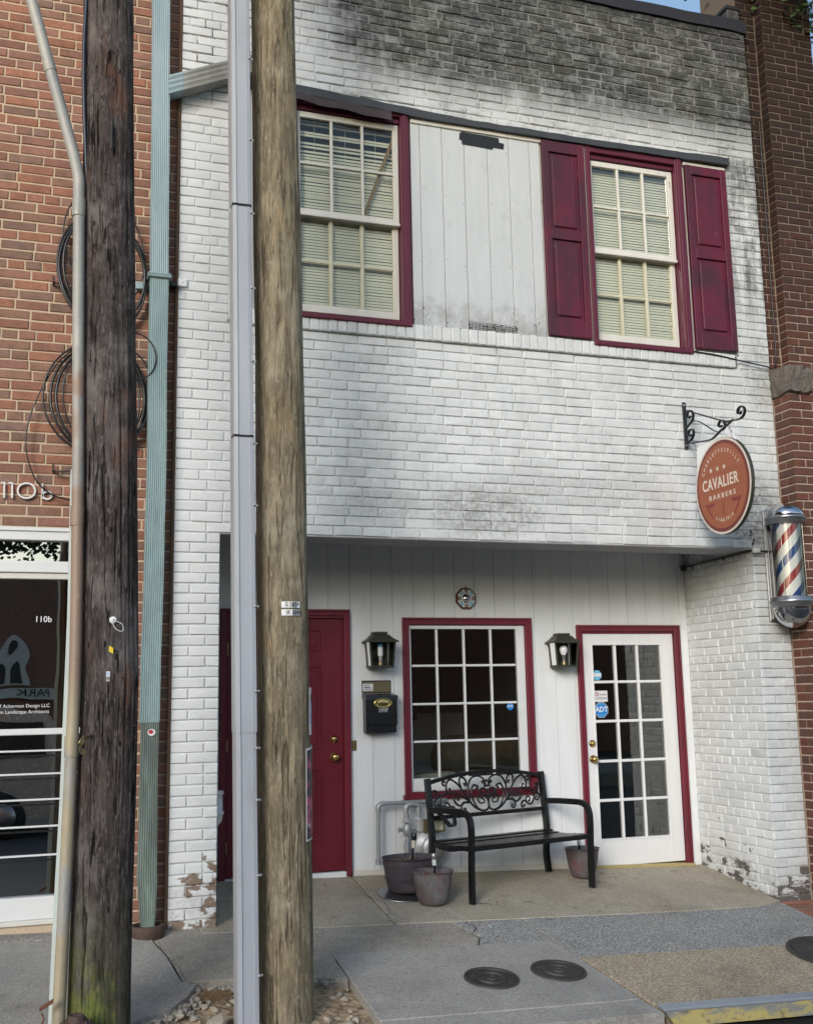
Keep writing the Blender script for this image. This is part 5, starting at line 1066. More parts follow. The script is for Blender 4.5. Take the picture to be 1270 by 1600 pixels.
t = thing('wire_tag', 'round white disc with a looped white wire on the dark pole', 'tag', (0.335, -1.60, 1.77)); b = MB(); b.lathe([(.0001, .004), (.016, .004), (.018, 0)], (0.335, -1.594, 1.775), 'white_plastic', 16, (0, -1, 0)); b.lathe([(.0001, .0055), (.003, .0055), (.0031, .004)], (0.337, -1.594, 1.776), 'ink_black', 8, (0, -1, 0)); b.build('disc', t)
b = MB(); b.tube(bez([(0.318, -1.60, 1.785), (0.330, -1.602, 1.768), (0.345, -1.602, 1.735), (0.372, -1.598, 1.72), (0.385, -1.596, 1.728), (0.378, -1.598, 1.755), (0.352, -1.60, 1.768)], 5), 0.0018, 'white_plastic', 6); b.build('loop', t)
# number tags and posters on the tan pole
TP = (1.2535, -1.28)
def num_tag(z, txt, label):
    t = thing('number_tag', label, 'tag', (1.22, -1.42, z)); a0, a1 = -1.86, -1.14
    b = MB(); wrap(b, *TP, 0.143, a0, a1, z - .0165, z + .0165, 'white_plastic', .0025, 12); b.build('plate', t); b = MB()
    for i, ch in enumerate(txt):
        if ch == ' ': continue
        a = a0 + 0.10 + i * 0.088
        if ch in '038B49I' and i > 3: wrap(b, *TP, 0.1457, a - .036, a + .036, z - .0155, z + .0155, 'brushed_metal', .0006, 2)
        b.text(ch, 0.030, (TP[0] + math.cos(a) * .1466, TP[1] + math.sin(a) * .1466, z), (-math.sin(a), math.cos(a), 0), (0, 0, 1), 'ink_black', 0.0004, squeeze=.75, bold=.0004)
    b.build('lettering', t, kind='stuff')
num_tag(1.874, ' G D03P', 'upper metal number tag on the tan pole reading G D03P'); num_tag(1.832, ' IK 8849'[:8], 'lower metal number tag on the tan pole reading IK 8849')
t = thing('poster', 'narrow white poster with blue lettering wrapped round the right side of the tan pole', 'poster', (1.38, -1.32, 1.2)); b = MB(); wrap(b, 1.257, -1.28, 0.1445, -0.62, 0.1, 1.185, 1.435, 'paper_white', .001, 8); b.build('sheet', t)
b = MB(); pa = -0.50; b.text('DEATH', 0.036, (1.257 + math.cos(pa) * .1468, -1.28 + math.sin(pa) * .1468, 1.30), (0, 0, 1), (math.sin(pa), -math.cos(pa), 0), 'sign_blue', .0004); wrap(b, 1.257, -1.28, .1462, -.52, -.30, 1.36, 1.40, 'leaf_green', .0004, 3); b.build('lettering', t)
t = thing('poster', 'dark poster with pink print and white border wrapped round the tan pole', 'poster', (1.38, -1.35, 0.9)); b = MB(); wrap(b, 1.259, -1.28, 0.145, -0.90, 0.15, 0.64, 1.115, 'paper_white', .001, 10, .02); b.build('sheet', t); b = MB(); wrap(b, 1.259, -1.28, 0.1462, -0.85, 0.12, 0.65, 1.105, 'poster_print', .0006, 10, .02); b.build('print', t)
# rusty capped pipe stub and bracket at the foot of the dark pole
t = thing('pipe_cap', 'rusty flanged pipe cap standing at the foot of the dark pole', 'pipe cap', (0.22, -1.74, -0.2))
b = MB(); b.lathe([(.052, -.25), (.052, -.075), (.068, -.07), (.076, -.06), (.078, -.015), (.072, -.004), (.040, 0), (.036, .006), (.036, .026), (.031, .030), (.028, .022), (.0001, .020)], (0.213, -1.72, -0.035), 'rust', 28); b.build('cap', t)
for k in range(8): b = MB(); a = k * .785; b.lathe([(.0001, .010), (.005, .008), (.006, 0)], (0.213 + .058 * math.cos(a), -1.72 + .058 * math.sin(a), -.037), 'rust', 6); b.build('bolt', t)
b = MB(); b.box((0.055, -1.62, -0.008), (0.115, -1.60, 0.010), 'rust_red', .003, F=lambda x, y, z: (x, y, z + (x - .05) * .55)); b.tube(bez([(0.065, -1.61, -.01), (.075, -1.61, -.04), (.06, -1.61, -.08), (.08, -1.61, -.12)], 5), .004, 'rust_red', 6); b.build('bracket', label='rusty red bent bracket sticking out left of the conduit foot', cat='bracket')

# ================================================================== DOWNSPOUTS, COILS, WALL FIXINGS
t = thing('downspout', 'tall fluted verdigris copper downspout between the two buildings', 'downspout', (0.66, -0.08, 0.04))
def fluted(name, P, w_, d, mat, flutes, parent, amp=0.0035, label=None):
    b = MB(); pr = []; n_ = flutes * 4
    for i in range(n_ + 1): a = -1 + 2 * i / n_; pr.append((a, -1.0 - amp / d * (math.sin(i * math.pi / 2) if 0 < i < n_ else 0) * 1.0))
    for i in range(5): pr.append((1.0, -1 + 2 * (i + 1) / 5))
    for i in range(n_ + 1): pr.append((1 - 2 * i / n_, 1.0))
    for i in range(4): pr.append((-1.0, 1 - 2 * (i + 1) / 5))
    vs = []; k = len(pr)
    Q = []
    for a_, c_ in zip(P, P[1:]):
        m_ = max(1, int((c_[2] - a_[2]) / 0.09))
        for k_ in range(m_): t_ = k_ / m_; Q.append(tuple(p_ + (q_ - p_) * t_ for p_, q_ in zip(a_, c_)))
    Q.append(P[-1]); P = Q
    for (x, y, z, ws) in P:
        dn = noise.noise(Vector((z * 2.1, parent.location.x, 2.0))) * 0.004 + noise.noise(Vector((z * 7.0, 1.0, 4.0))) * 0.0015
        for a, c in pr: vs.append((x + dn + a * w_ / 2 * ws, y + c * d / 2 * min(1, ws) + noise.noise(Vector((z * 4.0, a * 1.3, 9.0))) * 0.005, z))
    b.add(vs, [(j * k + i, j * k + (i + 1) % k, (j + 1) * k + (i + 1) % k, (j + 1) * k + i) for j in range(len(P) - 1) for i in range(k)], mat); b.add(vs[:k], [tuple(range(k))[::-1]], mat); b.add(vs[-k:], [tuple(range(k))], mat); return b.build(name, parent, label=label)
fluted('pipe', [(0.665, -0.075, 4.19, 1), (0.655, -0.075, 5.2, 1), (0.641, -0.075, 6.2, 1), (0.630, -0.075, 7.6, 1)], 0.116, 0.085, 'verdigris', 9, t, label='paler upper length of copper pipe')
fluted('pipe', [(0.660, -0.075, 1.25, 1), (0.672, -0.075, 2.74, 1), (0.664, -0.075, 4.17, 1)], 0.118, 0.085, 'verdigris_green', 9, t)
fluted('pipe', [(0.677, -0.075, 0.03, .70), (0.674, -0.075, 0.10, .80), (0.669, -0.075, 0.27, .98), (0.666, -0.075, 0.31, 1.03), (0.664, -0.075, 0.34, 1.0), (0.662, -0.075, 0.8, .94), (0.664, -0.075, 1.12, .93), (0.664, -0.075, 1.262, .93)], 0.112, 0.080, 'verdigris_dark', 8, t, label='dark crumpled foot of the copper pipe')
b = MB(); b.box((0.588, -0.135, 4.155), (0.745, -0.02, 4.178), 'verdigris_green', .005); b.box((0.592, -0.130, 4.178), (0.741, -0.02, 4.190), 'verdigris', .004); b.build('collar', t)
b = MB(); b.box((0.52, -0.03, 4.10), (0.60, 0.015, 4.15), 'verdigris', .004); b.build('strap', t); b = MB(); b.box((0.745, -0.05, 4.135), (0.79, 0.01, 4.165), 'black_metal', .003); b.build('strap', t)
b = MB(); octagon(b, (0.672, -0.122, 1.19), 0.022, 'paper_white', 10, .002, sq=1.1); octagon(b, (0.668, -0.1235, 1.194), 0.013, 'ink_red', 7, .001, sq=1.2); b.build('sticker', label='small red and white sticker on the copper downspout', cat='sticker')
b = MB(); b.lathe([(.098, -.05), (.104, -.045), (.106, .020), (.100, .030), (.082, .030), (.078, .022), (.076, -.02), (.0001, -.02)], (0.676, -0.075, 0.018), 'rust', 32); b.build('drain_collar', label='round rusty iron drain collar under the copper downspout', cat='drain collar')
# slanting branch that joins from the right
t = thing('downspout', 'short slanting fluted downspout branch joining the copper pipe from the right', 'downspout', (0.9, -0.08, 5.6))
def slant(name, x0, x1, mat, fl=5):
    b = MB(); zc = lambda x: 5.562 + (x - 0.705) * 0.46; prm = [(-1, 0), (-.78, 0)] + [(-.7 + k * .28, (-.006 if k % 2 else 0)) for k in range(6)] + [(.9, 0), (1, .003)]; vs = []
    xs = [x0, x1]
    for x in xs:
        for a, d in prm: vs.append((x, -0.125 + d, zc(x) + a * 0.070))
        vs.append((x, -0.02, zc(x) + .070)); vs.append((x, -0.02, zc(x) - .070))
    k = len(prm) + 2; b.add(vs, [(i, (i + 1) % k, k + (i + 1) % k, k + i) for i in range(k)] + [tuple(range(k))[::-1], tuple(range(k, 2 * k))], mat); return b.build(name, t)
slant('pipe', 0.800, 1.30, 'old_downspout'); slant('mouth', 0.700, 0.799, 'verdigris')
b = MB(); b.box((0.798, -0.022, 4.150), (0.860, 0.004, 4.205), 'white_siding', .004); b.lathe([(.0001, .006), (.004, .005), (.005, 0)], (0.829, -0.022, 4.178), 'aged_white', 8, (0, -1, 0)); b.build('junction_box', label='small square white box on the wall beside the copper collar', cat='box')

def coil(name, label, loops, hooks, loc):
    t = thing(name, label, 'cable coil', loc)
    for L in loops:
        cx, cz, rx, rz, tl, y, r = L[:7]; P = []; ph = random.uniform(0, 6)
        for k in range(64):
            a = 2 * math.pi * k / 64; px, pz = rx * math.cos(a), rz * math.sin(a)
            P.append((cx + px * math.cos(tl) - pz * math.sin(tl), y + 0.008 * math.sin(2 * a + ph), cz + px * math.sin(tl) + pz * math.cos(tl)))
        b = MB(); b.tube(P, r * 1.6, 'black_gloss', 6, closed=True); b.build('loop', t)
    return t
random.seed(11)
c1 = coil('cable_coil', 'upper coil of black cable hanging on the red brick behind the dark pole', [(0.302, 4.19, 0.282, 0.40, .16, -.04, .0055), (0.308, 4.18, 0.268, 0.39, .18, -.03, .006), (0.315, 4.20, 0.258, 0.375, .13, -.05, .006), (0.305, 4.17, 0.272, 0.385, .2, -.06, .0045), (0.31, 4.36, 0.25, 0.40, .25, -.03, .0035), (0.30, 4.10, 0.17, 0.36, .1, -.045, .0035)], None, (0.3, -0.04, 4.2))
c2 = coil('cable_coil', 'lower looser coil of black cable hanging on the red brick behind the dark pole', [(0.290, 3.32, 0.330, 0.365, .10, -.05, .0045), (0.305, 3.32, 0.300, 0.355, .08, -.03, .006), (0.315, 3.31, 0.275, 0.345, .12, -.04, .006), (0.335, 3.33, 0.255, 0.345, .05, -.06, .0035), (0.36, 3.33, 0.20, 0.33, .04, -.05, .005), (0.39, 3.36, 0.20, 0.31, .0, -.03, .0035), (0.44, 3.36, 0.20, 0.30, -.05, -.08, .0032), (0.52, 3.60, 0.13, 0.16, .1, -.12, .003)], None, (0.3, -0.04, 3.3))
b = MB(); b.tube(bez([(0.20, -.04, 3.70), (0.03, -.04, 3.52), (-0.10, -.04, 3.22), (-0.13, -.04, 2.98), (-0.07, -.04, 2.78), (0.03, -.04, 2.68), (0.16, -.04, 2.64)], 8), 0.005, 'black_gloss', 6); b.build('loop_tail', c2)
for (z, lab, x) in ((4.085, 'small rusty hook holding the upper cable coil on the brick', 0.0), (2.833, 'small rusty hook in the brick below the lower cable coil', 0.04)):
    b = MB(); b.tube([(x, 0.02, z), (x, -.03, z), (x + .015, -.04, z - .006), (x + .16, -.04, z + .004)], .0075, 'rust', 6); b.box((x - .010, -.05, z - .006), (x + .006, -.03, z + .038), 'rust', .002); b.build('hook', label=lab, cat='hook')

# ================================================================== BENCH
TH = math.radians(14.0); O = Vector((2.769, 0.664))
def bw(u, v, z): return Vector((O.x + u * math.cos(TH) - v * math.sin(TH), O.y + u * math.sin(TH) + v * math.cos(TH), z))
BN = thing('park_bench', 'black metal garden bench with scrollwork back standing askew under the shop window', 'bench', (3.35, 0.55, 0.0))
def strip(pts, w_, d, up, name=None, parent=BN, mat='black_metal', mb=None):
    b = mb or MB(); b.tube(pts, 1.0, mat, sec=[(-w_ / 2, -d / 2), (w_ / 2, -d / 2), (w_ / 2, d / 2), (-w_ / 2, d / 2)], up=up)
    return b.build(name, parent) if name else b
Bu = bw(1, 0, 0) - bw(0, 0, 0)
def gb(u, v): p = bw(u, v, 0); return gz(p.x, p.y) + 0.003
L_ = 1.080
for u in (0.0, L_):      # rear leg and back post in one bent bar
    P = [bw(u, -0.02, gb(u, 0)), bw(u, 0.0, 0.16), bw(u, -0.015, 0.33), bw(u, 0.0, 0.50), bw(u, 0.035, 0.775)]
    strip(bez(P, 6), 0.040, 0.036, Bu, 'leg')
for u in (0.0, L_):      # armrest curving down into the front leg
    uf = 0.02 + (u > 0) * 0.02; P = [bw(u, -0.01, 0.550), bw(u + uf * .3, -0.12, 0.558), bw(u + uf * .6, -0.28, 0.562), bw(u + uf, -0.385, 0.560), bw(u + uf, -0.445, 0.540), bw(u + uf, -0.475, 0.490), bw(u + uf, -0.480, 0.40), bw(u + uf, -0.472, 0.20), bw(u + uf, -0.470, gb(u, -.47))]
    strip(bez(P, 6), 0.042, 0.030, Bu, 'armrest')
    P = [bw(u, -0.01, 0.325), bw(u, -0.12, 0.305), bw(u, -0.26, 0.300), bw(u, -0.38, 0.318), bw(u + uf * .5, -0.47, 0.322)]
    strip(bez(P, 6), 0.034, 0.024, Bu, 'seat_rail')
for k in range(6):
    v = -0.045 - k * 0.080; zz = [0.333, 0.321, 0.316, 0.319, 0.327, 0.333][k]
    strip([bw(0.0, v, zz), bw(L_ * .5, v, zz - .002), bw(L_ + .01, v, zz)], 0.058, 0.014, (0, 0, 1), 'seat_slat')
strip([bw(0.0, -0.492, 0.322), bw(L_ + .03, -0.492, 0.322)], 0.016, 0.034, (0, 0, 1), 'seat_rail')
top = [bw(L_ * t, 0.030 + 0.0, 0.742 + 0.062 * (1 - (2 * t - 1) ** 2)) for t in [i / 14 for i in range(15)]]; strip(top, 0.030, 0.026, (0, 0, 1), 'top_rail')
strip([bw(0, 0.0, 0.494), bw(L_, 0.0, 0.494)], 0.026, 0.028, (0, 0, 1), 'back_rail')
SC = [[(0.522, 0.712), (0.493, 0.726), (0.515, 0.745), (0.463, 0.772), (0.4, 0.76), (0.365, 0.712), (0.357, 0.64), (0.373, 0.582), (0.423, 0.537), (0.48, 0.517), (0.527, 0.526), (0.54, 0.562), (0.535, 0.596), (0.51, 0.626), (0.474, 0.632), (0.447, 0.618), (0.444, 0.593), (0.461, 0.574), (0.492, 0.572), (0.504, 0.589), (0.481, 0.607)],
[(0.439, 0.68), (0.453, 0.695), (0.414, 0.706), (0.392, 0.678), (0.388, 0.629), (0.404, 0.584), (0.434, 0.541), (0.48, 0.517)],
[(0.403, 0.555), (0.368, 0.582), (0.313, 0.622), (0.253, 0.65), (0.182, 0.658), (0.117, 0.65), (0.066, 0.626), (0.043, 0.595), (0.054, 0.567), (0.079, 0.565), (0.085, 0.58), (0.07, 0.585)],
[(0.373, 0.58), (0.312, 0.588), (0.286, 0.567), (0.26, 0.567), (0.23, 0.591), (0.226, 0.619), (0.247, 0.63), (0.267, 0.621), (0.259, 0.609)],
[(0.353, 0.581), (0.317, 0.583), (0.291, 0.567), (0.287, 0.539), (0.304, 0.519), (0.325, 0.528), (0.315, 0.541)],
[(0.356, 0.599), (0.319, 0.654), (0.275, 0.714), (0.225, 0.751), (0.195, 0.757), (0.169, 0.736), (0.161, 0.704), (0.167, 0.671), (0.187, 0.658), (0.203, 0.673), (0.191, 0.69)],
[(0.164, 0.72), (0.144, 0.717), (0.129, 0.734), (0.135, 0.75), (0.149, 0.745)],
[(0.295, 0.692), (0.284, 0.737), (0.292, 0.765), (0.318, 0.768), (0.343, 0.746), (0.35, 0.713), (0.331, 0.71), (0.329, 0.723)],
[(0.117, 0.65), (0.098, 0.6), (0.104, 0.563), (0.128, 0.538), (0.158, 0.539), (0.179, 0.562), (0.17, 0.587), (0.15, 0.592), (0.137, 0.577), (0.149, 0.56)],
[(0.163, 0.543), (0.184, 0.562), (0.209, 0.56), (0.226, 0.539), (0.223, 0.519), (0.205, 0.52), (0.198, 0.531)],
[(0.022, 0.644), (0.03, 0.676), (0.053, 0.686), (0.075, 0.673), (0.072, 0.657), (0.057, 0.658)],
[(0.505, 0.634), (0.474, 0.649), (0.465, 0.666), (0.497, 0.68), (0.533, 0.662), (0.543, 0.628)]]
vb = lambda z: max(0.0, (z - 0.5)) * 0.115
for sgn in (0, 1):
    for c in SC:
        P = bez([bw(u if not sgn else L_ - u, vb(z), z) for u, z in c], 5); b = MB(); n_ = len(P)
        r = [0.0072 * (0.8 + 0.35 * math.sin(math.pi * min(1, i / n_ + .1))) for i in range(n_)]
        b.tube(P, r, 'black_metal', 6)
        for e in (P[-1],) + ((P[0],) if c[0][0] > 0.43 else ()):
            b.lathe([(.0001, -.010), (.009, -.006), (.0115, 0), (.009, .006), (.0001, .010)], e, 'black_metal', 8, (0, 0, 1))
        b.build('scroll', BN)
b = MB(); q = [(L_ / 2 + .020 * math.cos(a * math.pi / 2), 0.715 + .024 * math.sin(a * math.pi / 2)) for a in range(4)]; b.tube([bw(u, vb(z), z) for u, z in q], .0075, 'black_metal', 6, closed=True)
for du, dz in ((-.022, .018), (.022, .018), (-.02, -.018), (.02, -.018)): b.lathe([(.0001, -.012), (.011, -.006), (.013, 0), (.011, .006), (.0001, .012)], bw(L_ / 2 + du, vb(.71), .715 + dz), 'black_metal', 8)
b.build('scroll', BN)
t = thing('cable_lock', 'coiled black bicycle cable looped round the left armrest of the bench', 'lock', tuple(bw(0.06, -.12, .5)))
for k, (du, dz, s_) in enumerate(((0, 0, 1), (.018, -.004, .92), (.03, .004, .8))):
    P = bez([bw(0.005 + du, -.05, 0.560), bw(0.05 + du, -.07, 0.50), bw(0.095 + du, -.09, 0.45 - .01 * s_), bw(0.125 + du, -.10, 0.445), bw(0.135 + du * .6, -.10, 0.49), bw(0.115 + du, -.09, 0.545), bw(0.06 + du, -.06, .575)], 6, closed=True)
    b = MB(); b.tube(P, 0.0065, 'black_gloss', 7, closed=True); b.build('loop', t)

# ================================================================== PLANTERS
def planter(name, label, x, y, r0, r1, h, mat, soil, sx=1.0, bands=(.33, .66), group=None, staves=False):
    z = gz(x, y) + 0.006; t = thing(name, label, 'plant pot', (x, y, z)); b = MB(); P = [(r0 * .9, 0.0), (r0, .012)]
    for k in range(1, 13):
        f = k / 12; r = r0 + (r1 - r0) * (f + 0.18 * math.sin(f * math.pi) * (1 if staves else .4)); hit = any(abs(f - q) < 0.045 for q in bands); P.append((r + (.004 if hit else 0), h * f))
    P += [(r1 + .008, h * .985), (r1 + .009, h), (r1 - .002, h + .002), (r1 - .010, h - .01), (r1 - .016, h - .04)]
    b.lathe(P, (x, y, z), mat, 40, sx=sx)
    if staves: b.v = [(p[0] + (p[0] - x) * (-.006 if int((math.atan2(p[1] - y, p[0] - x) / 6.2832 * 40 + .5)) % 4 == 0 else 0), p[1], p[2]) for p in b.v]
    b.build('pot', t); b = MB(); rn = random.Random(int(x * 100)); n_ = 26; vs = [(x, y, z + h - .03)]
    rings = 7
    for j in range(1, rings + 1):
        for i in range(n_): a = 2 * math.pi * i / n_; rr = (r1 - .012) * j / rings; vs.append((x + math.cos(a) * rr * sx, y + math.sin(a) * rr, z + h - .035 + rn.uniform(-.006, .008)))
    fs = [(0, 1 + i, 1 + (i + 1) % n_) for i in range(n_)] + [(1 + (j - 1) * n_ + i, 1 + j * n_ + i, 1 + j * n_ + (i + 1) % n_, 1 + (j - 1) * n_ + (i + 1) % n_) for j in range(1, rings) for i in range(n_)]
    b.add(vs, fs, soil)
    for k in range(140): a = rn.uniform(0, 6.28); q = (r1 - .02) * rn.random() ** .5; chunk(b, (x + math.cos(a) * q * sx, y + math.sin(a) * q, z + h - .028), rn.uniform(.004, .010), rn.choice([soil, 'leaf_brown', 'straw', soil]), k)
    b.build('soil', t, kind='stuff'); return t, z
def feeder(x, y, z, lean, label, body='cream_fabric', h=.15, top='black_gloss'):
    """bulb-on-a-stick water feeder stuck in the soil"""
    t = thing('plant_stake', label, 'stake', (x, y, z)); dx, dy = lean; q = lambda k: Vector((x + dx * k, y + dy * k, z + k)); b = MB(); b.tube([q(-.03), q(h * .55)], .0085, 'black_gloss', 8); b.build('spike', t)
    b = MB(); b.tube([q(h * .55), q(h * .88)], .0155, 'pale_plastic' if body is None else body, 10); b.build('tube', t); b = MB(); b.tube([q(h * .86), q(h * .90), q(h * 1.12), q(h * 1.16)], [.018, .0205, .0205, .017], top, 12); b.build('cap', t)
t1, z = planter('plant_pot', 'larger dark purple oval tub of brown soil under the gas pipe', 2.560, 0.560, 0.135, 0.172, 0.235, 'dark_tub', 'soil', sx=1.12, bands=(.42, .80)); feeder(2.585, 0.56, z + .20, (.10, 0), 'black spike with cream tube and black cap standing in the larger tub', h=.17)
t2, z = planter('plant_pot', 'weathered grey and red barrel shaped pot in front of the larger tub', 2.632, 0.262, 0.098, 0.138, 0.215, 'barrel_plastic', 'dark_soil', bands=(.28, .92), staves=True); feeder(2.650, 0.262, z + .18, (-.05, 0), 'pale tube with grey cap standing in the barrel shaped pot', body='pale_plastic', h=.13, top='brushed_metal')
b = MB(); rn = random.Random(9)
for k in range(16): leaf(b, 2.60 + rn.uniform(-.04, .04), .25 + rn.uniform(-.04, .04), z + .19 + rn.uniform(0, .02), rn.uniform(.010, .018), rn.choice(['leaf_green', 'straw', 'leaf_green']), rn)
b.build('seedling', label='small yellow green seedling in the barrel shaped pot by the bench', cat='plant')
t3, z = planter('plant_pot', 'reddish grey barrel shaped pot behind the right legs of the bench', 4.035, 0.745, 0.085, 0.128, 0.215, 'barrel_plastic', 'dark_soil', bands=(.30, .90), staves=True); feeder(4.010, 0.74, z + .17, (0, 0), 'pale stake standing in the pot behind the bench legs', body='pale_plastic', h=.13, top='pale_plastic')
b = MB(); zc = gz(2.47, .47); b.lathe([(.0001, .004), (.16, .004), (.178, .012), (.185, .012), (.180, 0), (.0001, 0)], (2.50, 0.50, zc + .0), 'brushed_metal', 40, (0.035, -.13, 1), sx=1.1); b.build('saucer', label='thin grey saucer under the larger dark tub', cat='saucer')

# ================================================================== GAS METER
t = thing('gas_meter', 'grey painted gas meter with looping pipes on the siding beneath the shop window', 'gas meter', (2.65, 0.9, 0.05)); yg = 0.905
def pipe(pts, r, name='pipe', mat='galvanised', n=6, k=14): b = MB(); b.tube(bez(pts, n) if n else pts, r, mat, k); return b.build(name, t)
pipe([(2.437, yg, 0.165), (2.437, yg, 0.37), (2.440, yg, 0.545)], .0155, n=0); pipe([(2.440, yg, 0.535), (2.442, yg, 0.568), (2.460, yg, 0.588), (2.490, yg, 0.592)], .0205, 'elbow'); pipe([(2.48, yg, 0.592), (2.90, yg + .01, 0.590), (3.0, yg + .06, 0.590)], .0165, n=0)
pipe([(2.437, yg, 0.155), (2.437, yg, 0.195)], .022, 'coupling', n=0)
pipe([(2.652, yg - .04, 0.08), (2.652, yg - .04, 0.36)], .0165, n=0); pipe([(2.645, yg - .04, 0.535), (2.647, yg - .04, 0.560), (2.662, yg - .04, 0.575), (2.690, yg - .04, 0.580), (2.722, yg - .04, 0.576), (2.742, yg - .04, 0.560), (2.745, yg - .04, 0.525)], .0215, 'elbow')
pipe([(2.645, yg - .04, 0.50), (2.645, yg - .04, 0.545)], .019, 'nipple', n=0); pipe([(2.745, yg - .04, 0.46), (2.745, yg - .04, 0.53)], .0165, n=0)
b = MB(); b.lathe([(.030, 0), (.033, .004), (.033, .030), (.030, .034)], (2.648, yg - .04, .448), 'meter_paint', 6, smooth=False); b.lathe([(.024, 0), (.024, .03)], (2.648, yg - .04, .482), 'galvanised', 10); b.build('union', t)
b = MB(); b.lathe([(.018, -.002), (.026, .01), (.036, .035), (.034, .06), (.026, .085), (.018, .092)], (2.652, yg - .04, .352), 'galvanised', 14); b.tube([(2.595, yg - .04, .400), (2.71, yg - .04, .405)], .0135, 'galvanised', 8); b.lathe([(.0001, .0), (.020, .002), (.022, .012), (.018, .016)], (2.597, yg - .045, .400), 'galvanised', 6, (-1, 0, 0), smooth=False); b.build('valve', t)
b = MB(); b.box((2.726, yg - .075, .376), (2.925, yg + .03, .472), 'meter_paint', .012); b.lathe([(.036, 0), (.030, .012), (.022, .022)], (2.745, yg - .03, .468), 'meter_paint', 14); b.lathe([(.036, 0), (.030, .012), (.022, .022)], (2.905, yg - .03, .468), 'meter_paint', 14); b.box((2.765, yg - .10, .375), (2.935, yg - .068, .470), 'aged_brass', .004); b.box((2.825, yg - .104, .390), (2.918, yg - .098, .452), 'cream_paint', .002); b.build('index_box', t)
b = MB(); b.lathe([(.0001, -.075), (.085, -.073), (.115, -.05), (.128, -.02), (.136, -.012), (.136, .012), (.128, .02), (.115, .05), (.0001, .07)], (2.828, yg - .025, .268), 'meter_paint', 36, (0, -1, 0), smooth=True); b.build('body', t)
b = MB(); b.lathe([(.088, 0), (.088, .010), (.080, .022), (.045, .030), (.0001, .031)], (2.836, yg - .095, .268), 'meter_paint', 36, (0, -1, 0)); b.build('front_cover', t)
b = MB(); b.lathe([(.125, -.02), (.135, -.012), (.135, .012), (.125, .02)], (2.775, yg + .015, .262), 'meter_paint', 32, (0, -1, 0)); b.build('rear_flange', t)
b = MB(); b.lathe([(.0001, 0), (.012, .002), (.012, .03), (.018, .032), (.018, .05)], (2.855, yg - .03, .115), 'galvanised', 10); b.build('drain_plug', t)

# ================================================================== MAILBOX, LANTERNS, MIRROR, BELL
t = thing('mailbox', 'black wall mailbox with brass oval and number 108 beside the maroon door', 'mailbox', (2.475, 0.95, 1.25))
b = MB(); b.box((2.356, 0.905, 1.112), (2.598, 0.996, 1.385), 'black_gloss', .006); b.build('body', t); b = MB(); b.poly([(2.350, .888, 1.360), (2.350, .998, 1.372), (2.350, .998, 1.407), (2.350, .892, 1.392)], (.256, 0, 0), 'black_gloss'); b.box((2.352, .893, 1.17), (2.602, .905, 1.384), 'black_gloss', .005); b.build('lid', t)
b = MB(); b.lathe([(.0001, .007), (.030, .006), (.034, .004), (.036, .007), (.045, .006), (.048, 0)], (2.487, .893, 1.335), 'brass', 32, (0, -1, 0)); b.v = [(2.487 + (p[0] - 2.487) * 1.55, p[1], 1.335 + (p[2] - 1.335) * .82) for p in b.v]; b.tube([(2.47, .884, 1.333), (2.49, .882, 1.342), (2.505, .884, 1.336)], .003, 'aged_brass', 5); b.build('emblem', t)
b = MB()
for k, ch in enumerate('108'):
    x = 2.463 + k * .0245; b.poly([(x - .011, .891, 1.268), (x + .009, .891, 1.268), (x + .0125, .891, 1.302), (x - .0075, .891, 1.302)], (0, .002, 0), 'paper_white'); b.poly([(x - .009, .8905, 1.270), (x + .0075, .8905, 1.270), (x + .0105, .8905, 1.300), (x - .0058, .8905, 1.300)], (0, .001, 0), 'ink_black'); b.text(ch, .030, (x + .001, .889, 1.286), (1, 0, .05), (.1, 0, 1), 'paper_white', .0004, squeeze=.8)
b.build('number_plate', t)
t = thing('mail_slot', 'dull brass mail slot plate with a white sticker above the black mailbox', 'mail slot', (2.47, .99, 1.46)); b = MB(); b.box((2.351, .990, 1.412), (2.584, 1.002, 1.508), 'ink_black', .003); b.build('frame', t); b = MB(); b.box((2.357, .983, 1.414), (2.578, .992, 1.500), 'aged_brass', .004); b.build('flap', t)
b = MB(); b.box((2.354, .979, 1.428), (2.436, .984, 1.483), 'paper_white', .001)
for k in range(3): b.box((2.362, .978, 1.438 + k * .014), (2.428 - k * .012, .9795, 1.444 + k * .014), 'brushed_metal' if k != 1 else 'ink_black')
b.build('sticker', t)
t = thing('door_plate', 'small brass strike plate on the white siding right of the maroon door', 'plate', (2.285, .99, 1.02)); b = MB(); b.box((2.268, .993, .984), (2.304, 1.002, 1.060), 'brass', .002); b.build('plate', t)
for z in (.998, 1.022, 1.046): b = MB(); b.lathe([(.0001, .003), (.006, .002), (.0065, 0)], (2.286, .993, z), 'aged_brass', 8, (0, -1, 0)); b.build('screw', t)
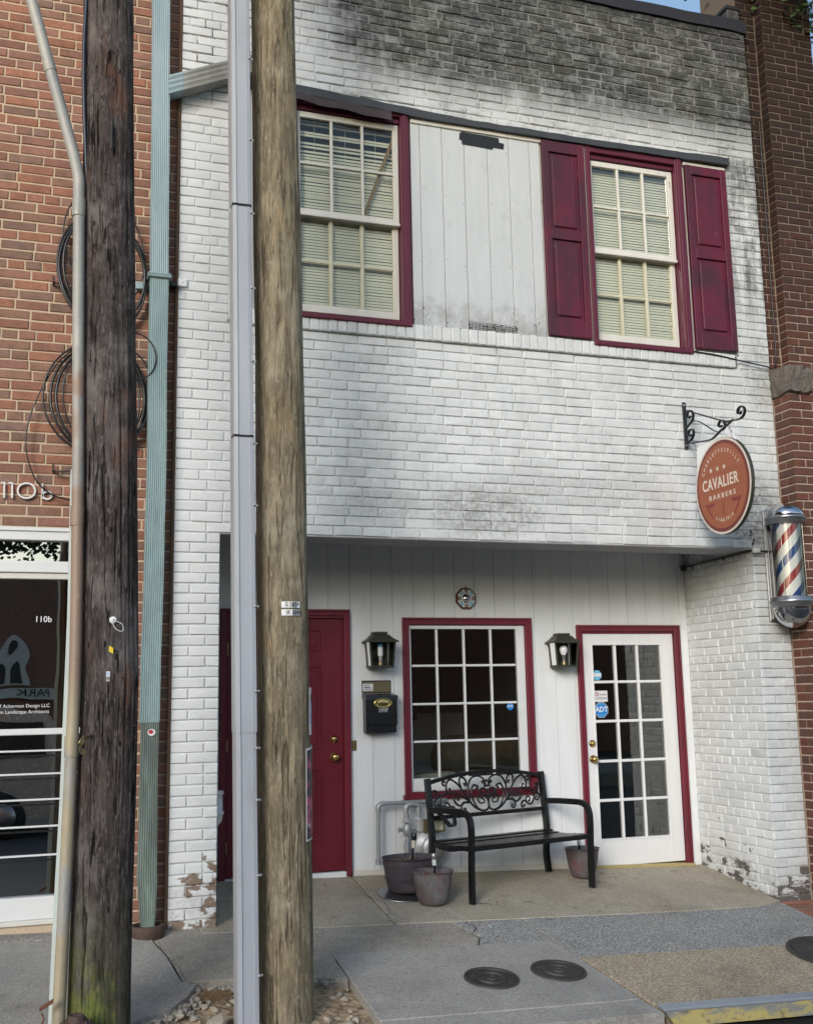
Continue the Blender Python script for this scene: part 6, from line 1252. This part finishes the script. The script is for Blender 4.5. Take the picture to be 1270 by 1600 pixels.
def lantern(x, z, label, bulb):
    t = thing('wall_lantern', label, 'lantern', (x, .93, z), 'wall lanterns either side of the shop window'); m_ = 'lantern_metal'; w0, w1 = .100, .085; yb, yf = .985, .850; zb, zt = z - .100, z + .092
    b = MB(); b.box((x - .082, .980, zb + .005), (x + .082, .999, zt), m_, .003); b.lathe([(.0001, .012), (.052, .010), (.060, .004), (.062, 0)], (x, .980, z), m_, 24, (0, -1, 0)); b.build('back_plate', t)
    b = MB()
    for sx in (-1, 1):
        for yy in (yf, .965): b.tube([(x + sx * w1, yy, zb), (x + sx * w0, yy - (.008 if yy == yf else 0), zt)], .006, m_, sec=[(-1, -1), (1, -1), (1, 1), (-1, 1)])
    b.box((x - w1 - .008, yf - .008, zb - .008), (x + w1 + .008, .98, zb + .008), m_, .003); b.box((x - w0 - .004, yf - .012, zt - .004), (x + w0 + .004, .98, zt + .006), m_, .002); b.build('frame', t)
    b = MB(); o = .024; p0 = [(x - w0 - o, yf - .012 - o, zt), (x + w0 + o, yf - .012 - o, zt), (x + w0 + o, .995, zt), (x - w0 - o, .995, zt)]; p1 = [(x - .062, yf + .022, zt + .052), (x + .062, yf + .022, zt + .052), (x + .062, .985, zt + .052), (x - .062, .985, zt + .052)]; pm = [(x - .085, yf + .004, zt + .026), (x + .085, yf + .004, zt + .026), (x + .085, .990, zt + .026), (x - .085, .990, zt + .026)]
    pl = [(a, c, d - .007) for a, c, d in p0]
    b.add(pl + p0 + pm + p1, [(0, 1, 2, 3)] + [(4 * j + i, 4 * j + (i + 1) % 4, 4 * j + 4 + (i + 1) % 4, 4 * j + 4 + i) for j in range(3) for i in range(4)] + [(12, 13, 14, 15)], m_); b.box((x - .056, yf + .03, zt + .052), (x + .056, .98, zt + .074), m_, .006); b.build('roof', t)
    for sx in (-1, 1): b = MB(); b.add([(x + sx * w1, yf + .008, zb + .008), (x + sx * w1, .962, zb + .008), (x + sx * w0, .962, zt - .004), (x + sx * w0, yf, zt - .004), (x + sx * (w1 - .002), yf + .008, zb + .008), (x + sx * (w1 - .002), .962, zb + .008), (x + sx * (w0 - .002), .962, zt - .004), (x + sx * (w0 - .002), yf, zt - .004)], [(0, 1, 2, 3), (7, 6, 5, 4)], 'bulb_glass'); b.build('side_pane', t)
    b = MB(); b.lathe([(.018, 0), (.020, .03), (.016, .034)], (x, .905, zb + .008), 'aged_brass', 12); b.build('socket', t); b = MB()
    if bulb == 'tube': b.lathe([(.017, .034), (.017, .075)], (x, .905, zb + .008), 'brushed_metal', 14); b.lathe([(.021, .075), (.021, .14)], (x, .905, zb + .008), 'white_plastic', 14); b.lathe([(.020, .14), (.020, .168), (.012, .172), (.0001, .173)], (x, .905, zb + .008), 'pale_blue', 14)
    else: b.lathe([(.014, .034), (.014, .070), (.017, .080)], (x, .905, zb + .008), 'brushed_metal', 14); b.lathe([(.017, .08), (.030, .105), (.034, .125), (.030, .146), (.016, .158), (.0001, .161)], (x, .905, zb + .008), 'white_plastic', 18)
    b.build('bulb', t)
lantern(2.475, 1.710, 'olive black wall lantern with a straight tube lamp above the mailbox', 'tube'); lantern(4.030, 1.700, 'olive black wall lantern with a round bulb left of the glazed door', 'bulb')
t = thing('octagonal_mirror', 'small octagonal ornament with round convex mirror above the shop window', 'ornament', (3.224, .98, 2.148)); c = (3.224, .972, 2.148)
b = MB(); octagon(b, (c[0], .978, c[2]), .090, 'rust_red', th=.02); b.build('frame', t); b = MB(); octagon(b, (c[0], .975, c[2]), .079, 'pale_stone', th=.004); octagon(b, (c[0], .973, c[2]), .077, 'white_plastic', th=.003)
for k in range(8):
    a = k * math.pi / 4
    for j in range(3):
        r = .047 + j * .0095; d = Vector((math.cos(a), 0, math.sin(a))); u = Vector((-math.sin(a), 0, math.cos(a)))
        for s_ in ((-.016, -.002), (.002, .016)) if (k + j) % 2 else ((-.016, .016),):
            P = [Vector((c[0], .9725, c[2])) + d * (r + e) + u * f for e, f in ((0, s_[0]), (.0065, s_[0]), (.0065, s_[1]), (0, s_[1]))]; b.poly([tuple(p) for p in P], (0, -.0012, 0), 'pale_blue' if k % 2 else 'rust_red')
b.build('face', t); b = MB(); b.lathe([(.0001, .020), (.015, .0185), (.028, .011), (.036, .002), (.038, 0)], (c[0], .972, c[2]), 'chrome', 28, (0, -1, 0)); b.build('mirror', t); b = MB(); b.tube([(3.224, .99, 2.232), (3.224, .975, 2.245)], .004, 'aged_brass', 6); b.build('hook', t)
# half hidden white pipe-like thing behind the left pier
t = thing('white_urn', 'white rounded fitting half hidden behind the foot of the left brick pier', 'fitting', (1.17, .5, .6)); b = MB(); b.lathe([(.0001, 0), (.03, .01), (.055, .045), (.062, .085), (.068, .09), (.068, .105), (.060, .11), (.058, .215), (.066, .22), (.066, .24), (.0001, .25)], (1.155, .50, .530), 'white_plastic', 20); b.build('body', t)
# conduit under the header at the right, with its fittings
t = thing('wall_conduit', 'thin dark conduit and cable running under the brick header to a white fitting', 'conduit', (5.2, .5, 2.44)); b = MB(); b.tube(bez([(5.243, .985, 2.435), (5.236, .70, 2.440), (5.236, .35, 2.444), (5.238, .0, 2.452), (5.255, -.045, 2.450), (5.30, -.035, 2.447), (5.40, -.03, 2.446)], 5), .0085, 'lantern_metal', 7); b.build('pipe', t)
b = MB(); b.tube(bez([(5.20, .965, 2.436), (5.21, .968, 2.434), (5.225, .96, 2.432), (5.228, .90, 2.437), (5.23, .82, 2.425), (5.226, .80, 2.40)], 5), .005, 'black_gloss', 6); b.build('cable', t); b = MB(); b.box((5.212, .93, 2.405), (5.247, .97, 2.455), 'rust', .004); b.build('clamp', t); b = MB(); b.box((5.225, -.055, 2.430), (5.285, -.015, 2.470), 'aged_white', .008); b.build('socket', t); b = MB(); b.box((5.226, .35, 2.428), (5.240, .38, 2.455), 'rust', .003); b.build('clamp', t)
b = MB()
for (x, z, r) in ((5.245, 2.60, .012), (5.235, 2.575, .009), (5.105, 2.585, .008), (5.252, 2.51, .013), (5.262, 2.535, .010), (5.245, 2.495, .009)): chunk(b, (x, -.004, z), r, 'ink_black', int(x * 1000 + z * 99), .9)
b.build('wall_chips', label='small dark chips and holes in the white brick near the barber sign', cat='chips', kind='stuff')

# ================================================================== HANGING SIGN ON ITS SCROLLED BRACKET
XS = 4.706
br = thing('sign_bracket', 'black wrought iron scrolled bracket holding the round barber sign', 'bracket', (XS, 0, 3.4)); q = lambda y, z, dx=0: (XS + dx, y, z)
b = MB(); b.box((XS - .016, -.014, 3.236), (XS + .016, -.001, 3.610), 'black_metal', .003); b.build('wall_plate', br)
for z in (3.585, 3.262): b = MB(); b.lathe([(.0001, .006), (.008, .005), (.010, 0)], (XS, -.014, z), 'brushed_metal', 8, (0, -1, 0)); b.build('bolt', br)
def iron(pts, w_=.020, d=.0085, name='scroll', n=7): b = MB(); b.tube(bez([q(*p) for p in pts], n), 1.0, 'black_metal', sec=[(-w_ / 2, -d / 2), (w_ / 2, -d / 2), (w_ / 2, d / 2), (-w_ / 2, d / 2)], up=(1, 0, 0)) if False else b.tube(bez([q(*p) for p in pts], n), 1.0, 'black_metal', sec=[(-d / 2, -w_ / 2), (d / 2, -w_ / 2), (d / 2, w_ / 2), (-d / 2, w_ / 2)], up=(1, 0, 0)); b.build(name, br)
iron([(-.010, 3.548), (-.25, 3.445), (-.50, 3.338), (-.58, 3.318)], .014, .010, 'arm', 3)
iron([(-.50, 3.322), (-.60, 3.312), (-.70, 3.302), (-.752, 3.322), (-.765, 3.358), (-.735, 3.388), (-.695, 3.380), (-.682, 3.352), (-.705, 3.338), (-.722, 3.350)])
iron([(-.62, 3.318), (-.56, 3.298), (-.47, 3.275), (-.40, 3.250), (-.33, 3.235), (-.20, 3.250), (-.02, 3.275)], .018, .009, 'brace')
iron([(-.012, 3.395), (-.07, 3.420), (-.115, 3.445), (-.125, 3.485), (-.10, 3.520), (-.062, 3.522), (-.045, 3.495), (-.065, 3.470), (-.09, 3.478)])
iron([(-.012, 3.285), (-.07, 3.290), (-.105, 3.315), (-.118, 3.350), (-.09, 3.375), (-.055, 3.368), (-.045, 3.340), (-.065, 3.325), (-.085, 3.335)])
iron([(-.475, 3.270), (-.515, 3.285), (-.52, 3.320), (-.492, 3.345), (-.46, 3.342), (-.442, 3.318), (-.46, 3.300), (-.482, 3.308)])
iron([(-.10, 3.430), (-.17, 3.420), (-.27, 3.365), (-.36, 3.305), (-.43, 3.268)], .012, .007)
sg = thing('barber_sign', 'round hanging terracotta sign lettered CAVALIER BARBERS on the white wall', 'sign', (XS, -.47, 2.856)); cy, cz, ay, az = -.470, 2.856, .343, .358
def ell(b, s_, x0, x1, mat, n=64): vs = [(x, cy + ay * s_ * math.cos(2 * math.pi * k / n), cz + az * s_ * math.sin(2 * math.pi * k / n)) for x in (x0, x1) for k in range(n)]; b.add(vs, [tuple(range(n)), tuple(range(n, 2 * n))[::-1]] + [(k, (k + 1) % n, n + (k + 1) % n, n + k) for k in range(n)], mat)
b = MB(); b.poly([(XS - .006, -.140, 2.95), (XS - .006, -.150, 3.212), (XS - .006, -.600, 3.222), (XS - .006, -.690, 3.10), (XS - .006, -.60, 2.95)], (.012, 0, 0), 'white_plastic'); b.build('back_board', sg)
b = MB(); ell(b, 1.0, XS - .020, XS + .008, 'lantern_metal'); b.build('edge', sg); b = MB(); ell(b, .992, XS - .0225, XS - .0202, 'sign_cream'); b.build('rim', sg); b = MB(); ell(b, .945, XS - .0245, XS - .0227, 'sign_maroon'); b.build('ring', sg); b = MB(); ell(b, .875, XS - .0265, XS - .0247, 'sign_orange'); b.build('face', sg)
b = MB(); xf = XS - .0272; tx = lambda s_, size, y, z, **k: b.text(s_, size, (xf, y, z), (0, -1, 0), (0, 0, 1), k.pop('mat', 'sign_cream'), .0006, **k)
tx('CAVALIER', .116, -.447, 2.884, fit=.445, bold=.0022, spacing=1.12); b.build('lettering', sg); b = MB(); tx('BARBERS', .050, -.465, 2.785, fit=.325, spacing=1.5, bold=.0006)
def arc(s_, r, size, a0, a1, flip=False):
    n_ = len(s_)
    for i, ch in enumerate(s_):
        a = math.radians(a0 + (a1 - a0) * i / (n_ - 1)); y = cy - .0 + -r * .96 * math.cos(a); z = cz + r * math.sin(a); yd = Vector((0, -math.cos(a), math.sin(a))) * (-1 if flip else 1); xd = Vector((0, -math.sin(a), -math.cos(a))) * (-1 if flip else 1); b.text(ch, size, (xf, y, z), xd, yd, 'sign_cream', .0006, squeeze=.8)
b.build('lettering', sg); b = MB(); arc('CHARLOTTESVILLE', .262, .042, 152, 33); b.build('lettering', sg, kind='stuff'); b = MB(); arc('VIRGINIA', .252, .036, 248, 296, True); b.build('lettering', sg, kind='stuff')
for y in (-.345, -.427, -.510):
    b = MB(); P = []
    for k in range(10): r = .022 if k % 2 == 0 else .0088; a = math.pi / 2 + k * math.pi / 5; P.append((xf - .0006, y + r * math.cos(a), 2.991 + r * math.sin(a)))
    b.poly(P, (.001, 0, 0), 'sign_cream'); b.build('star', sg)
b = MB()
for s_ in (1, -1):      # two open razors and crossed scissors in darker print
    b.poly([(xf, cy + s_ * .205, 2.742), (xf, cy + s_ * .105, 2.748), (xf, cy + s_ * .108, 2.722), (xf, cy + s_ * .180, 2.715)][::s_], (.0008, 0, 0), 'sign_dark_red'); b.poly([(xf, cy + s_ * .225, 2.745), (xf, cy + s_ * .208, 2.745), (xf, cy + s_ * .125, 2.635), (xf, cy + s_ * .140, 2.628)][::s_], (.0008, 0, 0), 'sign_dark_red'); b.tube([(xf, cy + s_ * .018, 2.742), (xf, cy - s_ * .014, 2.640)], .0025, 'sign_dark_red', 4)
b.build('motif', sg, kind='stuff'); b = MB()
for z in (2.955, 2.835, 2.745): b.tube([(xf + .0004, cy + .86 * ay * math.sqrt(max(0, 1 - ((z - cz) / (.875 * az)) ** 2)) * .98, z), (xf + .0004, cy - .86 * ay * math.sqrt(max(0, 1 - ((z - cz) / (.875 * az)) ** 2)) * .98, z)], .0009, 'sign_dark_red', 4)
b.build('plank_line', sg, kind='stuff')
ch = thing('sign_chain', 'short steel chains and hooks between the scrolled bracket and the round sign', 'chain', (XS, -.4, 3.25))
def chain(p0, p1, n_):
    for k in range(n_):
        a = Vector(p0).lerp(Vector(p1), k / n_); c_ = Vector(p0).lerp(Vector(p1), (k + 1) / n_); m_ = (a + c_) / 2; d = (c_ - a); sd_ = Vector((1, 0, 0)) if k % 2 else d.cross(Vector((1, 0, 0))).normalized(); P = [m_ + d * .68 * math.cos(t_) + sd_ * .008 * math.sin(t_) for t_ in [i * math.pi / 5 for i in range(10)]]; b = MB(); b.tube(P, .0022, 'brushed_metal', 5, closed=True); b.build('link', ch)
chain((XS, -.090, 3.275), (XS, -.160, 3.190), 4); chain((XS, -.560, 3.290), (XS, -.650, 3.110), 7)

# ================================================================== BARBER POLE
bp_ = thing('barber_pole', 'chrome capped glass barber pole with red, white and blue stripes on the white pier', 'barber pole', (5.42, -.2, 2.3)); ax_ = (5.42, -.20)
b = MB(); b.box((5.352, -.022, 1.900), (5.416, .0, 2.775), 'brushed_metal', .005); b.box((5.362, -.040, 1.915), (5.376, -.020, 2.76), 'brushed_metal', .003); b.box((5.392, -.040, 1.915), (5.406, -.020, 2.76), 'brushed_metal', .003); b.build('wall_plate', bp_)
for z in (1.99, 2.66): b = MB(); b.box((5.385, -.16, z - .02), (5.455, -.02, z + .02), 'brushed_metal', .006); b.build('mount', bp_)
lz = lambda prof, mat, nm, n=40: (lambda b: (b.lathe(prof, (*ax_, 0), mat, n), b.build(nm, bp_)))(MB())
lz([(.142, 2.690)] + [(.145 * math.cos(a * math.pi / 2 / 10), 2.692 + .108 * math.sin(a * math.pi / 2 / 10)) for a in range(10)] + [(.0001, 2.800)], 'chrome', 'dome')
lz([(.118, 2.635), (.140, 2.640), (.150, 2.655), (.148, 2.668), (.154, 2.671), (.154, 2.682), (.149, 2.690), (.142, 2.694)], 'brushed_metal', 'collar'); lz([(.116, 2.03), (.116, 2.65)], 'tube_glass', 'glass', 56); lz([(.101, 2.03), (.101, 2.65)], 'barber_stripes', 'striped_cylinder', 48)
lz([(.138, 1.992), (.150, 1.998), (.156, 2.010), (.156, 2.022), (.163, 2.026), (.163, 2.046), (.158, 2.050), (.158, 2.066), (.150, 2.074), (.112, 2.078)], 'brushed_metal', 'collar'); lz([(.0001, 1.838)] + [(.140 * math.cos(a * math.pi / 2 / 10), 1.992 - .152 * math.sin(a * math.pi / 2 / 10)) for a in range(9, -1, -1)], 'chrome', 'bottom_bowl')
for a in (-2.6, -1.9, -1.2, -.5): b = MB(); b.tube([(ax_[0] + .119 * math.cos(a), ax_[1] + .119 * math.sin(a), 2.06), (ax_[0] + .119 * math.cos(a), ax_[1] + .119 * math.sin(a), 2.65)], .0028, 'chrome', 6); b.build('rod', bp_) if a in (-2.6, -.5) else None

# ================================================================== TREES AND THE OTHER SIDE OF THE STREET
def tree(label, x, y, z0, h, r, n, seed, mat='leaf_green', trunk=0.2, lz_=.5, leafs=.05, group=None, crown=None):
    t = thing('tree', label, 'tree', (x, y, z0), group); rn = random.Random(seed); b = MB(); cx, cy_, cz_ = crown or (x, y, z0 + h * .66)
    b.tube(bez([(x, y, z0 - .3), (x + rn.uniform(-.2, .2), y, z0 + h * .25), (x + (cx - x) * .4, y + (cy_ - y) * .4, z0 + h * .5), (cx, cy_, cz_ + r * .3)], 5), [trunk * (1 - .72 * k / 15) for k in range(16)], 'bark', 12); b.build('trunk', t); b = MB(); limbs = []
    for k in range(9):
        a = rn.uniform(0, 6.28); e = rn.uniform(.1, 1.0); s0 = Vector((cx, cy_, cz_ - r * .5)).lerp(Vector((cx, cy_, cz_)), rn.random()); p = Vector((cx + math.cos(a) * r * .8, cy_ + math.sin(a) * r * .8, cz_ + e * r * .6)); limbs.append(p); b.tube(bez([s0, s0.lerp(p, .5) + Vector((0, 0, .2)), p], 4), [trunk * .35 * (1 - .8 * i / 8) for i in range(9)], 'bark', 7)
    b.build('limb', t, kind='stuff'); cl = []
    for k in range(46):
        v = Vector((rn.gauss(0, 1), rn.gauss(0, 1), rn.gauss(0, .8))); v = v.normalized() * r * rn.uniform(.45, 1.0); cl.append((Vector((cx + v.x, cy_ + v.y, cz_ + v.z * .8)), r * rn.uniform(.14, .30)))
    vs = []; fs = []
    for k in range(n):
        c_, rr = cl[rn.randrange(len(cl))]; p = c_ + Vector((rn.gauss(0, .5), rn.gauss(0, .5), rn.gauss(0, .42))) * rr; d = Vector((rn.uniform(-1, 1), rn.uniform(-1, 1), rn.uniform(-.8, .4))).normalized(); u = d.orthogonal().normalized() * leafs * .42; s_ = leafs * rn.uniform(.6, 1.3); o = len(vs); vs += [tuple(p), tuple(p + d * s_ * .5 + u), tuple(p + d * s_), tuple(p + d * s_ * .5 - u)]; fs.append((o, o + 1, o + 2, o + 3))
    b = MB(); b.add(vs, fs, mat); b.build('crown', t, kind='stuff'); return t
tree('tree at the right whose lowest green leaves hang into the top right corner', 7.6, -1.3, -.3, 8.5, 2.0, 15000, 3, 'leaf_green', .16, leafs=.07, crown=(6.90, -.9, 8.44))
tree('distant green tree beyond the right edge of the dark brick building', 10.5, 4.0, -.4, 9.0, 2.8, 9000, 5, 'leaf_green', .2, leafs=.12)
tree('broad dark tree across the street, mirrored in the left shop front', -2.6, -17.5, -.6, 8.5, 3.0, 14000, 8, 'leaf_dark', .28, leafs=.14, crown=(-2.4, -17.5, 5.6)); tree('second dark tree across the street, farther right by the brick hall', 6.0, -19.5, -.6, 9.0, 3.3, 9000, 9, 'leaf_dark', .28, leafs=.18)
ob = thing('church_hall', 'brick hall with a pale pointed arch window across the street, seen reflected', 'building', (0, -24, -.6)); b = MB(); b.box((-45, -30, -.7), (3.5, -24, 5.2), 'red_brick_2'); b.box((3.5, -30, -.7), (50, -25, 4.8), 'red_brick_0'); b.build('wall', ob, kind='stuff')  # side walls stretched far along the street to block the low bright horizon
def arch(b, cx_, w_, z0, zs, y, th, mat, n=8):
    R_ = w_; P = [(cx_ - w_ / 2, z0), (cx_ - w_ / 2, zs)] + [(cx_ + w_ / 2 - R_ * math.cos(a), zs + R_ * math.sin(a)) for a in [math.radians(60) * k / n for k in range(1, n + 1)]] + [(cx_ - w_ / 2 + R_ * math.cos(a), zs + R_ * math.sin(a)) for a in [math.radians(60) * k / n for k in range(n - 1, 0, -1)]] + [(cx_ + w_ / 2, zs), (cx_ + w_ / 2, z0)]
    b.poly([(x, y, z) for x, z in P], (0, th, 0), mat)
b = MB(); arch(b, -0.75, 1.0, 1.95, 2.35, -24, .12, 'church_white'); b.build('window_surround', ob); b = MB(); arch(b, -0.97, .30, 2.0, 2.36, -23.88, .02, 'room_dark'); b.build('pane', ob); b = MB(); arch(b, -0.53, .30, 2.0, 2.36, -23.88, .02, 'room_dark'); b.build('pane', ob); b = MB(); octagon(b, (-0.75, -23.87, 2.88), .12, 'room_dark', 16, .02); b.build('pane', ob)
b = MB(); b.box((-2.2, -23.9, 1.50), (1.6, -23.8, 1.85), 'church_white'); b.text('PARK', .34, (-.1, -23.79, 1.68), (-1, 0, 0), (0, 0, 1), 'ink_black', .01); b.build('sign_board', ob)

b = MB(); b.box((-30, -16, -.62), (30, -12.6, -.30), 'old_concrete', .02); b.build('far_pavement', kind='structure')
h = thing('hedge', 'clipped green hedge before the brick hall, added to enrich the window reflections', 'hedge', (3.2, -21, -.5)); b = MB(); rn = random.Random(5)  # hedge added to give the glass a brighter street to reflect
for k in range(5000):
    p = Vector((rn.uniform(.6, 6.5), rn.uniform(-21.6, -20.4), rn.uniform(-.4, 1.3))); d = Vector((rn.uniform(-1, 1), rn.uniform(-1, 1), rn.uniform(-.6, .8))).normalized() * .12; u = d.orthogonal() * .4; b.add([p, p + d * .5 + u, p + d, p + d * .5 - u], [(0, 1, 2, 3)], 'leaf_green')
b.build('foliage', h, kind='stuff')
simple('car_paint', (0.45, 0.43, 0.40), 0.25, 0.3, 0.03); simple('rubber', (0.02, 0.02, 0.02), 0.8)
cr = thing('parked_car', 'silver beige estate car parked across the street, mirrored in the left shop front', 'car', (-2.0, -10.2, -.45)); g0 = -.47
def extr(P, y0, y1, mat, inset=0.0):
    b = MB(); b.add([(x, y0, z) for x, z in P] + [(x, y1, z) for x, z in P], [tuple(range(len(P))), tuple(range(len(P), 2 * len(P)))[::-1]] + [(i, (i + 1) % len(P), len(P) + (i + 1) % len(P), len(P) + i) for i in range(len(P))], mat); return b
body = bez([(.45, -.0, .35), (.52, 0, .75), (.48, 0, 1.02), (-.2, 0, 1.06), (-3.0, 0, 1.06), (-4.05, 0, .98), (-4.3, 0, .70), (-4.3, 0, .38), (-3.9, 0, .28), (-1.9, 0, .26), (.1, 0, .28)], 3, closed=True)
extr([(p.x, p.z + g0) for p in body], -11.05, -9.25, 'car_paint').build('body', cr)
cab = bez([(.42, 0, 1.03), (.30, 0, 1.45), (.02, 0, 1.72), (-1.2, 0, 1.78), (-2.1, 0, 1.72), (-2.75, 0, 1.35), (-3.05, 0, 1.05)], 3)
b = extr([(p.x, p.z + g0) for p in cab], -11.0, -9.30, 'car_paint'); b.v = [(x, y + (.16 if y < -10 else -.16) * max(0, (z - g0 - 1.05) / .7), z) for x, y, z in b.v]; b.build('cabin', cr)
for xa, xb in ((-.85, .15), (-1.95, -.95), (-2.7, -2.02)):
    b = MB(); zt = 1.60 if xa > -2.5 else 1.42; b.poly([(xa, -9.285, 1.10 + g0), (xb, -9.285, 1.10 + g0), (xb - .06, -9.405, zt + g0 + (.0 if xa > -2.5 else .12)), (xa + .1, -9.405, zt + g0)], (0, -.01, 0), 'black_gloss'); b.v = [(x, y + .025, z) for x, y, z in b.v]; b.build('window', cr)
for x in (-.42, -3.35):
    b = MB(); b.lathe([(.0001, .0), (.2, 0), (.33, .0), (.345, -.05), (.345, -.2), (.3, -.22)], (x, -9.22, .34 + g0), 'rubber', 28, (0, 1, 0)); w_ = b.build('wheel', cr); b = MB(); b.lathe([(.0001, .02), (.05, .02), (.20, .008), (.21, -.01)], (x, -9.215, .34 + g0), 'brushed_metal', 20, (0, 1, 0)); b.build('rim', w_)
b = MB(); b.box((.40, -9.42, .80 + g0), (.515, -9.24, 1.0 + g0), 'ink_red', .02); b.build('tail_light', cr)
